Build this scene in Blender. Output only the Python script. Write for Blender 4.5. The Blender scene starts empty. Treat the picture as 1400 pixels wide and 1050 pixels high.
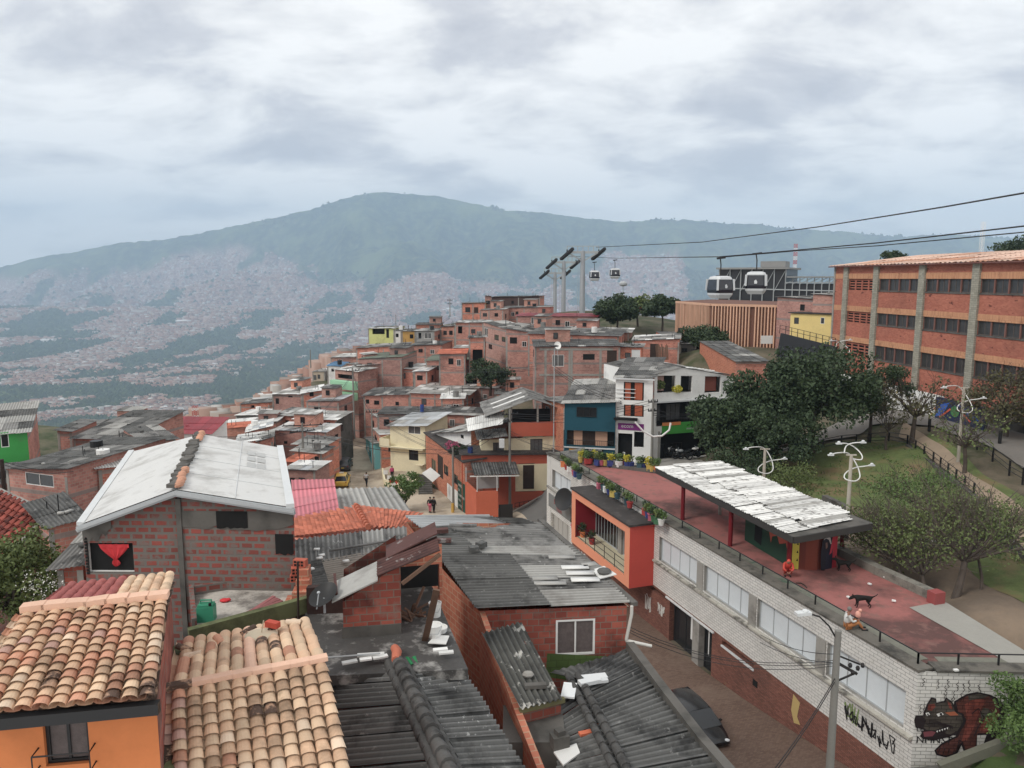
import bpy, math, random
import numpy as np
from mathutils import Vector as V, noise, Matrix
random.seed(7); np.random.seed(7)
S = bpy.context.scene; C = S.collection
R = random.uniform
# ---------------- camera, world, sun, exposure ----------------
FP = 1050.0; PITCH = math.radians(7.8); cp, sp = math.cos(PITCH), math.sin(PITCH)
cam = bpy.data.cameras.new('camera'); cam.sensor_width = 36; cam.lens = 27; cam.clip_start = .1; cam.clip_end = 60000
co = bpy.data.objects.new('camera', cam); C.objects.link(co); co.rotation_euler = (math.radians(90) - PITCH, 0, 0); S.camera = co
S.view_settings.view_transform = 'Standard'; S.view_settings.look = 'None'; S.view_settings.gamma = 1
S.view_settings.exposure = 0.3
SUN_EL, SUN_AZ = 46, 238
sl = bpy.data.lights.new('sun', 'SUN'); sl.energy = 1.4; sl.angle = math.radians(14); sl.color = (1, .96, .9)
so = bpy.data.objects.new('sun', sl); C.objects.link(so)
so.rotation_euler = (math.radians(90 - SUN_EL), 0, math.radians(180 - SUN_AZ))
S.cycles.volume_bounces = 1
W = bpy.data.worlds.new('World'); S.world = W; W.use_nodes = True
n = W.node_tree; n.nodes.clear()
def N(t, kind, ins=None, **kw):
 x = t.nodes.new(kind)
 for k, v_ in kw.items(): setattr(x, k, v_)
 for k, v_ in (ins or {}).items():
  if isinstance(v_, bpy.types.NodeSocket): t.links.new(v_, x.inputs[k])
  else: x.inputs[k].default_value = v_
 return x
def math_(t, op, a, b=0.0, clamp=False):
 return N(t, 'ShaderNodeMath', {0: a, 1: b}, operation=op, use_clamp=clamp).outputs[0]
def ramp(t, fac, stops):
 r = N(t, 'ShaderNodeValToRGB', {0: fac}); e = r.color_ramp.elements
 while len(e) < len(stops): e.new(.5)
 for q, (p, c) in zip(e, stops): q.position = p; q.color = c if len(c) == 4 else (*c, 1)
 return r.outputs[0]
def mixc(t, f, a, b, mode='MIX'):
 x = N(t, 'ShaderNodeMix', data_type='RGBA', blend_type=mode)
 for i, q in ((0, f), (6, a), (7, b)):
  if isinstance(q, bpy.types.NodeSocket): t.links.new(q, x.inputs[i])
  else: x.inputs[i].default_value = q if not isinstance(q, tuple) or len(q) == 4 else (*q, 1)
 return x.outputs[2]
sky = N(n, 'ShaderNodeTexSky', sky_type='NISHITA', sun_disc=False, sun_elevation=math.radians(SUN_EL), sun_rotation=math.radians(SUN_AZ))
tc = N(n, 'ShaderNodeTexCoord'); sep = N(n, 'ShaderNodeSeparateXYZ', {0: tc.outputs['Generated']})
zz = math_(n, 'ADD', math_(n, 'MAXIMUM', sep.outputs[2], 0.0), .30)
px_ = math_(n, 'DIVIDE', sep.outputs[0], zz); py_ = math_(n, 'DIVIDE', sep.outputs[1], zz)
cv = N(n, 'ShaderNodeCombineXYZ', {0: math_(n, 'MULTIPLY', px_, .75), 1: py_, 2: 0.0}).outputs[0]
c1 = N(n, 'ShaderNodeTexNoise', {'Vector': cv, 'Scale': 3.4, 'Detail': 10.0, 'Roughness': .56, 'Distortion': .25}).outputs[0]
c2 = N(n, 'ShaderNodeTexNoise', {'Vector': cv, 'Scale': 1.1, 'Detail': 3.0, 'Roughness': .5}).outputs[0]
cc = math_(n, 'ADD', math_(n, 'MULTIPLY', c1, .75), math_(n, 'MULTIPLY', c2, .35))
clouds = ramp(n, cc, [(.41, (5.2, 5.1, 5.35)), (.48, (6.6, 6.45, 6.55)), (.53, (8.4, 8.2, 8.0)), (.60, (10.2, 9.95, 9.6))])
hz = math_(n, 'SUBTRACT', 1.0, math_(n, 'MULTIPLY', math_(n, 'MAXIMUM', sep.outputs[2], 0.0), 7.0), clamp=True)
clouds = mixc(n, math_(n, 'MULTIPLY', hz, .62), clouds, (9.0, 8.9, 8.6))
W_ = mixc(n, .97, sky.outputs[0], clouds)
bg = N(n, 'ShaderNodeBackground', {'Color': W_, 'Strength': .1}); out = N(n, 'ShaderNodeOutputWorld', {0: bg.outputs[0]})
# ---------------- pixel rays of the survey (photo 1400 x 1050) -> real places ----------------
def ray(px, py):
 u = (px - 700) / FP; w = (525 - py) / FP
 return V((u, cp + w * sp, -sp + w * cp))
def PZ(px, py, z): r = ray(px, py); return r * (z / r.z)
def PD(px, py, d): return ray(px, py) * d
def proj(p):
 d = p.y * cp - p.z * sp; return 700 + FP * p.x / d, 525 - FP * (p.y * sp + p.z * cp) / d, d
class Fac:                                   # a vertical plane A->B; n points away from the camera
 def __init__(s, A, B):
  s.A = V(A); d = V((B[0] - A[0], B[1] - A[1], 0)); s.L = d.length; s.u = d.normalized(); s.n = V((-s.u.y, s.u.x, 0))
  if s.n.dot(s.A) < 0: s.n = -s.n
 def at(s, px, py):
  r = ray(px, py); k = V((s.A.x, s.A.y, 0)).dot(s.n) / V((r.x, r.y, 0)).dot(s.n); p = r * k
  return (p - s.A).dot(s.u), p.z
 def p(s, a, z, out=0.0): q = s.A + s.u * a - s.n * out; return V((q.x, q.y, z))
# ---------------- mesh builder ----------------
class MB:
 def __init__(s): s.v = []; s.f = []; s.m = []; s.c = []
 def add(s, pts, m=0, c=.5):
  b = len(s.v); s.v += [tuple(p) for p in pts]; s.f.append(tuple(range(b, b + len(pts)))); s.m.append(m); s.c.append(c)
 def grid(s, rows, m=0, c=.5, close=False):
  b = len(s.v); w = len(rows[0])
  for r in rows: s.v += [tuple(p) for p in r]
  for j in range(len(rows) - 1):
   for i in range(w - (0 if close else 1)):
    k = (i + 1) % w
    s.f.append((b + j * w + i, b + j * w + k, b + (j + 1) * w + k, b + (j + 1) * w + i)); s.m.append(m); s.c.append(c)
 def box(s, o, ex, ey, ez, m=0, c=.5):
  o, ex, ey, ez = V(o), V(ex), V(ey), V(ez); b = len(s.v)
  s.v += [tuple(o + ex * i + ey * j + ez * k) for k in (0, 1) for j in (0, 1) for i in (0, 1)]
  for q in ((0, 2, 3, 1), (4, 5, 7, 6), (0, 1, 5, 4), (2, 6, 7, 3), (0, 4, 6, 2), (1, 3, 7, 5)):
   s.f.append(tuple(b + i for i in q)); s.m.append(m); s.c.append(c)
 def cbox(s, ctr, x, y, z, rz=0, m=0, c=.5):      # box on its base centre
  ux = V((math.cos(rz), math.sin(rz), 0)); uy = V((-ux.y, ux.x, 0))
  s.box(V(ctr) - ux * x / 2 - uy * y / 2, ux * x, uy * y, V((0, 0, z)), m, c)
 def bar(s, a, b, w, h=None, m=0, c=.5, up=(0, 0, 1)):
  a, b = V(a), V(b); d = (b - a); h = h or w; x = d.cross(V(up))
  if x.length < 1e-5: x = d.cross(V((1, 0, 0)))
  x.normalize(); y = x.cross(d).normalized()
  s.box(a - x * w / 2 - y * h / 2, x * w, y * h, d, m, c)
 def tube(s, pts, rs, k=6, m=0, c=.5, cap=True):
  pts = [V(p) for p in pts]; rows = []
  if not hasattr(rs, '__len__'): rs = [rs] * len(pts)
  x = None
  for i, p in enumerate(pts):
   d = (pts[min(i + 1, len(pts) - 1)] - pts[max(i - 1, 0)]).normalized()
   if x is None: x = d.cross(V((0, 0, 1)) if abs(d.z) < .9 else V((1, 0, 0)))
   x = (x - d * x.dot(d)).normalized(); y = d.cross(x)
   rows.append([p + (x * math.cos(6.2832 * j / k) + y * math.sin(6.2832 * j / k)) * rs[i] for j in range(k)])
  s.grid(rows, m, c, True)
  if cap: s.add(rows[0][::-1], m, c); s.add(rows[-1], m, c)
 def lathe(s, ctr, prof, k=10, m=0, c=.5, sx=1, sy=1):
  ctr = V(ctr); rows = [[ctr + V((r * math.cos(6.2832 * j / k) * sx, r * math.sin(6.2832 * j / k) * sy, z)) for j in range(k)] for r, z in prof]
  s.grid(rows, m, c, True)
  if prof[0][0] > .001: s.add(rows[0][::-1], m, c)
  if prof[-1][0] > .001: s.add(rows[-1], m, c)
 def ball(s, ctr, rx, ry=None, rz=None, k=8, m=0, c=.5):
  ry = ry or rx; rz = rz or rx; q = k // 2 + 1
  s.lathe(ctr, [(math.sin(math.pi * i / q) * rx + 1e-4, -math.cos(math.pi * i / q) * rz) for i in range(q + 1)], k, m, c, 1, ry / rx)
 def slab(s, poly, vec, m=0, c=.5, ms=None):
  poly = [V(p) for p in poly]; vec = V(vec); top = [p + vec for p in poly]
  s.add(top, m, c); s.add(poly[::-1], m, c)
  for i in range(len(poly)):
   j = (i + 1) % len(poly); s.add([poly[i], poly[j], top[j], top[i]], m if ms is None else ms, c)
 def build(s, name, mats, parent=None, smooth=False, org=None, kind=None):
  if not isinstance(mats, (list, tuple)): mats = [mats]
  if org is None:
   if parent is not None: org = wloc(parent)
   else:
    a = np.array(s.v); org = V(((a[:, 0].min() + a[:, 0].max()) / 2, (a[:, 1].min() + a[:, 1].max()) / 2, a[:, 2].min()))
  me = bpy.data.meshes.new(name); vv = np.array(s.v, dtype=float) - np.array(org)
  me.from_pydata(vv.tolist(), [], s.f)
  for x in mats: me.materials.append(x)
  nf = len(s.f)
  me.polygons.foreach_set('material_index', s.m)
  if smooth: me.polygons.foreach_set('use_smooth', [True] * nf)
  at = me.attributes.new('v', 'FLOAT', 'FACE'); at.data.foreach_set('value', s.c)
  uvl = me.uv_layers.new(name='UV'); nrm = np.empty(nf * 3); me.polygons.foreach_get('normal', nrm); nrm = nrm.reshape(-1, 3)
  nl = len(me.loops); lv = np.empty(nl, dtype=np.int32); me.loops.foreach_get('vertex_index', lv)
  tot = np.empty(nf, dtype=np.int32); me.polygons.foreach_get('loop_total', tot); fn = np.repeat(nrm, tot, axis=0)
  fn = np.where(fn[:, 2:3] < -.01, -fn, fn)
  t = np.stack([-fn[:, 1], fn[:, 0], np.zeros(nl)], 1); ln = np.linalg.norm(t, axis=1, keepdims=True)
  t = np.where(ln > .02, t / np.maximum(ln, 1e-6), np.array([[1., 0, 0]])); b = np.cross(fn, t); pw = np.array(s.v, dtype=float)[lv]
  uvl.data.foreach_set('uv', np.stack([(pw * t).sum(1), (pw * b).sum(1)], 1).ravel())
  me.update(); o = bpy.data.objects.new(name, me); C.objects.link(o)
  if parent is not None: o.parent = parent; o.location = org - wloc(parent)
  else: o.location = org
  if kind: o['kind'] = kind
  return o
WL = {}
def wloc(o):
 if o.name in WL: return WL[o.name]
 return (wloc(o.parent) if o.parent else V((0, 0, 0))) + V(o.location)
def tag(o, label, cat, group=None):
 o['label'] = label; o['category'] = cat
 if group: o['group'] = group
 return o
def thing(name, label, cat, loc, group=None):
 o = bpy.data.objects.new(name, None); C.objects.link(o); o.location = V(loc); o.empty_display_size = .3
 return tag(o, label, cat, group)
def dup(o, delta, label=None, group=None, rz=None, sc=None):
 def cpy(q, par):
  c = q.copy(); C.objects.link(c); c.parent = par
  for ch in q.children: cpy(ch, c)
  return c
 r = cpy(o, None); r.location = V(delta)
 if rz is not None: r.rotation_euler = (0, 0, rz)
 if sc: r.scale = (sc,) * 3
 if label: r['label'] = label
 if group: r['group'] = group
 return r
# ---------------- materials ----------------
MC = {}
def sr(r, g, b):
 f = lambda c: (c / 255 / 12.92) if c < 10 else ((c / 255 + .055) / 1.055) ** 2.4
 a, b_, c = f(r), f(g), f(b); l = .3 * a + .6 * b_ + .1 * c; k = .86
 return (l + (a - l) * k, l + (b_ - l) * k, l + (c - l) * k)
def newmat(name):
 m = bpy.data.materials.new(name); m.use_nodes = True; t = m.node_tree; t.nodes.clear()
 b = N(t, 'ShaderNodeBsdfPrincipled'); N(t, 'ShaderNodeOutputMaterial', {0: b.outputs[0]}); return m, t, b
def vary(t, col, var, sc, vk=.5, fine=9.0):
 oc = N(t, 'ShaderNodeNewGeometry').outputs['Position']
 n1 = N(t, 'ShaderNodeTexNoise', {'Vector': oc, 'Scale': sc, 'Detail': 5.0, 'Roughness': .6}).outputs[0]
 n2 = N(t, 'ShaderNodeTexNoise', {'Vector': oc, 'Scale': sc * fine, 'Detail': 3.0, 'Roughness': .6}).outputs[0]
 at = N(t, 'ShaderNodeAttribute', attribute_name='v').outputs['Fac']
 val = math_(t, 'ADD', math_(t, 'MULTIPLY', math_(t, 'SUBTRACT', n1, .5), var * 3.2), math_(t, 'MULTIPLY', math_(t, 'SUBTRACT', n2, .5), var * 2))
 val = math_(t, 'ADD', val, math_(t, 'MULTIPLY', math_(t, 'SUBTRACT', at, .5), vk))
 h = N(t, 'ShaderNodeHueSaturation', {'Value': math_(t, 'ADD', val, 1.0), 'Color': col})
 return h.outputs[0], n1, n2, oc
def stain(t, base, oc, col, amt, sc, lo=.55, hi=.7, stretch=None):
 vec = oc
 if stretch: vec = N(t, 'ShaderNodeVectorMath', {0: oc, 1: stretch}, operation='MULTIPLY').outputs[0]
 n3 = N(t, 'ShaderNodeTexNoise', {'Vector': vec, 'Scale': sc, 'Detail': 6.0, 'Roughness': .65}).outputs[0]
 f = ramp(t, n3, [(lo, (0, 0, 0)), (hi, (amt, amt, amt))]); return mixc(t, f, base, col)
def bump(t, b, hgt, st, dist=.02):
 bn = N(t, 'ShaderNodeBump', {'Height': hgt, 'Strength': st, 'Distance': dist}); t.links.new(bn.outputs[0], b.inputs['Normal'])
def M(name, col, rough=.85, var=.08, sc=.8, st=None, spec=.25, bmp=.15, metal=0, vk=.4, st2=None):
 if name in MC: return MC[name]
 m, t, b = newmat(name); c = (*col, 1)
 o, n1, n2, oc = vary(t, c, var, sc, vk)
 if st: o = stain(t, o, oc, *st)
 if st2: o = stain(t, o, oc, *st2)
 t.links.new(o, b.inputs['Base Color']); b.inputs['Roughness'].default_value = rough
 b.inputs['Specular IOR Level'].default_value = spec; b.inputs['Metallic'].default_value = metal
 if bmp: bump(t, b, n2, bmp)
 MC[name] = m; return m
def MBrick(name, a, b2, mortar, w=.34, h=.2, ms=.014, st=None, st2=None, rough=.9, var=.1, bp=.5, off=.5, band=False):
 if name in MC: return MC[name]
 m, t, b = newmat(name); uv = N(t, 'ShaderNodeUVMap', uv_map='UV').outputs[0]
 # courses never run perfectly true
 oc = N(t, 'ShaderNodeNewGeometry').outputs['Position']
 wob = N(t, 'ShaderNodeTexNoise', {'Vector': oc, 'Scale': 2.0, 'Detail': 2.0}, noise_dimensions='3D').outputs[1]
 wv = N(t, 'ShaderNodeVectorMath', {0: wob, 1: (.03, .03, 0)}, operation='MULTIPLY').outputs[0]
 uv = N(t, 'ShaderNodeVectorMath', {0: uv, 1: wv}, operation='ADD').outputs[0]
 br = N(t, 'ShaderNodeTexBrick', {'Vector': uv, 'Scale': 1.0, 'Color1': (*a, 1), 'Color2': (*b2, 1), 'Mortar': (*mortar, 1), 'Mortar Size': ms, 'Mortar Smooth': .2, 'Bias': 0.0, 'Brick Width': w, 'Row Height': h})
 br.offset = off
 o, n1, n2, oc = vary(t, br.outputs[0], var, .5, .4, 14.0)
 if band:                                  # exposed concrete slab edges, one per storey
  rnd = N(t, 'ShaderNodeObjectInfo').outputs['Random']; z = N(t, 'ShaderNodeSeparateXYZ', {0: oc}).outputs[2]
  fr = math_(t, 'FRACT', math_(t, 'ADD', math_(t, 'DIVIDE', z, 2.6), rnd)); bn = math_(t, 'LESS_THAN', math_(t, 'ADD', fr, math_(t, 'MULTIPLY', n1, .03)), .115)
  o = mixc(t, math_(t, 'MULTIPLY', bn, .8), o, (.27, .25, .23, 1)); h2 = N(t, 'ShaderNodeHueSaturation', {'Value': math_(t, 'ADD', math_(t, 'MULTIPLY', rnd, .5), .75), 'Saturation': math_(t, 'ADD', math_(t, 'MULTIPLY', rnd, .35), .75), 'Color': o}); o = h2.outputs[0]
 if st: o = stain(t, o, oc, *st)
 if st2: o = stain(t, o, oc, *st2)
 t.links.new(o, b.inputs['Base Color']); b.inputs['Roughness'].default_value = rough; b.inputs['Specular IOR Level'].default_value = .2
 hh = math_(t, 'SUBTRACT', math_(t, 'MULTIPLY', n2, .4), br.outputs[1]); bump(t, b, hh, bp, .012)
 MC[name] = m; return m
SOOT = ((.035, .032, .03), .75, .5, .5, .72)
B_far = MBrick('brick_old', sr(206, 130, 108), sr(178, 104, 86), sr(182, 158, 142), band=True, st=((.07, .05, .045), .6, .35, .5, .75), st2=((.32, .27, .23), .5, .8, .6, .75, (1, 1, .25)))
B_far2 = MBrick('brick_pale', sr(204, 140, 118), sr(180, 112, 92), sr(184, 160, 144), band=True, st=((.08, .06, .05), .55, .3, .52, .76), st2=((.36, .3, .25), .5, .6, .58, .75))
B_red = MBrick('brick_red', sr(172, 88, 70), sr(138, 66, 54), sr(128, 112, 100), st=((.03, .02, .018), .8, .6, .52, .7), st2=(sr(130, 112, 102), .65, 1.8, .54, .68), w=.34, h=.2)
B_orange = MBrick('brick_orange', sr(198, 120, 90), sr(178, 100, 74), sr(186, 148, 118), w=.36, h=.2, st=((.1, .06, .045), .6, .7, .58, .75), ms=.016)
B_mortar = MBrick('brick_smeared_mortar', sr(150, 74, 64), sr(122, 66, 58), sr(112, 106, 100), w=.36, h=.2, ms=.042, st=(sr(112, 106, 100), .85, 2.6, .5, .6), st2=((.06, .055, .05), .8, .35, .52, .7))
B_big = MBrick('brick_fine_orange', sr(186, 112, 88), sr(164, 92, 74), sr(178, 112, 90), w=.3, h=.12, ms=.008, st=((.1, .035, .03), .85, 2.2, .63, .66, (.35, .35, 1.0)), st2=((.09, .05, .04), .5, .15, .5, .8))
B_dark = MBrick('brick_fine_brown', sr(146, 92, 76), sr(118, 72, 60), sr(92, 72, 62), w=.26, h=.085, ms=.012, st=((.05, .04, .035), .5, .3, .5, .8))
B_white = MBrick('white_painted_brick', sr(214, 212, 206), sr(204, 203, 198), sr(140, 138, 133), w=.42, h=.155, ms=.011, st=((.33, .32, .3), .6, .5, .5, .8), var=.04, bp=.9)
PL = lambda nm, r, g, b_, st=None, **k: M(nm, sr(r, g, b_), st=st or ((.12, .11, .1), .45, .6, .55, .78), **k)
conc = PL('concrete', 150, 147, 140, var=.1, st=((.06, .055, .05), .7, .7, .5, .72)); conc_d = PL('concrete_dark', 98, 95, 90, var=.15, st=((.03, .03, .028), .8, .9, .48, .7))
cream = PL('cream_render', 226, 216, 180); white_r = PL('white_render', 226, 226, 222); orange_r = PL('orange_render', 205, 116, 52, ((.2, .08, .03), .35, .5, .5, .8)); terra_r = PL('terracotta_render', 190, 92, 66)
teal = PL('teal_render', 30, 82, 98, ((.01, .04, .055), .6, .4, .45, .7)); green_r = PL('green_render', 54, 160, 70); mint = PL('mint_render', 146, 200, 160); lime = PL('lime_render', 194, 196, 118); ochre = PL('ochre_render', 196, 150, 70); yellow_r = PL('yellow_render', 226, 200, 120)
moss = PL('mossy_concrete', 106, 112, 74, ((.05, .055, .03), .8, 1.2, .48, .65)); teal2 = PL('turquoise_render', 110, 190, 195); grey_r = PL('grey_render', 150, 150, 148)
RST = ((.02, .02, .02), .8, .9, .5, .66); LST = ((.42, .42, .4), .8, 2.5, .62, .7)
r_dark = M('fibre_cement_black', sr(92, 92, 90), st=RST, st2=((.26, .26, .25), .6, 5.0, .6, .68, (1, 1, 1)), var=.14, sc=1.2); r_mid = M('fibre_cement_grey', sr(122, 121, 118), st=RST, st2=LST, var=.14, sc=.8)
r_lite = M('fibre_cement_pale', sr(164, 163, 158), st=((.12, .11, .1), .7, .8, .5, .7), var=.1); r_zinc = M('zinc_sheet', sr(178, 182, 184), rough=.5, spec=.5, st=((.2, .19, .17), .5, .5, .5, .75), var=.06)
r_white = M('white_painted_sheet', sr(214, 214, 210), rough=.6, st=((.35, .34, .32), .5, .7, .58, .8), var=.03); r_red = M('red_sheet', sr(150, 40, 52), rough=.5, spec=.4, st=((.12, .02, .03), .5, .3, .5, .8)); r_pink = M('faded_pink_sheet', sr(204, 112, 122), rough=.6, st=((.4, .2, .22), .5, .3, .5, .8))
r_brown = M('maroon_sheet', sr(92, 62, 58), st=((.03, .02, .02), .7, 1.5, .5, .65), st2=((.3, .29, .28), .7, 2.4, .6, .66)); r_blue = M('blue_sheet', sr(96, 140, 176)); r_green = M('moss_green_sheet', sr(104, 112, 100))
t_tan = M('clay_tile_tan', sr(206, 168, 134), var=.09, sc=3, vk=.35, st=((.07, .055, .04), .6, .9, .52, .68)); t_pale = M('clay_tile_pale', sr(218, 192, 164), var=.08, sc=3, vk=.3, st=((.2, .17, .13), .5, 3, .58, .72)); t_salmon = M('clay_tile_salmon', sr(198, 142, 112), var=.09, sc=3, vk=.32, st=((.07, .055, .04), .6, .9, .52, .68)); t_red = M('clay_tile_maroon', sr(160, 84, 78), var=.06, sc=3, vk=.2)
t_pink = M('clay_tile_mauve', sr(190, 150, 134), var=.1, sc=3, vk=.4); t_burnt = M('clay_tile_burnt', sr(84, 66, 56), var=.3, sc=6, vk=.4, st=(sr(190, 150, 120), .8, 5, .5, .6)); t_terr = M('clay_tile_terracotta', sr(196, 108, 78), var=.14, sc=1.2, vk=.6, st=((.1, .05, .035), .6, 1.4, .56, .7)); t_yel = M('clay_tile_sand', sr(212, 180, 146), var=.08, sc=3, vk=.4, st=((.13, .1, .06), .5, 2.5, .6, .72))
t_old = M('clay_tile_dark_red', sr(150, 72, 58), var=.2, sc=2, vk=.8, st=((.03, .02, .02), .8, 1.6, .5, .64))
glass = M('window_glass', (.018, .02, .022), rough=.12, spec=.6, var=.2, bmp=0); glass_c = M('window_curtained', sr(92, 92, 92), rough=.25, spec=.5, var=.3, sc=2, bmp=0); frost = M('frosted_pane', sr(206, 214, 218), rough=.3, spec=.5, var=.07, sc=.5, bmp=0)
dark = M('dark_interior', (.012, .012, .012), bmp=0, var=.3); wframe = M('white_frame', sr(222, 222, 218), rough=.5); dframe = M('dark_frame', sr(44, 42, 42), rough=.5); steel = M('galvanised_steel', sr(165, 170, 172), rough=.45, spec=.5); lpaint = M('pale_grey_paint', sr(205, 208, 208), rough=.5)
blk = M('black_paint', (.012, .012, .013), rough=.45, spec=.4); timber = M('old_timber', sr(110, 84, 68), var=.2, sc=3); wood_d = M('dark_timber', sr(62, 50, 44), var=.2, sc=3); polec = M('pole_concrete', sr(128, 126, 120), var=.12, sc=1.5); ridge_c = M('ridge_mortar_pale', sr(222, 178, 150), var=.08, sc=2, vk=.2)
redcur = M('red_cloth', sr(214, 44, 52), rough=.8, var=.1, sc=6); curt = M('grey_brown_curtain', sr(98, 88, 86), var=.3, sc=7); rubber = M('rubber', (.02, .02, .02)); asph = M('asphalt', sr(104, 103, 100), var=.1, sc=.5, st=((.05, .05, .048), .6, .3, .5, .7)); dirt = M('dusty_road', sr(190, 176, 154), var=.1, sc=.4, st=((.16, .12, .085), .7, .25, .45, .65))
paver = MBrick('brown_pavers', sr(120, 98, 84), sr(106, 84, 72), sr(84, 70, 60), w=.2, h=.1, ms=.006, st=(sr(140, 124, 108), .5, .25, .5, .75)); walkc = M('sidewalk', sr(134, 112, 98), var=.1, sc=.8); kerb = M('kerb_stone', sr(160, 156, 148), var=.12)
terr = M('red_terrace_paint', sr(158, 96, 90), var=.1, sc=.25, st=(sr(78, 60, 56), .85, .22, .46, .6), st2=(sr(128, 92, 84), .8, 1.1, .53, .64))
flag = M('stone_edge', sr(128, 126, 114), var=.2, sc=3); grass_m = M('turf', sr(92, 106, 56), var=.3, sc=1.2, st=(sr(126, 104, 74), .8, .22, .5, .62), bmp=.8); earth = M('packed_earth', sr(112, 98, 84), var=.15, sc=.6, st=(sr(140, 120, 98), .6, .3, .45, .65))
coral = M('coral_paint', sr(230, 144, 106), rough=.7, var=.04); redp = M('red_paint', sr(206, 72, 58), rough=.7, var=.05); redcol = M('red_post_paint', sr(120, 24, 34), rough=.5); roofslab = M('bitumen_roof', sr(66, 62, 60), var=.15, sc=1.2, st=((.14, .12, .11), .6, 1.2, .55, .7))
bark = M('bark', sr(84, 74, 66), var=.25, sc=4); skin = M('skin', sr(150, 102, 80), rough=.6, bmp=0); hair = M('dark_hair', (.015, .012, .01), bmp=0)
def paint(nm, r, g, b_): return M(nm, sr(r, g, b_), rough=.6, var=.06)
def leafm(name, a, b2):
 if name in MC: return MC[name]
 m, t, b = newmat(name); at = N(t, 'ShaderNodeAttribute', attribute_name='v').outputs['Fac']
 oc = N(t, 'ShaderNodeNewGeometry').outputs['Position']; n1 = N(t, 'ShaderNodeTexNoise', {'Vector': oc, 'Scale': .9, 'Detail': 3.0}).outputs[0]
 f = math_(t, 'ADD', math_(t, 'MULTIPLY', at, .6), math_(t, 'MULTIPLY', n1, .5), clamp=True)
 t.links.new(mixc(t, f, (*a, 1), (*b2, 1)), b.inputs['Base Color']); b.inputs['Roughness'].default_value = .6; b.inputs['Specular IOR Level'].default_value = .25
 MC[name] = m; return m
lf_dark = leafm('leaves_dark_green', (.022, .038, .02), (.06, .09, .04)); lf_olive = leafm('leaves_olive', (.06, .085, .03), (.16, .2, .07)); lf_mid = leafm('leaves_mid_green', (.05, .09, .03), (.13, .2, .06)); lf_brown = leafm('leaves_brownish', (.05, .05, .025), (.13, .12, .06)); lf_pink = leafm('blossom_pink', (.35, .05, .12), (.6, .12, .25)); lf_yel = leafm('blossom_yellow', (.3, .28, .03), (.6, .55, .08)); lf_red = leafm('blossom_red', (.3, .03, .03), (.5, .06, .05)); lf_wht = leafm('blossom_white', (.5, .48, .45), (.8, .8, .75))
# ---------------- terrain ----------------
CP = [PZ(465, 665, -25), PZ(500, 640, -25), PZ(482, 600, -24.4), PZ(470, 565, -23), PZ(560, 690, -24.7), PZ(640, 720, -24.4), PZ(700, 740, -24.2), PZ(700, 690, -24.4), PZ(745, 672, -24), PZ(640, 690, -24.6), PZ(750, 735, -23.8), PZ(800, 800, -23.4), PZ(912, 873, -23.05), PZ(967, 922, -23.1), PZ(1025, 959, -22.7), PZ(1141, 1033, -21.9), PZ(1240, 1100, -21.2), PZ(1000, 1050, -21.3), PZ(850, 950, -22.6), PZ(1250, 1042, -19.2), PZ(1400, 1000, -17.9), PZ(1400, 1050, -17.6), PZ(1290, 1090, -19.6), V((30, 20, -19)), V((22, 22, -19.4)), V((18, 25, -19.4)),
 V((0, 4, -18)), V((8, 6, -19)), V((-12, 12, -19)), V((14, 16, -20.5)), V((-22, 30, -22.5)), V((-40, 50, -26)), V((-34, 90, -31)), V((-50, 90, -38)), V((-80, 90, -56)), V((-90, 50, -46)), V((-60, 20, -30)), V((-22, 120, -27)), V((-20, 75, -25.5)), V((-60, 140, -60)), V((-40, 160, -46)),
 V((24, 34, -15.6)), V((24, 44, -15.6)), V((22, 52, -15.6)), V((19, 60, -15.7)), V((32, 40, -15.5)), V((32, 30, -16)), V((22, 27.5, -17.6)), V((30, 24, -17)), V((45, 30, -15)), PZ(905, 632, -16.5), PZ(870, 628, -17), PZ(805, 626, -18.5), PZ(1050, 600, -15.5), PZ(1180, 605, -14.6), PZ(1240, 575, -13), PZ(1300, 580, -12.9), PZ(1390, 600, -12.9), PZ(1390, 680, -14.2), V((60, 60, -12.8)), V((48, 80, -12.6)), V((70, 90, -11)),
 V((32, 105, -9.5)), V((48, 100, -9.5)), V((20, 120, -9)), V((28, 85, -12.5)), V((60, 140, -8)), PD(800, 425, 170), PD(800, 440, 165), PD(650, 442, 170), PD(550, 478, 150), PD(505, 495, 150), PD(600, 545, 130), PD(530, 562, 132), PD(740, 545, 108), V((-8, 92, -24.2)), V((0, 88, -23.8)), V((5, 92, -22)), V((-14, 100, -24)), PZ(760, 672, -23.8), PZ(780, 668, -23.2), PZ(600, 680, -24.5), PD(660, 560, 120), PD(830, 520, 95), PD(600,590,108), PD(930, 475, 125), PD(450, 520, 150), V((-10, 220, -22)), V((20, 240, -16)), V((60, 240, -10)), V((-60, 240, -85)), V((100, 200, -4)), V((150, 120, 0)), V((110, 60, -10))]
CPa = np.array([tuple(p) for p in CP])
def gz(x, y):
 x = np.asarray(x, float); y = np.asarray(y, float)
 d2 = (x[..., None] - CPa[:, 0]) ** 2 + (y[..., None] - CPa[:, 1]) ** 2 + 1.0
 w = d2 ** -2.0
 z = (w * CPa[:, 2]).sum(-1) / w.sum(-1)
 s, o = fso(x, y); k = np.clip((o + 1.5) / .5, 0, 1) * np.clip((16 - o) / 5, 0, 1) * np.clip((s + 4) / 4, 0, 1) * np.clip((48 - s) / 6, 0, 1)
 return z * (1 - k) + fz(s) * k
_a, _b = PZ(1255, 918, -15.5), PZ(748, 620, -15.5); _u = (_b - _a).normalized()
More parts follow.
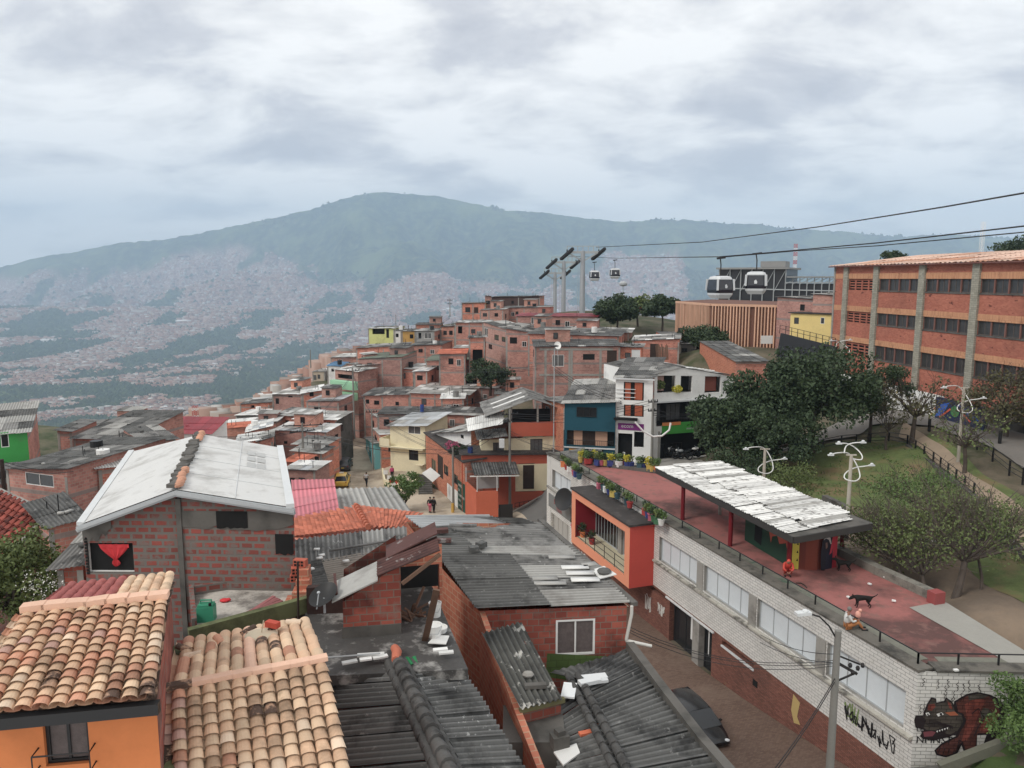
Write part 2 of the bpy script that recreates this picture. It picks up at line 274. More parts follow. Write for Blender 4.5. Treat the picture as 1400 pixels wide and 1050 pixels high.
def fso(x, y):                                       # along / out of the long facade by the alley
 return (x - _a.x) * _u.x + (y - _a.y) * _u.y, -((x - _a.x) * -_u.y + (y - _a.y) * _u.x) * (-1)
fz = lambda s: np.interp(s, [-6, 0, 4, 11, 15, 20, 30, 40, 50], [-20.9, -21.3, -21.9, -22.75, -23.1, -23.05, -23.4, -23.9, -24.2])
def G(x, y): return float(gz(x, y))
SKY = np.array([(-900, 372), (-300, 372), (0, 366), (60, 352), (110, 343), (170, 332), (240, 325), (300, 313), (345, 304), (385, 296), (430, 286), (470, 272), (500, 266), (530, 262), (550, 263), (600, 266), (640, 276), (690, 285), (740, 289), (790, 297), (850, 301), (900, 299), (930, 300), (985, 304), (1030, 306), (1060, 311), (1100, 312), (1150, 316), (1230, 323), (1290, 319), (1340, 322), (1400, 326), (1700, 340), (2400, 345)], float)
YC = 9000.
def elev(py): return (cp * (525 - py) / FP - sp) / (cp + sp * (525 - py) / FP)     # tan of elevation for column px=700
def vnoise(x, y, sc, oct_=4, seed=0):
 r = np.zeros(np.shape(x)); a = 1.; tot = 0
 rs = np.random.RandomState(seed); T = rs.rand(256, 256)
 for k in range(oct_):
  fx = x / sc * 2 ** k + 31.7 * k; fy = y / sc * 2 ** k + 17.3 * k
  ix = np.floor(fx).astype(int); iy = np.floor(fy).astype(int); tx = fx - ix; ty = fy - iy
  tx = tx * tx * (3 - 2 * tx); ty = ty * ty * (3 - 2 * ty)
  g = lambda i, j: T[(i) % 256, (j) % 256]
  r += a * ((g(ix, iy) * (1 - tx) + g(ix + 1, iy) * tx) * (1 - ty) + (g(ix, iy + 1) * (1 - tx) + g(ix + 1, iy + 1) * tx) * ty); tot += a; a *= .5
 return r / tot
def farz(u, y):
 px = 700 + u * FP; ly = np.log(y)
 k = np.interp(px, [-600, 280, 300, 360, 440, 560, 900, 1400], [.30, .25, .2, .165, .121, .088, .07, .05])
 spur = -k * y
 valley = np.interp(y, [0, 1900, 3900, 5200, 6300, 7000], [-400, -400, -392, -310, -170, -60])
 w = np.clip((y - 1000) / 1500, 0, 1); w = w * w * (3 - 2 * w)
 base = np.where(y < 2600, np.maximum(spur * (1 - w) + valley * w, valley), valley)
 sk = elev(np.interp(px, SKY[:, 0], SKY[:, 1])) * YC
 t = np.clip((y - 6000) / (YC - 6000), 0, 1)
 sh = np.interp(px, [0, 400, 520, 700, 1000, 1400], [1.3, 1.3, 1.0, 1.05, .9, .9])
 z6 = -230.
 mt = z6 + (sk - z6) * t ** sh
 X = u * y
 fold = np.clip(np.abs(vnoise(X + 9e3, (y + 3e3) * .55, 900, 4, 3) - .5) * 4.5, 0, 1) ** .8
 mt = mt - (1 - fold) * 420 * np.sin(np.pi * t) ** .7 * (.6 + .4 * t) - 0
 z = np.where(y > 6000, mt, base)
 z = np.where(y > 6000, z, z + 0)
 bl = np.clip((y - 5200) / 800, 0, 1); z = np.where(y <= 6000, z * (1 - bl) + z6 * bl, z)
 z = np.where(y > YC, sk - (y - YC) * .12, z)
 z = z + (vnoise(X, y, 420, 3, 5) - .5) * np.clip((y - 900) / 3000, 0, 1) * 34 + (vnoise(X, y, 60, 2, 8) - .5) * np.clip((y - 5500) / 3000, 0, 1) * 26
 return z
def Hh(x, y):
 u = x / np.maximum(y, 1e-3); a = np.clip((y - 170) / 110, 0, 1); a = a * a * (3 - 2 * a)
 near = gz(x, y); return near * (1 - a) + farz(u, y) * a
us = np.concatenate([np.linspace(-2.2, -.74, 24), np.linspace(-.73, .73, 560), np.linspace(.74, 2.2, 24)])
ys = np.concatenate([np.linspace(2, 30, 15), np.exp(np.linspace(math.log(31), math.log(12500), 520))])
U, Y = np.meshgrid(us, ys); X = U * Y; Z = np.empty_like(X)
for i in range(len(ys)): Z[i] = Hh(X[i], Y[i]) - .05
dd = Y * cp - Z * sp; PX = 700 + FP * X / dd; PY = 525 - FP * (Y * sp + Z * cp) / dd
def landuse(px, py, x, y):           # 1 = built-up, 0 = green; from the survey of the photo
 bnd = np.interp(px, [-200, 0, 150, 260, 330, 380, 430, 480, 520, 560, 620, 680, 730, 790, 830, 870, 930, 950, 1400], [378, 374, 362, 352, 338, 352, 374, 385, 388, 374, 371, 376, 388, 384, 350, 346, 350, 420, 420])
 q = (py - bnd) / 9 + (vnoise(x, y, 500, 4, 11) - .5) * 5
 c = np.clip(q, 0, 1)
 g = vnoise(x, y * .5, 300, 4, 21); c = c * (1 - np.clip((g - .58) * 18, 0, 1))
 blt = np.clip((py - np.interp(px, [0, 250, 330, 420, 480], [507, 500, 480, 462, 450])) / 5, 0, 1) * np.clip((np.interp(px, [0, 60, 300, 360, 440, 500], [640, 640, 640, 540, 495, 450]) - py) / 5, 0, 1) * np.clip((1800 - x) / 1, 0, 1) * (y > 1500)
 g2 = vnoise(x, y, 210, 4, 33); c = c * (1 - blt) + blt * np.clip((g2 - .56) * 16, 0, 1) * .9
 return c
LU = np.where(Y > 230, landuse(PX, PY, X, Y), .0)
me = bpy.data.meshes.new('ground'); nr, nc = X.shape
me.vertices.add(nr * nc); me.vertices.foreach_set('co', np.stack([X, Y, Z], -1).ravel())
idx = np.arange(nr * nc).reshape(nr, nc); q = np.stack([idx[:-1, :-1], idx[:-1, 1:], idx[1:, 1:], idx[1:, :-1]], -1).reshape(-1, 4)
me.loops.add(q.size); me.loops.foreach_set('vertex_index', q.ravel()); me.polygons.add(len(q)); me.polygons.foreach_set('loop_start', np.arange(0, q.size, 4)); me.update(calc_edges=True)
me.polygons.foreach_set('use_smooth', [True] * len(q))
at = me.attributes.new('city', 'FLOAT', 'POINT'); at.data.foreach_set('value', LU.ravel())
m, t, b = newmat('hillside_ground'); oc = N(t, 'ShaderNodeNewGeometry').outputs['Position']
ct = N(t, 'ShaderNodeAttribute', attribute_name='city').outputs['Fac']
nn = lambda sc, d=4.: N(t, 'ShaderNodeTexNoise', {'Vector': oc, 'Scale': sc, 'Detail': d, 'Roughness': .65}).outputs[0]
veg = ramp(t, nn(.012, 8.), [(.38, (.012, .026, .016)), (.48, (.03, .055, .028)), (.56, (.07, .1, .045)), (.68, (.15, .16, .075))])
veg = mixc(t, ramp(t, nn(.0011, 5.), [(.48, (0, 0, 0)), (.6, (.7, .7, .7))]), veg, (.13, .17, .07, 1))
vo = N(t, 'ShaderNodeTexVoronoi', {'Vector': oc, 'Scale': .07}); cty = ramp(t, N(t, 'ShaderNodeSeparateColor', {0: vo.outputs[1]}).outputs[0], [(0, (.16, .1, .08)), (.4, (.30, .19, .15)), (.8, (.36, .27, .23)), (1, (.5, .48, .45))])
nearc = ramp(t, nn(.25, 6.), [(.38, (.06, .065, .035)), (.5, (.13, .11, .08)), (.65, (.2, .16, .12))])
dist = math_(t, 'DIVIDE', N(t, 'ShaderNodeSeparateXYZ', {0: oc}).outputs[1], 400.0, clamp=True)
col = mixc(t, ct, veg, cty); col = mixc(t, dist, nearc, col)
t.links.new(col, b.inputs['Base Color']); b.inputs['Roughness'].default_value = .95; b.inputs['Specular IOR Level'].default_value = .1
me.materials.append(m); go = bpy.data.objects.new('ground', me); C.objects.link(go); go['kind'] = 'structure'
# far city: countless small houses, one mass
rng = np.random.RandomState(5)
def interpZ(x, y): return Hh(x, y)
nS = 200000; uu = rng.uniform(-.72, .72, nS); yy = np.exp(rng.uniform(math.log(900), math.log(8500), nS)); xx = uu * yy
zz = np.concatenate([Hh(xx[i:i + 5000], yy[i:i + 5000]) for i in range(0, nS, 5000)])
d_ = yy * cp - zz * sp; ppx = 700 + FP * xx / d_; ppy = 525 - FP * (yy * sp + zz * cp) / d_
lu = landuse(ppx, ppy, xx, yy); lu = np.where(yy < 1500, np.where(vnoise(xx, yy, 60, 3, 44) < .66, 1, 0), lu)
keep = (rng.rand(nS) < lu * .9) & ((ppy < 640))
def mass(name, x, y, z, sz, h, mat, yawr=None, kind='stuff'):
 k = len(x); a = rng.rand(k) * .5 + (.3 if yawr is None else yawr); sx = sz * rng.uniform(.6, 1.5, k); sy = sz * rng.uniform(.6, 1.2, k)
 c, s_ = np.cos(a), np.sin(a); cor = np.array([(-1, -1), (1, -1), (1, 1), (-1, 1)]) * .5
 vx = x[:, None] + cor[:, 0] * sx[:, None] * c[:, None] - cor[:, 1] * sy[:, None] * s_[:, None]
 vy = y[:, None] + cor[:, 0] * sx[:, None] * s_[:, None] + cor[:, 1] * sy[:, None] * c[:, None]
 bot = np.stack([vx, vy, np.repeat((z - 6)[:, None], 4, 1)], -1); top = np.stack([vx, vy, (z + h)[:, None] + (rng.rand(k, 1) * .16 - .08) * sz[:, None] * np.array([1, 1, -1, -1])], -1)
 vv = np.concatenate([bot, top], 1).reshape(-1, 3); F = np.array([(4, 5, 6, 7), (0, 1, 5, 4), (1, 2, 6, 5), (2, 3, 7, 6), (3, 0, 4, 7)]); q = (np.arange(k)[:, None, None] * 8 + F).reshape(-1, 4)
 me = bpy.data.meshes.new(name); me.vertices.add(len(vv)); me.vertices.foreach_set('co', vv.ravel()); me.loops.add(q.size); me.loops.foreach_set('vertex_index', q.ravel()); me.polygons.add(len(q)); me.polygons.foreach_set('loop_start', np.arange(0, q.size, 4)); me.update(calc_edges=True)
 vals = np.repeat(rng.rand(k, 1), 5, 1); roof = np.zeros((k, 5)); roof[:, 0] = 1
 a1 = me.attributes.new('v', 'FLOAT', 'FACE'); a1.data.foreach_set('value', vals.ravel()); a2 = me.attributes.new('roof', 'FLOAT', 'FACE'); a2.data.foreach_set('value', roof.ravel())
 me.materials.append(mat); o = bpy.data.objects.new(name, me); C.objects.link(o); o['kind'] = kind; return o
m, t, b = newmat('far_houses'); at = N(t, 'ShaderNodeAttribute', attribute_name='v').outputs['Fac']; rf = N(t, 'ShaderNodeAttribute', attribute_name='roof').outputs['Fac']
cw = ramp(t, at, [(0, (.25, .14, .11)), (.5, (.37, .22, .17)), (.75, (.4, .3, .25)), (.9, (.4, .37, .33)), (1, (.5, .5, .48))])
cr = ramp(t, at, [(0, (.09, .085, .08)), (.3, (.22, .2, .18)), (.55, (.36, .23, .18)), (.8, (.36, .33, .3)), (.94, (.42, .42, .4)), (1, (.8, .8, .78))])
for rr_ in (0,): pass
t.links.new(mixc(t, rf, cw, cr), b.inputs['Base Color']); b.inputs['Roughness'].default_value = .9
k = keep; szk = np.clip(5 + yy[k] * .0026, 5, 20) * rng.uniform(.7, 1.3, k.sum())
big = rng.rand(k.sum()) < .012; szk = np.where(big & (yy[k] > 1500), szk * 3.2, szk)
mass('hillside_city', xx[k], yy[k], zz[k], szk, rng.uniform(3, 9, k.sum()) * np.clip(yy[k] / 2500, .5, 2.0), m)
nB = 14000; ub = rng.uniform(-.45, .25, nB); yb = np.exp(rng.uniform(math.log(185), math.log(1500), nB)); xb = ub * yb; zb2 = Hh(xb, yb); kb = (vnoise(xb, yb, 45, 3, 44) < .64) & (700 + ub * FP < np.where(yb < 300, 478, 720)) & (700 + ub * FP > 230)
mass('slope_city', xb[kb], yb[kb], zb2[kb], rng.uniform(3.5, 6.5, kb.sum()), rng.uniform(2, 6, kb.sum()), m)
# woods of the valley floor and the slopes: one mass of crowns
k = (~keep) & (ppy > 372) & (ppy < 640) & (yy > 700) & (rng.rand(nS) < .55)
m, t, b = newmat('far_crowns'); at = N(t, 'ShaderNodeAttribute', attribute_name='v').outputs['Fac']
t.links.new(ramp(t, at, [(0, (.018, .034, .02)), (.6, (.035, .06, .03)), (1, (.07, .1, .045))]), b.inputs['Base Color']); b.inputs['Roughness'].default_value = .95
def crowns(name, x, y, z, r, mat):
 kk = len(x); D = np.array([(1, 0, 0), (.3, .95, 0), (-.8, .6, 0), (-.8, -.6, 0), (.3, -.95, 0), (.45, .2, .7), (-.3, .4, .75), (-.1, -.5, .7), (0, 0, 1)]) ; F = [(0, 1, 5), (1, 6, 5), (1, 2, 6), (2, 3, 6), (3, 7, 6), (3, 4, 7), (4, 5, 7), (4, 0, 5), (5, 6, 8), (6, 7, 8), (7, 5, 8)]
 vv = np.stack([x, y, z], -1)[:, None, :] + D[None] * r[:, None, None] * rng.uniform(.7, 1.3, (kk, 9, 1)); q = (np.arange(kk)[:, None, None] * 9 + np.array(F)).reshape(-1, 3)
 me = bpy.data.meshes.new(name); me.vertices.add(kk * 9); me.vertices.foreach_set('co', vv.ravel()); me.loops.add(q.size); me.loops.foreach_set('vertex_index', q.ravel()); me.polygons.add(len(q)); me.polygons.foreach_set('loop_start', np.arange(0, q.size, 3)); me.update(calc_edges=True)
 a1 = me.attributes.new('v', 'FLOAT', 'FACE'); a1.data.foreach_set('value', np.clip(np.repeat(rng.rand(kk), 11) * .8 + rng.rand(kk * 11) * .2, 0, 1))
 me.materials.append(mat); o = bpy.data.objects.new(name, me); C.objects.link(o); o['kind'] = 'stuff'
crowns('far_woods', xx[k], yy[k], zz[k], np.clip(yy[k] * .0032, 4, 22) * rng.uniform(.6, 1.3, k.sum()), m)
# trees standing along the skyline
nk = 900; pxs = rng.uniform(330, 1400, nk); uu = (pxs - 700) / FP; yy2 = np.full(nk, YC) - rng.uniform(0, 160, nk); cl = vnoise(pxs, pxs * 0, 26, 3, 2)
sel = cl > .5; xx2 = uu[sel] * yy2[sel] * .992; crowns('skyline_woods', xx2, yy2[sel], farz(uu[sel] * .992, yy2[sel]), rng.uniform(10, 32, sel.sum()) * (cl[sel] * 1.2), m)
# ---------------- haze ----------------
hb = MB(); hb.box((-14000, -300, -470), (28000, 0, 0), (0, 13200, 0), (0, 0, 1650))
hm = bpy.data.materials.new('haze_air'); hm.use_nodes = True; t = hm.node_tree; t.nodes.clear()
HZ = N(t, 'ShaderNodeVolumePrincipled', {'Color': (.58, .78, 1.0, 1), 'Density': 1.2e-4, 'Anisotropy': -.15}); N(t, 'ShaderNodeOutputMaterial', {'Volume': HZ.outputs[0]})
hb.build('haze', hm, kind='stuff')
# ---------------- draped streets ----------------
def drape(name, poly, mat, lift=.08, step=1.0, zf=None, kind='structure'):
 P_ = [V((p[0], p[1], 0)) for p in poly]
 # poly = left edge points then right edge points (equal count): ribbon
 h = len(P_) // 2; L, Rr = P_[:h], P_[h:]; mb = MB(); rows = []
 for i in range(h - 1):
  k = max(2, int(max((L[i + 1] - L[i]).length, (Rr[i + 1] - Rr[i]).length) / step))
  for j in range(k + (i == h - 2)):
   a = L[i].lerp(L[i + 1], j / k); c = Rr[i].lerp(Rr[i + 1], j / k); w = max(2, int((a - c).length / step)); rows.append([a.lerp(c, q / w) for q in range(w + 1)])
 w = max(len(r) for r in rows)
 rows = [[r[0].lerp(r[-1], q / (w - 1)) for q in range(w)] for r in rows]
 f = zf or G
 mb.grid([[V((p.x, p.y, f(p.x, p.y) + lift)) for p in r] for r in rows]); o = mb.build(name, mat, smooth=True); o['kind'] = kind; return o
pz = lambda px, py, z: PZ(px, py, z)
XY = lambda L: [(q[0], q[1]) for q in L]
# dusty street on the left going away, junction, climbing street on the right, brown-paved alley
drape('dirt_road', XY([V((-3, 52, 0)), pz(540, 700, -24.7), pz(425, 660, -25), pz(440, 620, -24.7), pz(460, 590, -24.2), pz(466, 562, -23), pz(472, 540, -21),
                       V((9, 52, 0)), pz(700, 700, -24.2), pz(570, 668, -25), pz(530, 628, -24.7), pz(510, 600, -24.3), pz(490, 566, -23), pz(486, 542, -21)]), dirt, .10)
# ---------------- building pieces ----------------
def bil(A, B, Cc, D, u, t): return A.lerp(B, u).lerp(D.lerp(Cc, u), t)      # A,B upper edge; C,D lower edge
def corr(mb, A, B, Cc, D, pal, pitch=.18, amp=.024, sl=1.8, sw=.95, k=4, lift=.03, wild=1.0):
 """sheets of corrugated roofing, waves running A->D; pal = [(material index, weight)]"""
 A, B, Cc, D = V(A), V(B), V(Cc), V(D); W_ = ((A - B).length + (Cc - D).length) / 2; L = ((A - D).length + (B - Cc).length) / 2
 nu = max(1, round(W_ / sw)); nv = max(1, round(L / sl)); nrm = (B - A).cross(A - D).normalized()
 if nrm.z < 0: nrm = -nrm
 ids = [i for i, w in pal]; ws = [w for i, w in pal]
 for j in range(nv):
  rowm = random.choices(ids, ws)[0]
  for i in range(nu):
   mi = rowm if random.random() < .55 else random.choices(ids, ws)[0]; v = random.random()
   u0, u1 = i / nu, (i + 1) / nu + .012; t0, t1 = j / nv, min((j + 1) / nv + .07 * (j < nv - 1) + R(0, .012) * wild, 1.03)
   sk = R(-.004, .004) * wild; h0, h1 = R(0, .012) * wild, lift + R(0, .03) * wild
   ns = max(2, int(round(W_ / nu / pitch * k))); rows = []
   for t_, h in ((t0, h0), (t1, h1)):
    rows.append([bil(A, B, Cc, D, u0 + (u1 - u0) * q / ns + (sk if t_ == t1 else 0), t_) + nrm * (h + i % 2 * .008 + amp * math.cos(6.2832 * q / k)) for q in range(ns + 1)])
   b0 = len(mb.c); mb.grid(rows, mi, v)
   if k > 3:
    for q in range(ns): mb.c[b0 + q] = v + 1.1 * (.5 + .5 * math.cos(6.2832 * (q + .5) / k)) - .75      # wave shading painted into the sheet tone: valleys darker, crests lighter
def debris(mb, A, B, Cc, D, m, nn=6, s=.3):
 A, B, Cc, D = V(A), V(B), V(Cc), V(D)
 for _ in range(nn):
  p = bil(A, B, Cc, D, R(.08, .92), R(.08, .92)); a = R(0, 3); mb.cbox(p + V((0, 0, .05)), s * R(.5, 1.5), s * R(.3, .8), R(.05, .14), a, m, R(0, 1))
def tiles(mb, A, B, Cc, D, nc, nr_, pick, r=.1, pan=None, over=.12, k=7, z=0.0, tilt=.035):
 """barrel tiles: rows of covers with pans between; A,B ridge, D,C eave"""
 A, B, Cc, D = V(A), V(B), V(Cc), V(D); nrm = (B - A).cross(A - D).normalized()
 if nrm.z < 0: nrm = -nrm
 for i in range(nc):
  for j in range(nr_):
   u = (i + .5) / nc; t0 = max(0, j / nr_ - .01); t1 = (j + 1 + over) / nr_
   p0 = bil(A, B, Cc, D, u, t0); p1 = bil(A, B, Cc, D, u, t1); ax = (bil(A, B, Cc, D, min(u + .5 / nc, 1), t0) - p0).normalized()
   sc = ((bil(A, B, Cc, D, 1, t0) - bil(A, B, Cc, D, 0, t0)).length / nc) / .2
   j0, j1 = R(-.008, .008), R(-.01, .01); rise = R(0, .012); m_, v = pick(i, j), random.random(); rows = []
   for p, rr, h, jj in ((p0, r * .8, 0, j0), (p1, r, tilt, j1)):
    rows.append([p + ax * (math.cos(math.pi * q / k) * rr * sc + jj) + nrm * (math.sin(math.pi * q / k) * rr * sc * .85 + h + z + rise) for q in range(k + 1)])
   rows.append([q - nrm * .02 + (p0 - p1).normalized() * .01 for q in rows[1]])      # lip
   mb.grid(rows, m_, v)
   if pan is not False:
    u = i / nc; p0 = bil(A, B, Cc, D, u, t0); p1 = bil(A, B, Cc, D, u, t1); rows = []; m_, v = pick(i, j + 99), random.random()
    for p, h in ((p0, 0), (p1, tilt)):
     rows.append([p + ax * (math.cos(math.pi * q / 4) * r * 1.05 * sc) + nrm * (-math.sin(math.pi * q / 4) * r * .55 * sc + h + z + .02) for q in range(5)])
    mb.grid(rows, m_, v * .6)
def wall4(mb, P4, zt, zb, ms=(0, 0, 0, 0), drop=.06):
 """P4: FL, FR, BR, BL ground points; zt their wall tops"""
 for i in range(4):
  j = (i + 1) % 4; a, b_ = P4[i], P4[j]
  mb.add([V((a[0], a[1], zb)), V((b_[0], b_[1], zb)), V((b_[0], b_[1], zt[j] - drop)), V((a[0], a[1], zt[i] - drop))], ms[i], .5)
def hole_wall(mb, F, s0, s1, zb, zt0, zt1, holes, m=0, depth=.18, mr=None):
 """front wall with real openings: holes = [(s0,s1,z0,z1)], with reveals"""
 xs = sorted({s0, s1, *[min(max(h[0], s0), s1) for h in holes], *[min(max(h[1], s0), s1) for h in holes]})
 for a, b_ in zip(xs, xs[1:]):
  if b_ - a < 1e-4: continue
  mid = (a + b_) / 2; hs = sorted([(h[2], h[3]) for h in holes if h[0] <= mid <= h[1]]); z = zb
  ta = zt0 + (zt1 - zt0) * (a - s0) / (s1 - s0); tb = zt0 + (zt1 - zt0) * (b_ - s0) / (s1 - s0)
  for h0, h1 in hs: mb.add([F.p(a, z), F.p(b_, z), F.p(b_, h0), F.p(a, h0)], m); z = h1
  mb.add([F.p(a, z), F.p(b_, z), F.p(b_, tb), F.p(a, ta)], m)
 r = m if mr is None else mr
 for a, b_, z0, z1 in holes:
  for q in (((a, z0), (b_, z0)), ((b_, z0), (b_, z1)), ((b_, z1), (a, z1)), ((a, z1), (a, z0))):
   mb.add([F.p(*q[0]), F.p(*q[1]), F.p(*q[1], -depth), F.p(*q[0], -depth)], r)
def window(par, F, s0, s1, z0, z1, nm=2, fm=None, gm=None, out_=-.06, fw=.05, name='window', trans=None, bars=0, cur=None):
 fm = fm or dframe; gm = gm or glass
 mb = MB(); T = .05
 for a, b_, c, d in ((s0, s1, z0, z0 + fw), (s0, s1, z1 - fw, z1), (s0, s0 + fw, z0 + fw, z1 - fw), (s1 - fw, s1, z0 + fw, z1 - fw)):
  mb.box(F.p(a, c, out_), F.u * (b_ - a), -F.n * T, V((0, 0, d - c)))
 for i in range(1, nm):
  x = s0 + (s1 - s0) * i / nm; mb.box(F.p(x - fw * .4, z0 + fw, out_), F.u * fw * .8, -F.n * T * .8, V((0, 0, z1 - z0 - 2 * fw)))
 if trans: mb.box(F.p(s0 + fw, z0 + (z1 - z0) * trans, out_), F.u * (s1 - s0 - 2 * fw), -F.n * T * .7, V((0, 0, fw * .8)))
 for i in range(bars):
  x = s0 + (s1 - s0) * (i + .5) / bars; mb.tube([F.p(x, z0, out_ + .1), F.p(x, z1, out_ + .1)], .012, 4)
 o = mb.build(name, fm, par)
 mb = MB(); mb.add([F.p(s0 + fw * .5, z0 + fw * .5, out_ + .012), F.p(s1 - fw * .5, z0 + fw * .5, out_ + .012), F.p(s1 - fw * .5, z1 - fw * .5, out_ + .012), F.p(s0 + fw * .5, z1 - fw * .5, out_ + .012)])
 mb.build('pane', gm, o)
 return o
def door(par, F, s0, s1, z0, z1, m=None, out_=-.03):
 mb = MB(); mb.box(F.p(s0, z0, out_), F.u * (s1 - s0), -F.n * .05, V((0, 0, z1 - z0))); return mb.build('door', m or wood_d, par)
RP = {'dark': [r_dark, r_mid, r_lite], 'mix': [r_mid, r_lite, r_dark], 'pale': [r_lite, r_white, r_mid], 'white': [r_white, r_lite, r_zinc], 'zinc': [r_zinc, r_lite, r_mid], 'red': [r_red, r_red, r_red], 'pink': [r_pink] * 3, 'green': [r_green, r_mid, r_dark], 'blue': [r_blue, r_blue, r_zinc], 'brown': [r_brown, r_mid, r_brown], 'terra': [t_terr] * 3}
PW = {'dark': [(0, 8), (1, 2), (2, .25)], 'mix': [(0, 5), (1, 3), (2, 3)], 'pale': [(0, 5), (1, 3), (2, 2)], 'white': [(0, 6), (1, 1), (2, 1)], 'zinc': [(0, 6), (1, 2), (2, 1)]}
LG = {}
def house(name, label, cat, FL, FR, L, zb, dzb=.3, wall='brick', roof='mix', wins=(), doors=(), grp=None, rdir='v', oh=.25, sw=None, k=3, side=None, dzs=None, mats=None, front=True, parapet=0, deb=3, backoff=0.0, extra=False):
 """FL, FR: 3D top corners of the camera-facing wall; L depth going away; dzb: rise of the roof to the back; wins (pxl,pyt,pxr,pyb,kind) on front"""
 FL, FR = V(FL), V(FR); F = Fac(FL, FR); F.A = V(FL); nb = F.n * L + F.u * backoff
 BL = FL + nb; BR = FR + nb; zt = [FL.z, FR.z, FR.z + dzb, FL.z + dzb]
 base = V(((FL.x + FR.x) / 2, (FL.y + FR.y) / 2, zb)); o = thing(name, label, cat, base, grp)
 wm = mats or [wall, side or wall]; mb = MB(); holes = []; todo = []
 for w in wins:
  a, z1 = F.at(w[0], w[1]); b_, z0 = F.at(w[2], w[3]);
  if b_ < a: a, b_ = b_, a
  a = max(a, .03); b_ = min(b_, F.L - .03)
  if b_ - a < .1 or z1 - z0 < .1: continue
  holes.append((a, b_, z0, z1)); todo.append((a, b_, z0, z1, w[4] if len(w) > 4 else 'd'))
 dr = .06
 hole_wall(mb, F, 0, F.L, zb, zt[0] - dr, zt[1] - dr, holes, 0)
 for i, j in ((1, 2), (2, 3), (3, 0)):
  a, b_ = [FL, FR, BR, BL][i], [FL, FR, BR, BL][j]
  mb.add([V((a.x, a.y, zb)), V((b_.x, b_.y, zb)), V((b_.x, b_.y, zt[j] - dr)), V((a.x, a.y, zt[i] - dr))], 1)
 mb.build('wall', wm, o)
 for a, b_, z0, z1, kd in todo:
  if kd == 'd': window(o, F, a, b_, z0, z1, 2 if b_ - a > .8 else 1, dframe)
  elif kd == 'w': window(o, F, a, b_, z0, z1, 2 if b_ - a > .8 else 1, wframe)
  elif kd == 'c': window(o, F, a, b_, z0, z1, 2, wframe, glass_c)
  elif kd == 'o': window(o, F, a, b_, z0, z1, 1, dframe, dark)
  elif kd == 'r': window(o, F, a, b_, z0, z1, 2, dframe, curt)
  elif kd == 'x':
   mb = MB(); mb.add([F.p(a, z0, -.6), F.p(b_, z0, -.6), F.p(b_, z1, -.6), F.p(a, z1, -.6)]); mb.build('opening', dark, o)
  elif kd == 'n': door(o, F, a, b_, z0, z1, wood_d, -.08)
  elif kd == 'm': door(o, F, a, b_, z0, z1, lpaint, -.08)
 mb = MB(); ov = F.u * oh; of = F.n * oh; sl_ = dzb / max(L, .1) * oh
 A_ = BL - ov + of + V((0, 0, dzb + sl_)); B_ = BR + ov + of + V((0, 0, dzb + sl_)); C_ = FR + ov - of - V((0, 0, sl_)); D_ = FL - ov - of - V((0, 0, sl_))
 pal = PW.get(roof, [(0, 1)])
 if roof == 'flat':
  mb.slab([D_, C_, B_, A_], (0, 0, .12)); mb.build('roof', [roofslab], o)
 elif roof:
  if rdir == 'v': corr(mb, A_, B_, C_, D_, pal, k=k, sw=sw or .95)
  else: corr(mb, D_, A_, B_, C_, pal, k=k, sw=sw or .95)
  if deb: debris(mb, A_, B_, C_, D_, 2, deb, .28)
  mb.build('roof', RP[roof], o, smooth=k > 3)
 if extra:
  mb = MB(); zt2 = min(zt[0], zt[1]) - .1
  for a in (0, F.L - .22) + ((F.L * R(.35, .65),) if F.L > 4.5 else ()):
   if not any(h[0] < a + .25 and h[1] > a for h in holes): mb = MB(); mb.box(F.p(a, zb, .025), F.u * .22, F.n * .02, UP * (zt2 - zb)); mb.build('column', conc, o)
  if len(holes) < 2 and F.L > 2:
   for q in range(random.choice((1, 2, 2, 3))):
    a = F.L * R(.08, .8); z = zt2 - R(.5, .8); hh = R(.5, 1.0); ww = R(.5, 1.0)
    if a + ww < F.L and not any(h[0] < a + ww + .1 and h[1] > a - .1 for h in holes): holes.append((a, a + ww, 0, 0)); window(o, F, a, a + ww, z - hh, z, 2, random.choice((wframe, dframe, dframe)), random.choice((glass, glass_c, dark)), .01)
  for (p, q_) in ((FR, BR), (FL, BL)):
   FS = Fac(p, q_) if True else 0
   if V((p.x, p.y, 0)).dot(FS.n) > .3 and (p.x < 0) == (p is FR) and FS.L > 3: a = FS.L * R(.2, .6); window(o, FS, a, a + .8, zt2 - 1.6, zt2 - .7, 2, dframe, glass, .01)
  mb = MB()
  for q in range(random.choice((0, 2, 3))):
   p = BL.lerp(FR, R(.1, .9)); mb.tube([V((p.x, p.y, FL.z - .2)), V((p.x, p.y, FL.z + R(.6, 1.3)))], .03, 4)
  if mb.f: mb.build('rebar', blk, o)
  if L > 3.5 and F.L > 3.2 and FL.length > 92 and random.random() < .55:
   w_, d_, h_ = R(1.8, min(3.4, F.L * .6)), L * R(.4, .6), R(1.3, 2.0); a = R(.05, .95) * (F.L - w_); q0 = F.p(a, FL.z - .1) + F.n * (L - d_); mb = MB(); mb.box(q0, F.u * w_, F.n * d_, UP * (h_ + .1)); mb.build('upper_room', random.choice((wall, side or wall, conc_d, B_far2)), o)
   e = F.u * .2 - F.n * .25; mb = MB(); t0 = q0 + UP * (h_ + .12); corr(mb, t0 + F.n * (d_ + .2) - F.u * .2 + UP * .2, t0 + F.n * (d_ + .2) + F.u * (w_ + .2) + UP * .2, t0 + F.u * (w_ + .2) - F.n * .25, t0 - F.u * .2 - F.n * .25, [(0, 4), (1, 3), (2, 2)], k=2); mb.build('upper_roof', random.choice((RP['mix'], RP['dark'], RP['pale'])), o)
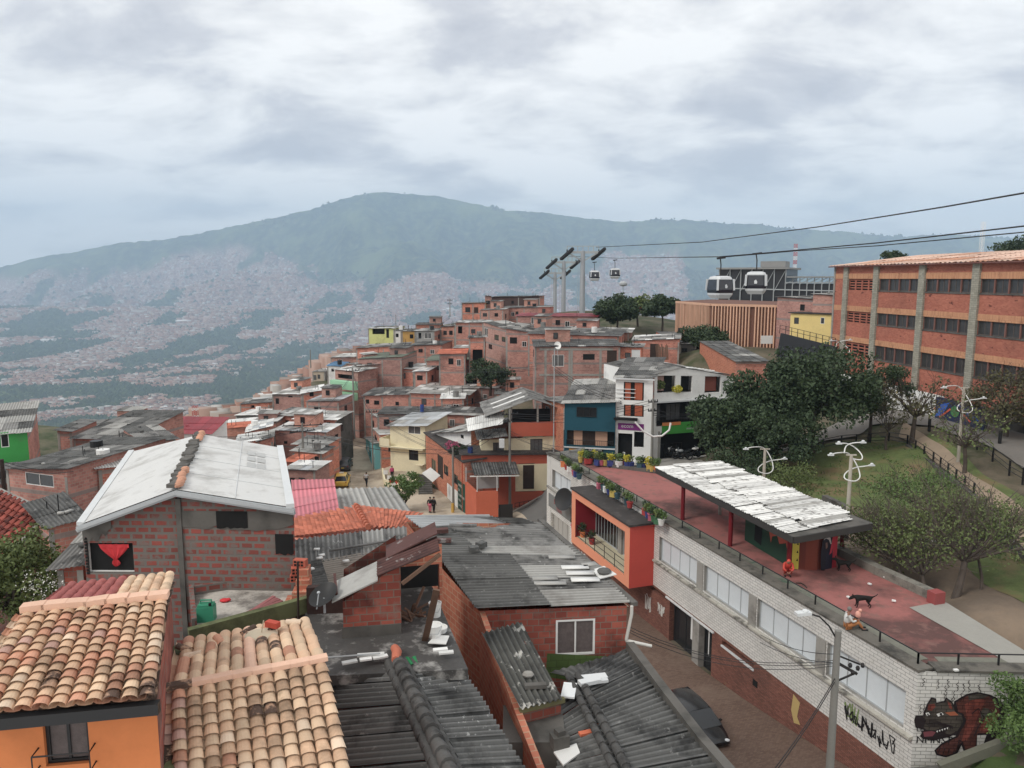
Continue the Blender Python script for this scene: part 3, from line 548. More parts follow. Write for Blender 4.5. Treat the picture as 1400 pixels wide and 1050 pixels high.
   FU = Fac(q0, q0 + F.u * w_); window(o, FU, w_ * .3, w_ * .3 + .6, FL.z + h_ * .35, FL.z + h_ * .8, 1, dframe, glass, .01)
  if random.random() < .35:
   p = BL.lerp(FR, R(.2, .8)); mb = MB(); mb.tube([V((p.x, p.y, FL.z + .1)), V((p.x, p.y, FL.z + .9))], .42, 10); mb.build('tank', random.choice((MC['fibre_cement_grey'], blk, wframe)), o)
 LG[label] = o; return o, F, zt
def gable(o, F, FLp, FRp, L, rise, roof='mix', oh=.3, k=3, m=0, z0=None):
 """two slopes with the ridge running away from the front; also the gable triangle"""
 z = FLp.z if z0 is None else z0; mid = (FLp + FRp) / 2; of = F.n * oh; ov = F.u * oh; up = V((0, 0, rise)); dn = V((0, 0, rise * oh / (F.L / 2)))
 b0 = F.n * L; R0, R1 = mid - of + up, mid + b0 + of + up; mb = MB(); pal = PW.get(roof, [(0, 1)])
 corr(mb, R1, R0, FLp - of - ov - dn, FLp + b0 + of - ov - dn, pal, k=k); corr(mb, R0, R1, FRp + b0 + of + ov - dn, FRp - of + ov - dn, pal, k=k)
 mb.tube([R0 + V((0, 0, .04)), R1 + V((0, 0, .04))], .1, 6, 1); return mb.build('roof', RP[roof], o)
def cyl(name, m, par, pts, r, k=8): mb = MB(); mb.tube(pts, r, k); return mb.build(name, m, par, smooth=True)
UP = V((0, 0, 1))
def wires(name, label, a, b_, cnt, spread=.25, sag=.5, r=.018, grp='overhead cables'):
 mb = MB(); a, b_ = V(a), V(b_)
 for i in range(cnt):
  o_ = V((0, 0, -spread * i)); s_ = sag * R(.8, 1.3); pts = [a.lerp(b_, t_ / 10) + o_ * (1 if i % 2 else .8) - UP * s_ * 4 * (t_ / 10) * (1 - t_ / 10) for t_ in range(11)]
  mb.tube(pts, r, 4)
 return tag(mb.build(name, MC['black_paint']), label, 'cable', grp)
# ---------------- foliage ----------------
def leaves(name, par, ctrs, rad, n_, s, mat, flat=.75, drop=0, org=None):
 ctrs = np.array(ctrs); k = rng.randint(0, len(ctrs), n_); rad = np.array(rad) if hasattr(rad, '__len__') else np.full(len(ctrs), rad)
 d = rng.normal(size=(n_, 3)); d /= np.linalg.norm(d, axis=1, keepdims=True); rr = rng.rand(n_, 1) ** .45
 p = ctrs[k] + d * rr * rad[k][:, None] * np.array([1, 1, flat]); a = rng.normal(size=(n_, 3)); a /= np.linalg.norm(a, axis=1, keepdims=True)
 b_ = np.cross(a, rng.normal(size=(n_, 3))); b_ /= np.linalg.norm(b_, axis=1, keepdims=True); sz = s * rng.uniform(.6, 1.4, (n_, 1))
 a = a * sz; b_ = b_ * sz * .6; vv = np.stack([p - a, p + b_, p + a, p - b_], 1).reshape(-1, 3) - np.array(wloc(par))
 me = bpy.data.meshes.new(name); me.vertices.add(n_ * 4); me.vertices.foreach_set('co', vv.ravel()); me.loops.add(n_ * 4); me.loops.foreach_set('vertex_index', np.arange(n_ * 4)); me.polygons.add(n_); me.polygons.foreach_set('loop_start', np.arange(0, n_ * 4, 4)); me.update(calc_edges=True)
 a1 = me.attributes.new('v', 'FLOAT', 'FACE'); a1.data.foreach_set('value', np.clip(rng.rand(n_) * .55 + (rng.rand(len(ctrs))[k] * .45), 0, 1))
 me.materials.append(mat); o = bpy.data.objects.new(name, me); C.objects.link(o); o.parent = par; return o
def tree(label, base, h, cr, mat, nl=6000, s=.14, ncl=26, flat=.62, trunk=.18, th=.4, grp=None, name='tree', seed=0, crad=.34, bare=0, cat='tree', skew=(0, 0), up_=.5):
 random.seed(seed + 100); base = V(base); o = thing(name, label, cat, base, grp)
 cen = base + V((skew[0], skew[1], h - cr * flat * .95)); mb = MB(); fork = base + V((skew[0] * .3 + R(-.2, .2), skew[1] * .3 + R(-.2, .2), h * th)); mb.tube([base - UP * .4, base + (fork - base) * .5 + V((R(-.1, .1), R(-.1, .1), 0)), fork], [trunk * 1.3, trunk, trunk * .8], 8)
 cl = []
 for i in range(ncl):
  a = 2.4 * i; q = math.sqrt((i + .5) / ncl); z = R(-up_, 1) * math.sqrt(max(0, 1 - q * q * .85)) ; cl.append(cen + V((math.cos(a) * q * cr * R(.8, 1.05), math.sin(a) * q * cr * R(.8, 1.05), z * cr * flat)))
 for i, c in enumerate(cl):
  if i % 2 == 0 or bare:
   m1 = fork.lerp(c, .45) + V((R(-.3, .3), R(-.3, .3), R(-.1, .4))) * cr * .15; mb.tube([fork, m1, c], [trunk * .55, trunk * .3, trunk * .08], 5, cap=False)
   for _ in range(3 if bare else 1):
    e = c + V((R(-1, 1), R(-1, 1), R(-.2, 1))) * cr * .35; mb.tube([m1.lerp(c, .5), e], [trunk * .18, trunk * .04], 4, cap=False)
    for _ in range(3 if bare else 0): mb.tube([m1.lerp(e, R(.4, .9)), e + V((R(-1, 1), R(-1, 1), R(-.5, 1))) * cr * .2], [trunk * .08, .012], 3, cap=False)
 mb.build('trunk', bark, o)
 if nl: leaves('crown', o, [tuple(c) for c in cl], [cr * crad * R(.7, 1.25) for c in cl], nl, s, mat, .8)
 return o
# ---------------- foreground: orange house with weathered barrel tiles ----------------
random.seed(21)
zE, zR = -6.0, -5.3
D1, C1 = PZ(-56, 982, zE), PZ(213, 957, zE); A1, B1 = PZ(33, 842, zR), PZ(230, 823, zR)
oh = thing('orange_house', 'orange rendered house under weathered tan barrel tiles, bottom left corner', 'house', V((C1.x - 2, C1.y, -17)))
def pick1(i, j):
 if i == 10 and j > 10 and j < 50: return 5
 return random.choices([0, 1, 2, 3, 4, 5], [7, 1.2, 3.4, .5, 1.2, .15])[0]
mb = MB(); tiles(mb, A1, B1, C1, D1, 11, 13, pick1, z=.05); MT = [t_tan, t_pale, t_salmon, t_pink, t_yel, t_burnt, t_red, ridge_c]
mb.add([A1 - UP * .06, B1 - UP * .06, C1 - UP * .06, D1 - UP * .06], 5, .3)
Bk, Ak = PZ(239, 790, zR - .95), PZ(92, 806, zR - .95)
tiles(mb, A1.lerp(B1, .09), B1, Bk, Ak, 11, 9, lambda i, j: 6 if i < 6 else random.choice([4, 0, 4]), z=.04, tilt=.03)
mb.add([A1 - UP * .08, B1 - UP * .08, Bk - UP * .08, Ak - UP * .08], 5, .3)
for i in range(7):                                             # flat ridge caps
 a, b_ = A1.lerp(B1, i / 7 - .012), A1.lerp(B1, (i + 1) / 7 + .006); mb.bar(a + UP * R(.12, .14), b_ + UP * R(.13, .155), .2, .1, 7, R(.2, .9))
mb.build('roof', MT, oh)
F = Fac(PZ(-56, 982, zE), PZ(209, 962, zE)); F.A = V(F.A); fo = F.n * .3; F.A += fo; F = Fac(F.A, F.A + F.u * F.L)
w0, zt_ = F.at(57, 980); w1, zb_ = F.at(124, 1043); mb = MB(); L1 = F.L - .05
hole_wall(mb, F, -3, L1, -17, zE - .08, zE - .08, [(w0, w1, zb_, zE - .35)], 0, .15)
sd = F.p(L1, 0); bk = V((Bk.x - .1, Bk.y, 0)); rg = V((B1.x - .1, B1.y, 0))
mb.add([V((sd.x, sd.y, -17)), V((bk.x, bk.y, -17)), V((bk.x, bk.y, Bk.z - .08)), V((rg.x, rg.y, zR - .1)), V((sd.x, sd.y, zE - .08))], 1)
q = F.p(-3, 0) + F.n * 7; mb.add([V((bk.x, bk.y, -17)), V((q.x, q.y, -17)), V((q.x, q.y, -10.5)), V((bk.x, bk.y, Bk.z - .08))], 1)
mb.build('wall', [orange_r, B_red], oh)
wn = window(oh, F, w0, w1, zb_, zE - .35, 2, blk, curt, -.12)
mb = MB()
for zz_ in (zb_ + .02, zb_ + .3):
 mb.tube([F.p(w0 - .08, zz_, -.0), F.p(w0 - .08, zz_, .22), F.p(w1 + .08, zz_, .22), F.p(w1 + .08, zz_, 0)], .014, 5)
for i in range(2): mb.tube([F.p(w0 - .08 + (w1 - w0 + .16) * i, zb_ + .02, .22), F.p(w0 - .08 + (w1 - w0 + .16) * i, zb_ + .3, .22)], .012, 4)
mb.build('window_rail', blk, oh)
mb = MB(); mb.bar(D1 - UP * .1 - F.n * .03, C1 + (C1 - D1).normalized() * .05 - UP * .1 - F.n * .03, .14, .17); mb.build('gutter', blk, oh)
# mossy boundary wall between the two tiled houses
mb = MB(); g0, g1, g2 = PZ(228, 1075, -7.6), PZ(229, 960, -7.5), PZ(243, 882, -7.5)
for a, b_ in ((g0, g1), (g1, g2)): mb.bar(V((a.x, a.y, -12)) + UP * 2.2, V((b_.x, b_.y, -12)) + UP * 2.2, .26, 4.6)
tag(mb.build('boundary_wall', moss), 'green mossy boundary wall between the orange house and tan tiled roof', 'wall')
# ---------------- tan tiled house ----------------
random.seed(5)
A2, B2 = PZ(234, 948, -6.9), PZ(447, 908, -6.9); D2, C2 = PZ(238, 1235, -8.6), PZ(513, 1210, -8.6)
o2 = thing('tiled_roof_house', 'house under new pale tan barrel tiles with broken tiles along its far slope', 'house', V(((A2 + B2) / 2).xy.to_3d() - UP * 17))
def pick2(i, j):
 if i == 0: return random.choice([2, 3, 5, 0])
 if j == 3 and i in (5, 6): return 5
 return random.choices([0, 1, 4, 2], [5, .6, 9, .12])[0]
mb = MB(); tiles(mb, A2, B2, C2, D2, 11, 18, pick2, z=.04); mb.add([A2 - UP * .08, B2 - UP * .08, C2 - UP * .08, D2 - UP * .08], 5, .3)
Ak, Bk = PZ(250, 882, -7.7), PZ(424, 852, -7.7)
tiles(mb, A2, B2, Bk, Ak, 11, 6, lambda i, j: 7 if i == 5 else random.choices([0, 4, 2, 5], [4, 4, .8 if i > 1 else 6, .15])[0], z=.03, tilt=.02)
mb.add([A2 - UP * .1, B2 - UP * .1, Bk - UP * .1, Ak - UP * .1], 5, .3)
for i in range(8):
 a, b_ = A2.lerp(B2, i / 8 - .05 * (i == 0)), A2.lerp(B2, (i + 1) / 8 + .004); mb.bar(a + UP * R(.12, .13), b_ + UP * R(.125, .14), .17, .08, 7 if i else 5, R(.3, .9))
mb.build('roof', [t_yel, t_pale, t_salmon, t_pink, t_tan, t_burnt, t_red, MC['ridge_mortar_pale']], o2)
for i in range(9):                                            # loose broken tiles
 mbb = MB(); u = [.03, .1, .28, .5, .54, .62, .66, .86, .22][i]; t_ = [.75, .55, .8, .93, .85, .88, .8, .95, .62][i]; p = bil(A2, B2, Bk, Ak, u, t_) + UP * .12; an = R(0, 3); d = V((math.cos(an), math.sin(an), R(-.2, .3))) * .16; rows = []
 for e in (p - d, p + d): rows.append([e + V((-d.y, d.x, 0)).normalized() * .09 * math.cos(3.14 * q / 6) + UP * (.07 * math.sin(3.14 * q / 6)) for q in range(7)])
 mbb.grid(rows, 0, R(.2, .9)); mbb.build('broken_tile', [t_burnt, t_pale, t_salmon][i % 3], o2)
mb = MB(); P4 = [V((D2.x + .1, D2.y, 0)), V((C2.x - .1, C2.y, 0)), V((B2.x - .05, B2.y, 0)), V((Bk.x, Bk.y, 0)), V((Ak.x, Ak.y, 0)), V((A2.x + .1, A2.y, 0))]; zs = [-8.75, -8.75, -7.05, -7.85, -7.85, -7.05]
for i in range(6):
 j = (i + 1) % 6; mb.add([V((*P4[i].xy, -17)), V((*P4[j].xy, -17)), V((*P4[j].xy, zs[j])), V((*P4[i].xy, zs[i]))])
mb.build('wall', B_orange, o2)
# ---------------- brick house with white roof and red curtain ----------------
random.seed(8)
fl, fr_, fg = PZ(112, 714, -6.9), PZ(401, 690, -6.3), PZ(246, 668, -5.9)
Fh = Fac(fl, V((fg.x, fg.y, 0))); o3 = thing('brick_house', 'unplastered brick house with white gabled roof and red curtain in its window', 'house', V((fg.x, fg.y, -15)))
Fr = Fac(fg + V((.06, -.12, 0)), fr_); mb = MB(); a, z1 = Fh.at(118, 742); b_, z0 = Fh.at(184, 783)
hole_wall(mb, Fh, 0, Fh.L, -15, fl.z, fg.z - .05, [(a, b_, z0, z1)], 0, .16, 1)
hole_wall(mb, Fr, 0, Fr.L, -15, fg.z - .1, fr_.z - .05, [], 0, .16, 1)
bl, brg, brr = PZ(172, 620, -6.9), PZ(271, 598, -5.9), PZ(381, 614, -6.3)
for p, q, zp, zq in ((fl, bl, -6.95, -6.95), (bl, brg, -6.95, -5.95), (brg, brr, -5.95, -6.35), (brr, fr_, -6.35, -6.35)): mb.add([V((*p.xy, -15)), V((*q.xy, -15)), V((*q.xy, zq)), V((*p.xy, zp))], 0)
mb.box(Fr.p(-.15, -15, .05), Fr.u * .15, -Fr.n * .0 + Fr.n * .3, UP * 8.85, 1)       # pillar at the step
mb.build('wall', [B_mortar, conc_d, conc], o3)
mb = MB(); m2 = MB()                                                          # hollow block ends by the window
for i in range(12): m2.box(Fh.p(.03, z0 - .05 + i * .2 * (z1 - z0) / 1.9, .012), Fh.u * .09, -Fh.n * .004, UP * .07)
m2.build('block_hollows', dark, o3)
mp0 = []
for (F_, s0, s1, za, zb_, mm) in ((Fh, .0, .85, -7.42, -7.0, 0), (Fr, .0, Fr.L - .02, -6.98, -6.5, 0), (Fr, 1.0, 1.9, -6.99, -6.5, 1), (Fr, Fr.L - .55, Fr.L - .03, -7.75, -7.15, 1)):
 pts = [(s0, zb_)] + [(s0 + (s1 - s0) * i / 9, za + ((R(-.1, .12) if mm == 0 else R(-.03, .03)) + (.35 * (i / 9) ** 3 if mm == 0 and F_ is Fh else 0))) for i in range(10)] + [(s1, zb_)]
 mb = MB(); z_ = .028 if mm == 0 else .036
 if F_ is Fh: pts[-1] = (s1, zb_ + .28)
 for i in range(1, 10): mb.add([F_.p(pts[i][0], pts[i][1], z_), F_.p(pts[i + 1][0], pts[i + 1][1], z_), F_.p(pts[i + 1][0], zb_ + (.0 if F_ is Fr else .26 * (i + 1) / 10), z_), F_.p(pts[i][0], zb_ + (.0 if F_ is Fr else .26 * i / 10), z_)],0)
 mb.build('mortar_patch' if mm == 0 else 'tar_patch', conc_d if mm == 0 else M('tar', (.012, .012, .012), var=.3), o3)
wn = window(o3, Fh, a, b_, z0, z1, 1, wframe, dark, -.13, .03)
mb = MB(); cx = a + (b_ - a) * .6; ztop = z1 - .06; rows = []                   # knotted red curtain
for zf, wd in ((0, .46), (.2, .4), (.4, .26), (.58, .1), (.64, .05), (.7, .1), (.8, .13), (.88, .09), (.92, .03)):
 rows.append([Fh.p(cx + wd * (q / 12 - .5) * 2 * .95 + .0 - .06 * (1 - zf), ztop - zf * .72 - (.14 * abs(q / 12 - .5) * 2 * (zf == 0) * 0), -.06 + .035 * math.sin(q * 2.4)) for q in range(13)])
mb.grid(rows); rows = []
mb.grid([[Fh.p(a + .35 + .85 * q / 10, ztop - e * .1, -.05 + .02 * math.sin(q * 2)) for q in range(11)] for e in (0, 1)]); mb.build('curtain', redcur, wn, smooth=True)
mb = MB()
def edge(p, q, w, h, m_): mb.bar(p, q, w, h, m_)
ofr = V((0, -.35, 0)); e1, e2, e3 = fl + V((-.02, -.22, -.02)), fg + V((0, -.28, .06)), fr_ + V((.1, -.22, -.02))
bL, bG, bR = bl + V((-.02, .3, -.02)), brg + V((0, .3, .06)), brr + V((.08, .3, -.03))
mb.grid([[e1.lerp(bL, t_ / 6), e2.lerp(bG, t_ / 6)] for t_ in range(7)], 0, .5); mb.grid([[e2.lerp(bG, t_ / 6), e3.lerp(bR, t_ / 6)] for t_ in range(7)], 0, .6)
for h in (0, .06, .115):
 for p, q in ((e1, e2), (e2, e3)): mb.bar(p - UP * (.06 + h) + V((0, -.01 - .015 * (h > 0) + .04 * (h > .1), 0)), q - UP * (.06 + h) + V((0, -.01 - .015 * (h > 0) + .04 * (h > .1), 0)), .1, .06, 1, .5)
mb.bar(e1 + V((.1, 0, .05)), bL + V((.1, 0, .05)), .2, .1, 2); mb.bar(e3 + V((-.12, 0, .05)), bR + V((-.12, 0, .05)), .22, .12, 2)
for i in range(1, 4): t_ = i / 4; mb.bar(e2.lerp(bG, t_) + UP * .012, e3.lerp(bR, t_) + UP * .012, .02, .012, 2)
mb.bar(e2.lerp(e3, .5) + UP * .012, bG.lerp(bR, .5) + UP * .012, .02, .012, 2)
mb.build('roof', [M('white_roof_panel', sr(200, 200, 197), var=.04, st=((.3, .29, .27), .7, .7, .5, .68), st2=((.2, .19, .17), .5, 3.5, .62, .72), rough=.7), steel, lpaint], o3)
mb = MB(); tc_ = e2.lerp(bG, .03); nrd = 26                                        # broken tile and mortar ridge
for i in range(nrd):
 t_ = i / nrd; p = e2.lerp(bG, t_ + .02) + UP * .05; mb.cbox(p + V((-.06 + R(-.05, .05), 0, -.02)), .32 * R(.6, 1.1), .3, .06 + R(0, .05), R(-.2, .2), 1, R(0, 1))
 if i < 7 or i > 20: mb.lathe(p + V((.05 + R(-.04, .04), 0, 0)), [(.12, 0), (.12, .06), (.08, .11), (.01, .13)], 8, 0, R(0, 1), 1, 1.6)
mb.build('ridge', [t_salmon, conc_d], o3)
F2 = Fac(e2, e3); mb = MB()
for i in range(3):
 for j in range(2):
  for q_ in ((.0,) if 0 else (0,)):
   p = bil(e2, e3, bR, bG, .56 + j * .105 + .02, .50 + i * .11); q = bil(e2, e3, bR, bG, .56 + j * .105 + .105, .50 + i * .11); r_ = bil(e2, e3, bR, bG, .56 + j * .105 + .105, .58 + i * .11); s_ = bil(e2, e3, bR, bG, .56 + j * .105 + .02, .58 + i * .11)
   mb.add([x + UP * .02 for x in (p, q, r_, s_)])
mb.build('skylight', M('skylight_grey', sr(176, 176, 172), rough=.4), o3)
# ---------------- small concrete terrace with green jerrycan ----------------
zt_ = -8.85; o4 = thing('roof_terrace', 'unfinished concrete roof slab with low walls beside the white roofed brick house', 'terrace', PZ(330, 840, -15))
c0, c1_, c2_, c3 = PZ(264, 862, zt_), PZ(262, 812, zt_), PZ(398, 792, zt_), PZ(420, 826, zt_)
mb = MB(); mb.slab([c0 - UP * .2, c3 - UP * .2, c2_ - UP * .2, c1_ - UP * .2], (0, 0, .2)); mb.slab([V((p.x, p.y, -15)) for p in (c0 + V((.1, .1, 0)), c3 + V((-.1, .1, 0)), c2_ + V((-.1, -.05, 0)), c1_ + V((.1, -.05, 0)))], (0, 0, 5.9), 1)
mb.build('slab', [M('stained_slab', sr(186, 180, 170), var=.2, sc=1.5, st=((.1, .09, .08), .8, 1.2, .45, .62)), B_mortar], o4)
mb = MB(); mb.bar(c0 + V((-.05, -.15, -.1)), c3 + V((.1, -.05, .05)), .2, .42); mb.build('mossy_kerb', moss, o4)
mb = MB(); mb.bar(c0 + V((.0, .1, .1)), c1_ + UP * .1, .12, .35); mb.bar(c1_ + V((0, -.05, .1)), c1_.lerp(c2_, .8) + V((0, -.05, .1)), .12, .3); mb.build('low_wall', B_mortar, o4)
mb = MB()
for i, (u, w, h) in enumerate(((0, 1.2, .25), (0, .8, .5), (.12, .5, .75), (.2, .42, 1.0))):
 p = c3.lerp(c2_, .05 + u); mb.cbox(p + V((-.15 + .05 * i, .2, h - .25 - .2)), w * .75, .45, .26, .1, 0)
mb.build('brick_stub', B_orange, o4)
def hollow_brick(p, rz, label):
 mb = MB(); mb.cbox(p, .36, .2, .2, rz, 0, R(.3, .9)); u_ = V((math.cos(rz), math.sin(rz), 0)); w_ = V((-u_.y, u_.x, 0))
 for i in range(3):
  for j in range(2): mb.box(V(p) - w_ * .102 + u_ * (-.15 + i * .1) + UP * (.03 + j * .09), u_ * .07, -w_ * .004, UP * .06, 1)
 return tag(mb.build('hollow_brick', [M('new_clay_brick', sr(190, 96, 72), vk=.3), dark]), label, 'brick', 'loose hollow clay bricks')
pb = c3.lerp(c2_, .4)
hollow_brick(pb + V((-.05, -.1, .42)), .1, 'hollow orange brick, lowest of the pile at the roof terrace corner'); hollow_brick(pb + V((-.02, -.1, .63)), .25, 'hollow orange brick in the middle of the pile at the roof terrace corner'); hollow_brick(pb + V((.05, -.05, .84)), -.15, 'hollow orange brick on top of the pile at the roof terrace corner')
def jerrycan():
 p = PZ(283, 848, zt_); o = thing('jerrycan', 'green plastic jerrycan standing on the concrete roof terrace', 'jerrycan', p); mb = MB()
 mb.cbox(p, .42, .3, .4, .1); mb.cbox(p + UP * .4, .38, .26, .06, .1); mb.tube([p + V((-.14, 0, .45)), p + V((-.14, 0, .55)), p + V((.14, .02, .55)), p + V((.14, .02, .45))], .022, 6); mb.build('body', M('green_plastic', sr(46, 140, 108), rough=.4), o)
 mb = MB(); mb.lathe(p + V((.14, -.1, .45)), [(.04, 0), (.04, .06)], 8); mb.build('cap', dark, o)
jerrycan()
mb = MB(); a, b_ = PZ(333, 853 - 12, zt_ + .1), PZ(386, 832 - 10, zt_ + .12)
for i in range(4): mb.bar(a + V((i * .06, i * .1, R(0, .03))), b_ + V((-i * .1, i * .08, R(0, .05))), .1, .03, 0, R(0, 1))
tag(mb.build('plank_pile', M('red_planks', sr(150, 92, 92), var=.2, sc=4)), 'pile of faded red planks lying on the concrete roof terrace', 'planks')
mb = MB(); p = PZ(307, 823, zt_); mb.ball(p + UP * .05, .14, .1, .05, 8); mb.ball(p + V((.1, .02, .06)), .08, .06, .05, 6); tag(mb.build('cloth_scrap', redcur, smooth=True), 'small crumpled red cloth scrap on the concrete terrace', 'cloth')
mb = MB(); mb.tube([PZ(408, 862, -9.4), PZ(407, 768, -7.4)], .03, 6); tag(mb.build('rebar_post', wood_d), 'thin dark post standing beside the pile of orange bricks', 'post')
# ---------------- brick stair-head with patched maroon roof ----------------
random.seed(12)
zf = -9.0; o5 = thing('stairhead_hut', 'small brick stairhead hut with patched maroon sheet roof on the dark terrace', 'hut', PZ(508, 868, zf))
a0, a1, a2 = PZ(470, 872, zf), PZ(549, 866, zf), PZ(460, 852, zf)
up0, up1 = 2.05, 2.6
bk = V((-.45, 2.2, 0)); mb = MB(); Fs = Fac(a0, a1)
mb.add([a0, a1, a1 + UP * 1.85, a0 + UP * .95], 0); mb.add([a0, a0 + bk, a0 + bk + UP * .95, a0 + UP * .95], 0); mb.add([a1, a1 + bk, a1 + bk + UP * 1.85, a1 + UP * 1.85], 0); mb.add([a0 + bk, a1 + bk, a1 + bk + UP * 1.85, a0 + bk + UP * .95])
mb.box(a0 + V((-.03, -.04, 0)), (a1 - a0) + V((.03, 0, 0)), V((0, .04, 0)), UP * .28, 1); mb.build('wall', [B_red, conc_d], o5)
r0 = PZ(466, 806 + 14, zf + .95); d_ = (a1 - a0); rl = d_.normalized(); nrm_ = V((-rl.y, rl.x, 0))
L0 = a0 + UP * 1.02 - rl * .25 - nrm_ * .2; L1_ = a1 + rl * 1.0 + UP * 2.2 - nrm_ * .2; dp = nrm_ * 1.9
def quadm(A, B, Cc, D, pal, **k): corr(mb, A, B, Cc, D, pal, **k)
mb = MB(); m0 = L0.lerp(L1_, .42)
mb.slab([L0, m0, m0 + dp * .7, L0 + dp * .7], (0, 0, .04), 2); quadm(L1_, L1_ + dp * .6, m0 + dp * .6 + UP * .06, m0 + UP * .06, [(0, 3), (1, 1)], sw=.8)
mm0 = L0.lerp(L1_, .5) + dp * .5 + UP * .1; mb.slab([mm0, L1_ + dp * .5 + UP * .12, L1_ + dp + UP * .12, mm0 + dp * .5], (0, 0, .04), 0)
mb.bar(L0 + nrm_ * .3 + UP * .1 + rl * .1, L0 + nrm_ * 1.3 + UP * .25, .07, .05, 0, up=(0, 0, 1)); mb.bar(L1_ - UP * .08, m0 + rl * .6 - UP * .1, .1, .08, 3)
mb.build('roof', [r_brown, r_mid, r_lite, timber], o5)
# dark flat terrace between
o6 = thing('flat_roof_terrace', 'dark wet concrete roof terrace around the brick stairhead hut', 'terrace', PZ(520, 900, -15)); mb = MB()
q4 = [PZ(424, 925, zf), PZ(640, 915, zf), PZ(590, 800, zf), PZ(415, 815, zf)]; mb.slab([p - UP * .25 for p in q4], (0, 0, .25)); mb.build('slab', [M('wet_slab', sr(74, 72, 70), var=.3, sc=1.5, st=((.36, .35, .33), .8, 1.6, .54, .66), rough=.6)], o6)
mb = MB(); mb.slab([V((p.x, p.y, -15)) for p in (q4[0] + V((.2, .2, 0)), q4[1] + V((-.3, .2, 0)), q4[2] + V((-.1, -.2, 0)), q4[3] + V((.2, -.2, 0)))], (0, 0, 5.75)); mb.build('wall', B_red, o6)
# dark recess wall at the rear left of the terrace
mb = MB(); a, b_ = PZ(420, 850 - 10, zf), PZ(470, 848 - 10, zf); mb.box(a, b_ - a, V((0, .2, 0)), UP * .75, 0)
tag(mb.build('parapet_wall', [M('dark_brick', sr(66, 48, 44), var=.3), conc_d]), 'dark brick parapet behind the satellite dish', 'wall')
def dish(p, az, r, label, m_=None, post=.5, el=.5):
 o = thing('satellite_dish', label, 'satellite dish', p, 'satellite dishes'); mb = MB(); c = V(p) + UP * post; ax = V((math.cos(az) * .85, math.sin(az) * .85, el)).normalized(); x = ax.cross(UP).normalized(); y = x.cross(ax); rows = []
 for i in range(5):
  q = i / 4 * r; rows.append([c + ax * (q * q / r * .3) + x * math.cos(6.283 * j / 16) * q * .8 + y * math.sin(6.283 * j / 16) * q for j in range(16)])
 mb.grid(rows, 0, .5, True); mb.build('reflector', m_ or M('dish_dark', sr(46, 46, 46), rough=.5), o, smooth=True); mb = MB(); mb.tube([p, c], .03, 6); mb.tube([c - y * r * .9, c + ax * r * .7 - y * r * .3], .015, 4); mb.tube([c + ax * r * .7 - y * r * .3, c + ax * r * .78 - y * r * .3], .04, 6); mb.build('mast', steel, o)
 return o
dish(PZ(444, 838, -8.3), -1.9, .42, 'dark oval satellite dish on the dark parapet beside the stairhead hut', post=.4, el=1.9)
mb = MB(); p = PZ(357, 868, -7.4); mb.ball(p, .34, .3, .05, 14); mb.tube([p, p + V((.05, .05, .3))], .012, 4); tag(mb.build('fallen_dish', M('dish_beige', sr(190, 176, 150))), 'beige dish lying flat on the broken far slope of the tan tiles', 'satellite dish')
mb = MB(); p = PZ(373, 857, -7.3); mb.cbox(p, .3, .14, .12, -.4); tag(mb.build('red_brick', M('loose_red_brick', sr(186, 70, 50))), 'single red brick lying beside the fallen beige dish', 'brick')
# clutter of the terrace
def bucket(p, label, r=.17, h=.36):
 o = thing('bucket', label, 'bucket', p, 'white paint buckets'); mb = MB(); mb.lathe(p, [(r * .85, 0), (r, h), (r * 1.06, h), (r * 1.06, h + .02), (r * .9, h + .02), (r * .86, h - .02)], 14); mb.lathe(p + UP * (h - .04), [(.001, 0), (r * .95, 0)], 14); mb.build('body', wframe, o, smooth=False)
 mb = MB(); mb.tube([V(p) + V((-r, 0, h * .9)), V(p) + V((-r * .6, -r, h * .5)), V(p) + V((r * .6, -r, h * .5)), V(p) + V((r, 0, h * .9))], .008, 4); mb.build('handle', steel, o)
bucket(PZ(594, 870, zf + .1), 'white bucket, upper one of the stacked pair beside the long brick wall', .19, .3); bucket(PZ(601, 873, zf - .2), 'white bucket, lower one of the stacked pair beside the long brick wall', .2, .3); bucket(PZ(595, 842, zf), 'small white bucket by the leaning timber plank')
mb = MB(); mb.bar(PZ(581, 876, zf), PZ(597, 806, zf + 1.9), .16, .05, up=(0, 1, 0)); tag(mb.build('leaning_plank', timber), 'long brown timber plank leaning against the long brick wall', 'plank')
mb = MB()
for i in range(12): p = PZ(570 + R(-10, 8), 838 + R(-6, 14), zf); mb.bar(p, p + V((R(-.5, .5), R(-.4, .4), R(.1, .5))), .07, .04, 0, R(0, 1))
tag(mb.build('scrap_wood_pile', timber), 'heap of scrap wood in the dark corner of the terrace', 'scrap wood')
mb = MB(); p = PZ(600, 880, zf); mb.slab([p + V((-.25, -.2, .1)), p + V((.2, -.25, .1)), p + V((.25, .15, .12)), p + V((-.1, .2, .12))], (0, 0, .02)); tag(mb.build('white_board', r_white), 'small white board lying under the stacked buckets', 'board')
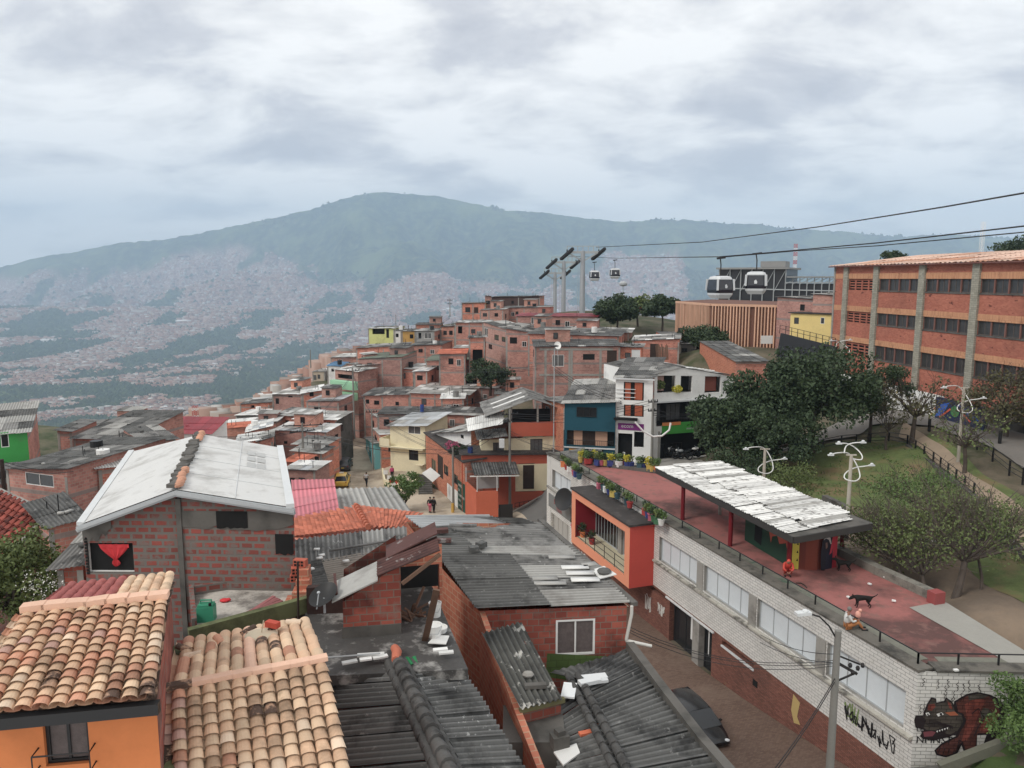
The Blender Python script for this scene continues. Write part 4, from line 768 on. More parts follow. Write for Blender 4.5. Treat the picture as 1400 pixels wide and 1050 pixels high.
# ---------------- near dark corrugated gable roof ----------------
random.seed(31)
o7 = thing('dark_roof_house', 'house under dark grey corrugated gable roof with chunky mortar ridge in front of the terrace', 'house', PZ(600, 1000, -17))
k0, k1 = PZ(541, 903, -8.95), PZ(628, 1085, -8.95); lb, lf = PZ(437, 912, -9.45), PZ(485, 1100, -9.5); rb, rf_ = PZ(617, 893, -9.5), PZ(736, 1085, -9.55)
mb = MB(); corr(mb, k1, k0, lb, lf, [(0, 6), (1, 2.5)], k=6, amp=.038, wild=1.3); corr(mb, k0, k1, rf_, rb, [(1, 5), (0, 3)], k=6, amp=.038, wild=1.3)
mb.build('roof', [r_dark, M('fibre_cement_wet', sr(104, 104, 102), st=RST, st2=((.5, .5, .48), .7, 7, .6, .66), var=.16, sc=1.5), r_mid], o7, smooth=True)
mb = MB()
for i in range(13):
 a, b_ = k0.lerp(k1, i / 13), k0.lerp(k1, (i + 1.25) / 13); mb.tube([a + UP * .05, b_ + UP * .1], [.13, .165], 10, 0, R(0, 1))
 for s_ in (-1, 1): x = V((.16 * s_, .04 * s_, -.03)); mb.tube([a + x, b_ + x * 1.15], .11 + R(0, .02), 6, 0, R(0, .6))
mb.build('ridge', [conc_d if 0 else M('ridge_mortar_dark', sr(84, 83, 81), var=.25, sc=3, st=((.02, .02, .02), .7, 2, .5, .65))], o7, smooth=True)
mb = MB(); mb.tube([k0 + V((-.1, .5, .06)), k0 + V((0, .2, .12)), k0 + V((.05, -.3, .16))], [.1, .12, .1], 8); mb.build('end_tile', t_terr, o7, smooth=True)
mb = MB(); pp = [V((*p.xy, -9.75)) for p in (lf, rf_, rb, lb)]; mb.slab([p - UP * 7 for p in pp], (0, 0, 6.9)); mb.build('wall', B_red, o7)
mb = MB(); corr(mb, PZ(545, 900, -8.93), PZ(590, 896, -9.1), PZ(586, 908, -9.15), PZ(556, 912, -9.0), [(0, 1)]); tag(mb.build('green_sheet', M('green_plastic_sheet', sr(30, 120, 70))), 'scrap of green plastic sheet at the head of the dark gable roof', 'sheet')
for i, (px, py, r_) in enumerate(((478, 906, .5), (500, 902, .4), (507, 896, .9), (520, 899, .5), (602, 889, .5), (610, 893, .5))): p = PZ(px, py, -8.85); mb = MB(); mb.cbox(p, r_ * .7, .13, .04, R(0, .5), 0, R(0, 1)); tag(mb.build('scrap_board', wframe), 'broken white board at the head of the dark gable roof, %s from the left' % ('first', 'second', 'third', 'fourth', 'fifth', 'sixth')[i], 'board', 'broken white boards')
mb = MB(); mb.tube([PZ(447, 899, -8.75), PZ(520, 893, -8.75)], .02, 5); tag(mb.build('pipe', steel), 'thin grey pipe lying across the wet terrace edge', 'pipe')
# ---------------- big brick house with patched grey roof ----------------
random.seed(41)
o8 = thing('patched_roof_house', 'brick house under a broad patched grey corrugated roof with white framed window', 'house', PZ(760, 900, -17))
f0, f1 = PZ(655, 834, -9.65), PZ(857, 825, -9.65); kr = PZ(733, 714, -9.65); bl_, bm_ = PZ(556, 706, -8.9), PZ(668, 706, -8.95); lf_ = PZ(598, 770, -9.2)
mb = MB(); MR = [r_dark, r_mid, r_lite, r_zinc, r_white]
S1, S2 = f0 + V((-.15, -.2, .12)), f1 + V((.15, -.2, .05)); T1 = PZ(598, 760, -9.05); T2 = PZ(830, 790, -9.6)
E1, E2 = PZ(650, 832, -9.5), PZ(860, 824, -9.62); M1, M2 = PZ(597, 757, -9.1), PZ(800, 762, -9.62); N1, N2 = PZ(575, 722, -8.95), PZ(737, 716, -9.6); O1, O2 = PZ(554, 706, -8.85), PZ(668, 706, -8.95)
def strip(a, b_, c, d, wl, pal, sw=.9): corr(mb, a, b_, c, d, pal, k=6, sw=sw, sl=2.6, amp=.036)
# waves run left-right across the roof
h1 = .48
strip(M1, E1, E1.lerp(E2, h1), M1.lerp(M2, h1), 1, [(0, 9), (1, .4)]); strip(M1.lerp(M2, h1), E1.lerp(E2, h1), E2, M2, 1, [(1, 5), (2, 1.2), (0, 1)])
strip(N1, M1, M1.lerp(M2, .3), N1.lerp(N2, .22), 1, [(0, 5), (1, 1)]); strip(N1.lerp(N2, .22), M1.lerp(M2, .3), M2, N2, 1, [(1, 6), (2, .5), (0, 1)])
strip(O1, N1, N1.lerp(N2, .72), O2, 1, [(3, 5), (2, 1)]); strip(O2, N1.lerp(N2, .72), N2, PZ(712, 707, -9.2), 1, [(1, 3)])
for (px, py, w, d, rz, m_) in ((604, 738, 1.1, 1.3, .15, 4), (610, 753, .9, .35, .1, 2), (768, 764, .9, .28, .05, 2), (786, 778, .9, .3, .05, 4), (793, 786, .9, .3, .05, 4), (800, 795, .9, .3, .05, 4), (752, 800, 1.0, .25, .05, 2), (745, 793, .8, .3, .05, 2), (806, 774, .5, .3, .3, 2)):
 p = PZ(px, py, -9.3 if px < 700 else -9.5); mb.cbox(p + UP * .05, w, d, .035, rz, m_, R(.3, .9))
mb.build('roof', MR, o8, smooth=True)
mb = MB(); Ff = Fac(f0, f1); a, z1 = Ff.at(760, 848); b_, z0 = Ff.at(813, 894)
hole_wall(mb, Ff, 0, Ff.L, -17, -9.68, -9.72, [(a, b_, z0, z1)], 0)
mb.add([V((*f1.xy, -17)), V((*kr.xy, -17)), V((*kr.xy, -9.7)), V((*f1.xy, -9.72))], 0)
lw = [(*f0.xy, -9.68), (*PZ(601, 775, -9.25).xy, -9.2), (*PZ(556, 712, -8.95).xy, -9.0)]
for p, q in zip(lw, lw[1:]): mb.add([V((p[0], p[1], -17)), V((q[0], q[1], -17)), V(q), V(p)], 1)
q = PZ(668, 712, -9); mb.add([V((lw[2][0], lw[2][1], -17)), V((*q.xy, -17)), V((*q.xy, -9.1)), V(lw[2])], 1); mb.add([V((*q.xy, -17)), V((*kr.xy, -17)), V((*kr.xy, -9.7)), V((*q.xy, -9.1))], 1)
# long wall continuing towards the camera, its top falling
nx = [(*f0.xy, -9.68), (*PZ(703, 962, -10.3).xy, -10.45), (*PZ(760, 1110, -10.9).xy, -11.0)]
for p, q in zip(nx, nx[1:]):
 mb.add([V((p[0], p[1], -17)), V((q[0], q[1], -17)), V(q), V(p)], 1); p2, q2 = V(p) + V((.16, .04, 0)), V(q) + V((.16, .04, 0)); mb.add([V(p), V(q), q2, p2], 1); mb.add([V((*p2.xy, -17)), V((*q2.xy, -17)), q2, p2], 1)
mb.build('wall', [B_red, B_orange], o8)
window(o8, Ff, a, b_, z0, z1, 2, wframe, curt, -.05, .06)
# green painted patch under the window, applied on the wall
g = [(748, 893), (830, 897), (829, 905), (822, 925), (790, 932), (746, 925)]; mb = MB(); mb.add([Ff.p(*Ff.at(x, y), .012) for x, y in g][::-1]); mb.build('painted_patch', MBrick('brick_green_painted', sr(88, 112, 56), sr(78, 100, 48), sr(76, 92, 50), w=.36, h=.21, ms=.014), o8)
# gutter and bent white downpipe
mb = MB(); mb.bar(f1 + V((.22, -.1, .02)), kr + V((.15, 0, .1)), .2, .12, up=(0, 0, 1)); mb.build('gutter', conc_d, o8)
c = f1 + V((.12, -.18, -.1)); q0, q1 = Ff.p(*Ff.at(854, 872), .2), Ff.p(*Ff.at(888, 879), .2)
mb = MB(); mb.tube([c + UP * .1, c - UP * .15, V((q0.x, q0.y, q0.z + .06)), q0, q0 + V((.1, 0, -.01)), q1], .05, 8); mb.build('downpipe', M('white_pvc', sr(200, 198, 190), rough=.5), o8, smooth=True)
def slabth(name, label, cat, px, py, z, w, d, h, rz, m_, grp=None): mb = MB(); mb.cbox(PZ(px, py, z), w, d, h, rz); return tag(mb.build(name, m_), label, cat, grp)
slabth('roof_weight', 'dark red block weighing down the white board, upper of two at the roof left edge', 'block', 603, 728, -8.95, .5, .25, .14, .2, r_brown, 'weights on the patched roof')
slabth('roof_weight', 'long maroon tile weighing down the white board, lower of two at the roof left edge', 'block', 605, 741, -9.0, .6, .18, .12, 0, r_brown, 'weights on the patched roof')
slabth('roof_weight', 'black lump on the middle of the patched grey roof, left of two', 'block', 648, 754, -9.15, .32, .24, .18, .3, r_dark, 'weights on the patched roof')
slabth('roof_weight', 'black lump on the middle of the patched grey roof, right of two', 'block', 658, 748, -9.15, .32, .26, .18, .8, r_dark, 'weights on the patched roof')
slabth('grey_board', 'short grey board lying on the bright sheets at the back of the patched roof', 'board', 633, 720, -8.9, 1.0, .2, .08, 0, r_mid)
mb = MB(); mb.slab([PZ(809, 780, -9.5), PZ(820, 792, -9.5), PZ(843, 786, -9.42), PZ(826, 775, -9.42)], (0, 0, .03)); tag(mb.build('white_board', r_white), 'white board overhanging the gutter of the patched roof, held by a stone', 'board')
mb = MB(); mb.ball(PZ(826, 781, -9.36), .25, .2, .12, 7); tag(mb.build('stone', r_dark), 'black stone on the white board by the gutter', 'stone')
mb = MB(); mb.slab([PZ(798, 775, -9.5), PZ(810, 782, -9.5), PZ(826, 777, -9.45), PZ(811, 768, -9.45)], (0, 0, .03)); tag(mb.build('grey_sheet', r_mid), 'grey sheet tucked beneath the overhanging white board', 'sheet')
mb = MB(); p = PZ(591, 790, -9.6); mb.cbox(p - UP * .2, .22, .2, .6); tag(mb.build('meter_box', blk), 'black box fixed to the corner under the patched roof', 'box')
# recess walls behind the hut (orange brick, dark opening)
o9 = thing('annex', 'orange brick annex with a dark opening behind the stairhead hut', 'house', PZ(570, 850, -15)); Fa = Fac(PZ(545, 833, zf), PZ(590, 829, zf)); Fa = Fac(Fa.A + Fa.n * .8, Fa.A + Fa.n * .8 + Fa.u * (Fa.L + .4)); mb = MB()
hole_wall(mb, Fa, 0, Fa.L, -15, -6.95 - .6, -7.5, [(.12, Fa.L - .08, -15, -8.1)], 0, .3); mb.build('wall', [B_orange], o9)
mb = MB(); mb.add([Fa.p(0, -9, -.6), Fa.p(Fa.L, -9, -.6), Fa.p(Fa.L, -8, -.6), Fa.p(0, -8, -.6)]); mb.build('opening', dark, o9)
# lean-to with heavy corrugations against the front wall
o10 = thing('leanto', 'narrow lean-to with eight coarse mossy corrugations below the white framed window', 'shed', PZ(735, 990, -17))
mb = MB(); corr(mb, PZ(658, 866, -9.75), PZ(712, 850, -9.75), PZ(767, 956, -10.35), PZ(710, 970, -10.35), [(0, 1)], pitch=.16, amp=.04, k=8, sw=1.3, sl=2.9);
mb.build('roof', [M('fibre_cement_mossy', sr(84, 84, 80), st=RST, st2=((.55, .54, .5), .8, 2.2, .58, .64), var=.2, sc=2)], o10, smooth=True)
c1_, c2_ = PZ(711, 972, -10.5), PZ(767, 958, -10.5); Fl = Fac(c1_, c2_); mb = MB(); mb.add([Fl.p(0, -17), Fl.p(Fl.L, -17), Fl.p(Fl.L, -10.42), Fl.p(0, -10.42)]); b1 = Fl.p(Fl.L, 0) + Fl.n * 2.2; mb.add([Fl.p(Fl.L, -17), V((*b1.xy, -17)), V((*b1.xy, -9.9)), Fl.p(Fl.L, -10.42)]); mb.build('wall', B_red, o10)
mb = MB(); mb.bar(Fl.p(-.05, -10.44, .08), Fl.p(Fl.L + .05, -10.44, .08), .1, .12); mb.build('fascia', M('olive_fascia', sr(112, 108, 72), var=.2), o10)
mb = MB(); mb.ball(PZ(722, 922, -10.05), .16, .12, .09, 7); tag(mb.build('stone', conc), 'rounded grey stone resting on the mossy lean-to', 'stone')
mb = MB(); mb.cbox(PZ(732, 940, -10.2), .55, .16, .1, .1); tag(mb.build('grey_block', conc_d), 'long grey block lying across the mossy lean-to', 'block')
# dark twin roof bottom right
random.seed(51)
o11 = thing('black_roof_house', 'low house with near black corrugated gable roof and thick concrete edge beside the alley', 'house', PZ(860, 1000, -17))
k0, k1 = PZ(793, 940, -10.75), PZ(890, 1120, -10.75); lt, lb = PZ(768, 958, -10.9), PZ(762, 1130, -11.2); rt, rbm = PZ(856, 888, -11.05), PZ(1035, 1115, -11.1)
kt = PZ(790, 925, -10.7)
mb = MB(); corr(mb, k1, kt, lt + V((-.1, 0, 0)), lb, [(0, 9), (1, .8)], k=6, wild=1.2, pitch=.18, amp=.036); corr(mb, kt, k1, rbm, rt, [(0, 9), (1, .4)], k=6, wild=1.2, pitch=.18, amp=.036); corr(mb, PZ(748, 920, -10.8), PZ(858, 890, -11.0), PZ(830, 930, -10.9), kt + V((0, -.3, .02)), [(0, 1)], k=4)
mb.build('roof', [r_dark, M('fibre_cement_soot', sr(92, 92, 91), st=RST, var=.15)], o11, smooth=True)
mb = MB()
for s_, r_ in ((0, .1), (-.28, .09)):
 n_ = 14
 for i in range(n_): a, b_ = kt.lerp(k1, i / n_) + V((s_, 0, .06)), kt.lerp(k1, (i + 1.15) / n_) + V((s_, 0, .09)); mb.tube([a, b_], [r_, r_ * 1.2], 8, 0, R(0, .5))
mb.build('ridge', MC['ridge_mortar_dark'], o11, smooth=True)
mb = MB(); pr = [PZ(860, 880, -10.85), PZ(906, 942, -10.9), PZ(960, 1012, -10.95), PZ(1045, 1110, -11)]
for a, b_ in zip(pr, pr[1:]): mb.bar(a + V((0, 0, -3)), b_ + V((0, 0, -3)), .24, 6.2)
mb.build('parapet', conc_d, o11)
mb = MB()
for (px, py, w, d, h, m_) in ((812, 928, .7, .25, .08, 0), (806, 934, .6, .22, .1, 0), (818, 932, .5, .2, .07, 0), (778, 945, .35, .7, .05, 0)): mb.cbox(PZ(px, py, -10.6), w, d, h, R(-.3, .6), m_, R(.3, 1))
tag(mb.build('plaster_lumps', lpaint), 'white plaster lumps and broken tiles where lean-to meets the black roof', 'rubble')
mb = MB(); mb.slab([PZ(757, 1030, -10.95), PZ(788, 1018, -10.9), PZ(793, 1031, -10.9), PZ(770, 1048, -10.95)], (0, 0, .04)); tag(mb.build('white_sheet', r_white), 'bright white sheet on the black roof bottom edge', 'sheet')
mb = MB(); mb.cbox(PZ(803, 1003, -10.8), .42, .14, .06, .35); tag(mb.build('orange_brick', M('loose_orange_brick', sr(206, 104, 66))), 'lone orange brick lying on the black roof', 'brick')
mb = MB(); p = PZ(765, 1020, -10.9); mb.cbox(p, .4, .3, .3, .3, 0); mb.cbox(p + UP * .3, .2, .2, .12, .5, 0); tag(mb.build('small_tank', conc_d), 'small grey cement tank in the corner below the lean-to', 'tank')
mb = MB(); p = PZ(745, 1015, -10.85); mb.box(p + V((-1.0, 0, -6)), V((1.5, 0, 0)), V((0, 1.6, 0)), UP * 6, 0); tag(mb.build('yard_slab', conc_d), 'dark concrete slab between the long wall and the lean-to', 'slab')
# ---------------- corrugated roofs in the middle left ----------------
random.seed(61)
o12 = thing('ribbed_roof_house', 'house with broad brown grey finely ribbed roof patched with white at its left edge', 'house', PZ(500, 850, -17))
mb = MB(); a, b_, c, d = PZ(404, 774, -10.4), PZ(556, 747, -10.4), PZ(600, 830, -10.7), PZ(420, 838, -10.7)
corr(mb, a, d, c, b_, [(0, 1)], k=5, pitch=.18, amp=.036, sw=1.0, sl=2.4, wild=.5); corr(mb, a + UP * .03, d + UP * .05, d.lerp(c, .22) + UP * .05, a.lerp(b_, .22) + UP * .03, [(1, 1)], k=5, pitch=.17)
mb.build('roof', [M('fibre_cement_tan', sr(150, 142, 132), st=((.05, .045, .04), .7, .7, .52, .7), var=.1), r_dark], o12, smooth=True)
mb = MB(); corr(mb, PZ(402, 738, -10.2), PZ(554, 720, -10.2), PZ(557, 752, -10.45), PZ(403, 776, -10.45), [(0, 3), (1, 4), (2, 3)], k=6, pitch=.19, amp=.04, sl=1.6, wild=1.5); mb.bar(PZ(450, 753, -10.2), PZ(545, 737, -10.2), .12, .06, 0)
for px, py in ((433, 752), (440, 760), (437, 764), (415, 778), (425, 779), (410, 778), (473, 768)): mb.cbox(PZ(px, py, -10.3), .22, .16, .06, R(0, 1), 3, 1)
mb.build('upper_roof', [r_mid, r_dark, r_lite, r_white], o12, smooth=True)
mb = MB(); q4 = [d, c, PZ(560, 725, -10.6), PZ(405, 740, -10.6)]; mb.slab([V((p.x, p.y, -17)) for p in q4], (0, 0, 6.0)); mb.build('wall', B_red, o12)
mb = MB(); mb.tube([PZ(538, 758, -10.35), PZ(541, 772, -10.35), PZ(545, 785, -10.35)], [.12, .14, .13], 8); tag(mb.build('clay_ridge_tiles', t_terr, smooth=True), 'short row of terracotta ridge tiles on the brown grey ribbed roof', 'tiles')
o13 = thing('terracotta_roof_house', 'house under flat terracotta tiles with a tiled hip behind the corrugated roofs', 'house', PZ(490, 760, -22)); zt2 = -13.3
r0, r1 = PZ(486, 691, zt2 + .7), PZ(503, 722, zt2 + .6); mb = MB()
def ttiles(A, B, Cc, D, nu, nv):
 for j in range(nv):
  for i in range(nu):
   o_ = .5 * (j % 2); u0, u1 = max(0, (i - o_) / nu), min(1, (i + 1 - o_) / nu)
   if u1 <= u0: continue
   p = [bil(A, B, Cc, D, u0, j / nv), bil(A, B, Cc, D, u1, j / nv), bil(A, B, Cc, D, u1, (j + 1.06) / nv) + UP * .06, bil(A, B, Cc, D, u0, (j + 1.06) / nv) + UP * .06]
   z = R(0, .02); mb.add([x + UP * z for x in p], 0, random.random() * .7)
ttiles(r1, r0, PZ(396, 708, zt2 - .1), PZ(400, 734, zt2 - .2), 7, 17); ttiles(r0, r1, PZ(556, 722, zt2 - .2), PZ(580, 702, zt2 - .1), 7, 15)
for i in range(9): a, b_ = r0.lerp(r1, i / 9), r0.lerp(r1, (i + 1.2) / 9); mb.tube([a + UP * .04, b_ + UP * .1], [.12, .16], 8, 0, .2)
mb.build('roof', [t_terr, dark], o13)
mb = MB(); q4 = [PZ(402, 735, zt2), PZ(556, 720, zt2), PZ(575, 703, zt2), PZ(405, 706, zt2)]; mb.slab([V((p.x, p.y, -23)) for p in q4], (0, 0, 9.45)); mb.build('wall', B_far, o13)
def flatroof(name, label, pts, roof, zb, wall=B_far, grp=None, rot=0, k=5, pitch=.19, cat='house', **kw):
 """pts: back-left, back-right, front-right, front-left as 3D"""
 A, B, Cc, D = pts; o = thing(name, label, cat, V(((D + Cc) / 2).xy.to_3d() + UP * zb), grp); mb = MB()
 if rot: corr(mb, A, D, Cc, B, PW.get(roof, [(0, 1)]), k=k, pitch=pitch, **kw)
 else: corr(mb, A, B, Cc, D, PW.get(roof, [(0, 1)]), k=k, pitch=pitch, **kw)
 mb.build('roof', RP[roof], o, smooth=k > 3); mb = MB(); ce = (A + B + Cc + D) / 4
 Q = [p.lerp(ce, .03) for p in (D, Cc, B, A)]; wall4(mb, Q, [p.z for p in Q], zb, drop=.05); mb.build('wall', wall, o); return o
flatroof('pink_roof_house', 'house under pale pink ribbed metal roof near the yellow taxi', [PZ(398, 656, -15.8), PZ(456, 655, -15.8), PZ(463, 697, -16.2), PZ(404, 716, -16.2)], 'pink', -25, pitch=.35, sw=3)
flatroof('zinc_roof_house', 'house under light grey corrugated zinc roof next to the pink roof', [PZ(457, 667, -17.2), PZ(538, 665, -17.2), PZ(560, 698, -17.8), PZ(463, 700, -17.8)], 'zinc', -25, pitch=.5, amp=.07, k=6, sw=2) if 0 else None
mb = None
MB_amp = None
def zroof():
 o = thing('zinc_roof_house', 'house under light grey corrugated zinc roof next to the pink roof', 'house', PZ(510, 700, -25)); mb = MB()
 A, B, Cc, D = PZ(457, 668, -17.2), PZ(538, 666, -17.2), PZ(562, 700, -17.6), PZ(464, 704, -17.6); corr(mb, A, B, Cc, D, [(0, 5), (1, 1)], pitch=.46, amp=.06, k=6, sw=3, sl=5, wild=.3); mb.build('roof', [r_lite, r_zinc], o, smooth=True)
 mb = MB(); Q = [D, Cc, B, A]; wall4(mb, Q, [p.z for p in Q], -25, drop=.1); mb.build('wall', B_far, o)
zroof()
# ---------------- community building with red roof terrace ----------------
random.seed(71)
TZ = -15.5; cA, cB = PZ(1255, 918, TZ), PZ(748, 620, TZ); CF = Fac(cA, cB)
# CF.n points to the terrace side? out = towards the alley
sgn = -1 if (CF.p(10, 0, 1.0).x < CF.p(10, 0).x) else 1
cb = thing('community_building', 'long two storey building of white painted brick over brown brick with red roof terrace', 'building', CF.p(20, -24) + V((6, 0, 0)))
Z1, Z2, ZB, ZS = -16.62, -18.22, -20.15, -18.42
holes = [(.5, 5.0, Z2, Z1), (5.75, 10.2, Z2, Z1), (10.8, 15.25, Z2, Z1), (16.0, 20.5, Z2, Z1), (35.3, 39.4, Z2, Z1)]
low = [(14.2, 19.0, -23.4, -20.35), (10.3, 13.2, -20.62, -20.32), (19.3, 21.5, -20.6, -20.3)]
mb = MB(); hole_wall(mb, CF, 0, CF.L, ZB, TZ + .02, TZ + .02, holes, 0, .32, 2)
hole_wall(mb, V and CF, 0, 34.8, -25, ZB, ZB, low, 1, .5, 1)
CFi = CF
hole_wall(mb, CF, 34.8, CF.L, -25, ZB, ZB, [(35.4, 39.6, -24.6, -20.6)], 0, .35, 0)
# right face running off to the east, and far end
rE = cA + V((26, -.9, 0)); RF = Fac(cA, rE); hole_wall(mb, RF, 0, RF.L, -25, TZ + .02, TZ + .02, [], 0)
e0 = cB; e1 = PZ(800, 612, TZ); mb.add([V((*e0.xy, -25)), V((*e1.xy, -25)), V((*e1.xy, TZ)), V((*e0.xy, TZ))], 0)
mb.box(CF.p(39.75, -25, .03), CF.u * .6, CF.n * .05, UP * 9.4, 0)
mb.build('wall', [B_white, B_dark, conc], cb)
mb = MB(); mb.box(CF.p(0, ZS, .22), CF.u * 21.0, CF.n * .3, UP * .12); mb2_ = MB(); mb2_.box(CF.p(35, ZS, .22), CF.u * 5.3, CF.n * .3, UP * .12); mb2_.build('sill', conc, cb); mb.build('sill', M('stained_ledge', sr(176, 172, 160), var=.15, sc=2, st=((.06, .055, .05), .8, 1.4, .5, .62)), cb)
for s_ in (5.1, 10.3, 15.35): mb = MB(); mb.box(CF.p(s_ - .02, Z2 - .1, .05), CF.u * .62, CF.n * .34, UP * 1.72); mb.build('pier', conc, cb)
for (a, b_, z0, z1) in holes[:4]: window(cb, CF, a, b_, z0, z1, 4, steel, frost, -.22, .06, 'window')
window(cb, CF, 35.3, 39.4, Z2, Z1, 3, steel, frost, -.3, .07)
# cap of the parapet and low railing
mb = MB(); mb.box(CF.p(-.1, TZ, .08), CF.u * (CF.L + .2), CF.n * .75, UP * .1, 0); mb.box(RF.p(.7, TZ, .08), RF.u * 26, RF.n * .75, UP * .096, 0)
mb.build('parapet_cap', M('cap_stone', sr(104, 100, 92), var=.2, sc=2, st=((.03, .03, .028), .8, .9, .48, .64)), cb)
mb = MB(); mb.box(CF.p(.6, TZ, -.65), CF.u * (CF.L - .6), CF.n * .5, UP * .06, 0); mb.box(RF.p(1.2, TZ, -.65), RF.u * 24, RF.n * .5, UP * .057, 0)
mb.build('stone_border', M('crazy_paving', sr(116, 116, 104), var=.25, sc=3, st=(sr(60, 92, 72), .8, .6, .55, .62)), cb)
def railing(par, pts, h, step, r=.03, name='railing', m_=None, rails=1, pr=None):
 mb = MB(); pts = [V(p) for p in pts]
 for a, b_ in zip(pts, pts[1:]):
  n_ = max(1, round((b_ - a).length / step))
  for i in range(n_ + 1): p = a.lerp(b_, i / n_); mb.bar(p - UP * .05, p + UP * h, pr or .06, pr or .06, up=(0, 1, 0))
  for k in range(rails): mb.tube([a + UP * (h - k * h * .45), b_ + UP * (h - k * h * .45)], r, 5)
 return mb.build(name, m_ or blk, par)
railing(cb, [CF.p(CF.L - .3, TZ + .1, -.35), CF.p(.35, TZ + .1, -.35)], .46, 2.0)
railing(cb, [CF.p(.35, TZ + .1, -.35), RF.p(24, TZ + .1, -.35)], .46, 1.6)
# terrace floor
tp = [CF.p(.4, 0, -.5), RF.p(4.8, 0, -.5), PZ(1400, 916, TZ), PZ(1292, 822, TZ), PZ(1240, 792, TZ), PZ(1143, 752, TZ), PZ(1075, 702, TZ), PZ(985, 655, TZ), PZ(905, 646, TZ), PZ(798, 634, TZ), CF.p(CF.L, 0, -.5)]
mb = MB(); inn = [CF.p(x, 0, -.5) for x in (.5, .6, 2, 5, 10, 16, 24, 32, 40)]; out2 = [RF.p(4.4, 0, -.6), PZ(1400, 916, TZ), PZ(1292, 822, TZ), PZ(1240, 792, TZ), PZ(1143, 752, TZ), PZ(1075, 702, TZ), PZ(985, 655, TZ), PZ(905, 646, TZ), PZ(798, 634, TZ)]
for i in range(8): mb.add([V((*q.xy, TZ + .03)) for q in (inn[i], out2[i], out2[i + 1])]); mb.add([V((*q.xy, TZ + .03)) for q in (inn[i], out2[i + 1], inn[i + 1])])
tf = mb.build('terrace_floor', terr); tf['kind'] = 'structure'
mb = MB(); q4 = [PZ(1243, 832, TZ), PZ(1290, 823, TZ), PZ(1410, 897, TZ), PZ(1404, 922, TZ)]; mb.add([p + UP * .06 for p in q4][::-1]); o = mb.build('ramp', M('pale_ramp', sr(150, 148, 140), var=.08)); o['kind'] = 'structure'
# dark cornice at the back edge with plants
mb = MB(); a, b_ = PZ(797, 634, TZ), PZ(905, 648, TZ); mb.bar(a + UP * .12, b_ + UP * .12, .45, .35); mb.bar(CF.p(CF.L - .4, TZ + .1), a + UP * .1, .4, .3); tag(mb.build('rear_kerb', conc_d), 'dark planting kerb along the rear edge of the red terrace', 'kerb')
# kerb wall right of the terrace
mb = MB(); kp = [PZ(1120, 742, TZ), PZ(1145, 757, TZ), PZ(1200, 785, TZ), PZ(1285, 824, TZ)]
for a, b_ in zip(kp, kp[1:]): mb.bar(a + UP * .2, b_ + UP * .2, .5, .5)
tag(mb.build('kerb_wall', M('kerb_wall_stone', sr(132, 128, 118), var=.15, sc=2, st=((.04, .04, .035), .7, 1, .5, .65))), 'low concrete kerb wall between the red terrace and the park benches', 'wall')
mb = MB(); mb.cbox(PZ(1279, 825, TZ), .6, .5, .62, .3); tag(mb.build('red_block', paint('dusty_red', 150, 70, 68)), 'dark red block at the end of the kerb wall', 'block')
# orange projecting bay
pr_ = PZ(873, 728, -16.0); OFB = off = abs((pr_ - CF.A).dot(CF.n)); OF = Fac(CF.p(0, 0, off) if CF.p(0, 0, off).length < CF.A.length + 50 else CF.A, CF.p(40, 0, off)); OF.A = CF.p(0, 0, off)
_r = ray(782, 662); _o = CF.p(0, 0, OFB); _k = V((_o.x, _o.y, 0)).dot(CF.n) / V((_r.x, _r.y, 0)).dot(CF.n); s0, s1 = 21.2, (_r * _k - CF.A).dot(CF.u); zt3, zb3 = -16.0, -20.2; oz0, oz1 = -19.3, -16.75; oa, ob = s0 + .75, s1 - .8
mb = MB(); D_ = off
def obx(a, b_, z0, z1, o0, o1, m_): mb.box(CF.p(a, z0, o1), CF.u * (b_ - a), CF.n * (o1 - o0), UP * (z1 - z0), m_)
obx(s0, s1, zt3 - .55, zt3 - .02, 0, D_, 0); obx(s0, s1, zb3, zb3 + .6, 0, D_ , 0); obx(s0, s0 + .7, zb3 + .6, zt3 - .55, 0, D_, 0); obx(s1 - .7, s1, zb3 + .6, zt3 - .55, 0, D_, 0)
mb.box(CF.p(s0 - .012, zb3 - .004, D_ - .012), CF.u * .012, CF.n * (D_ - .012), UP * (zt3 - zb3 - .02), 1)
mb.box(CF.p(s1 - .715, zb3 + .6, D_ - .02), CF.u * .012, CF.n * (D_ - .03), UP * (3.0), 2)
mb.build('orange_bay', [coral, redp, paint('crimson', 150, 28, 44)], cb)
mb = MB(); mb.box(CF.p(s0 - .1, zt3, D_ + .1), CF.u * (s1 - s0 + .2), CF.n * (D_ + .1), UP * .14); mb.build('bay_roof', roofslab, cb)
mb = MB(); mb.add([CF.p(s0 + .7, zb3 + .65, D_ - .1), CF.p(s1 - .7, zb3 + .65, D_ - .1), CF.p(s1 - .7, zb3 + .65, .1), CF.p(s0 + .7, zb3 + .65, .1)]); mb.build('bay_floor', paint('bay_floor_cream', 196, 190, 160), cb)
window(cb, CF, s0 + .75, s0 + 4.2, zb3 + .65, zt3 - .6, 3, steel, M('poster_glass', sr(120, 130, 130), rough=.2, var=.3, sc=3, bmp=0), .06, .08)
mb = MB(); mb.box(CF.p(s0 + 4.2, zb3 + .65, .25), CF.u * .6, CF.n * .24, UP * 3.0); mb.build('pier', conc, cb)
window(cb, CF, s0 + 4.8, s1 - .75, zb3 + .65, zt3 - .6, 8, steel, glass, .06, .08);
mb = MB();
for i in range(4): mb.box(CF.p(s0 + 6 + i * 1.5, zt3 - 1.6, .12), CF.u * .9, CF.n * .01, UP * .9)
mb.build('red_blind', redcur, cb)
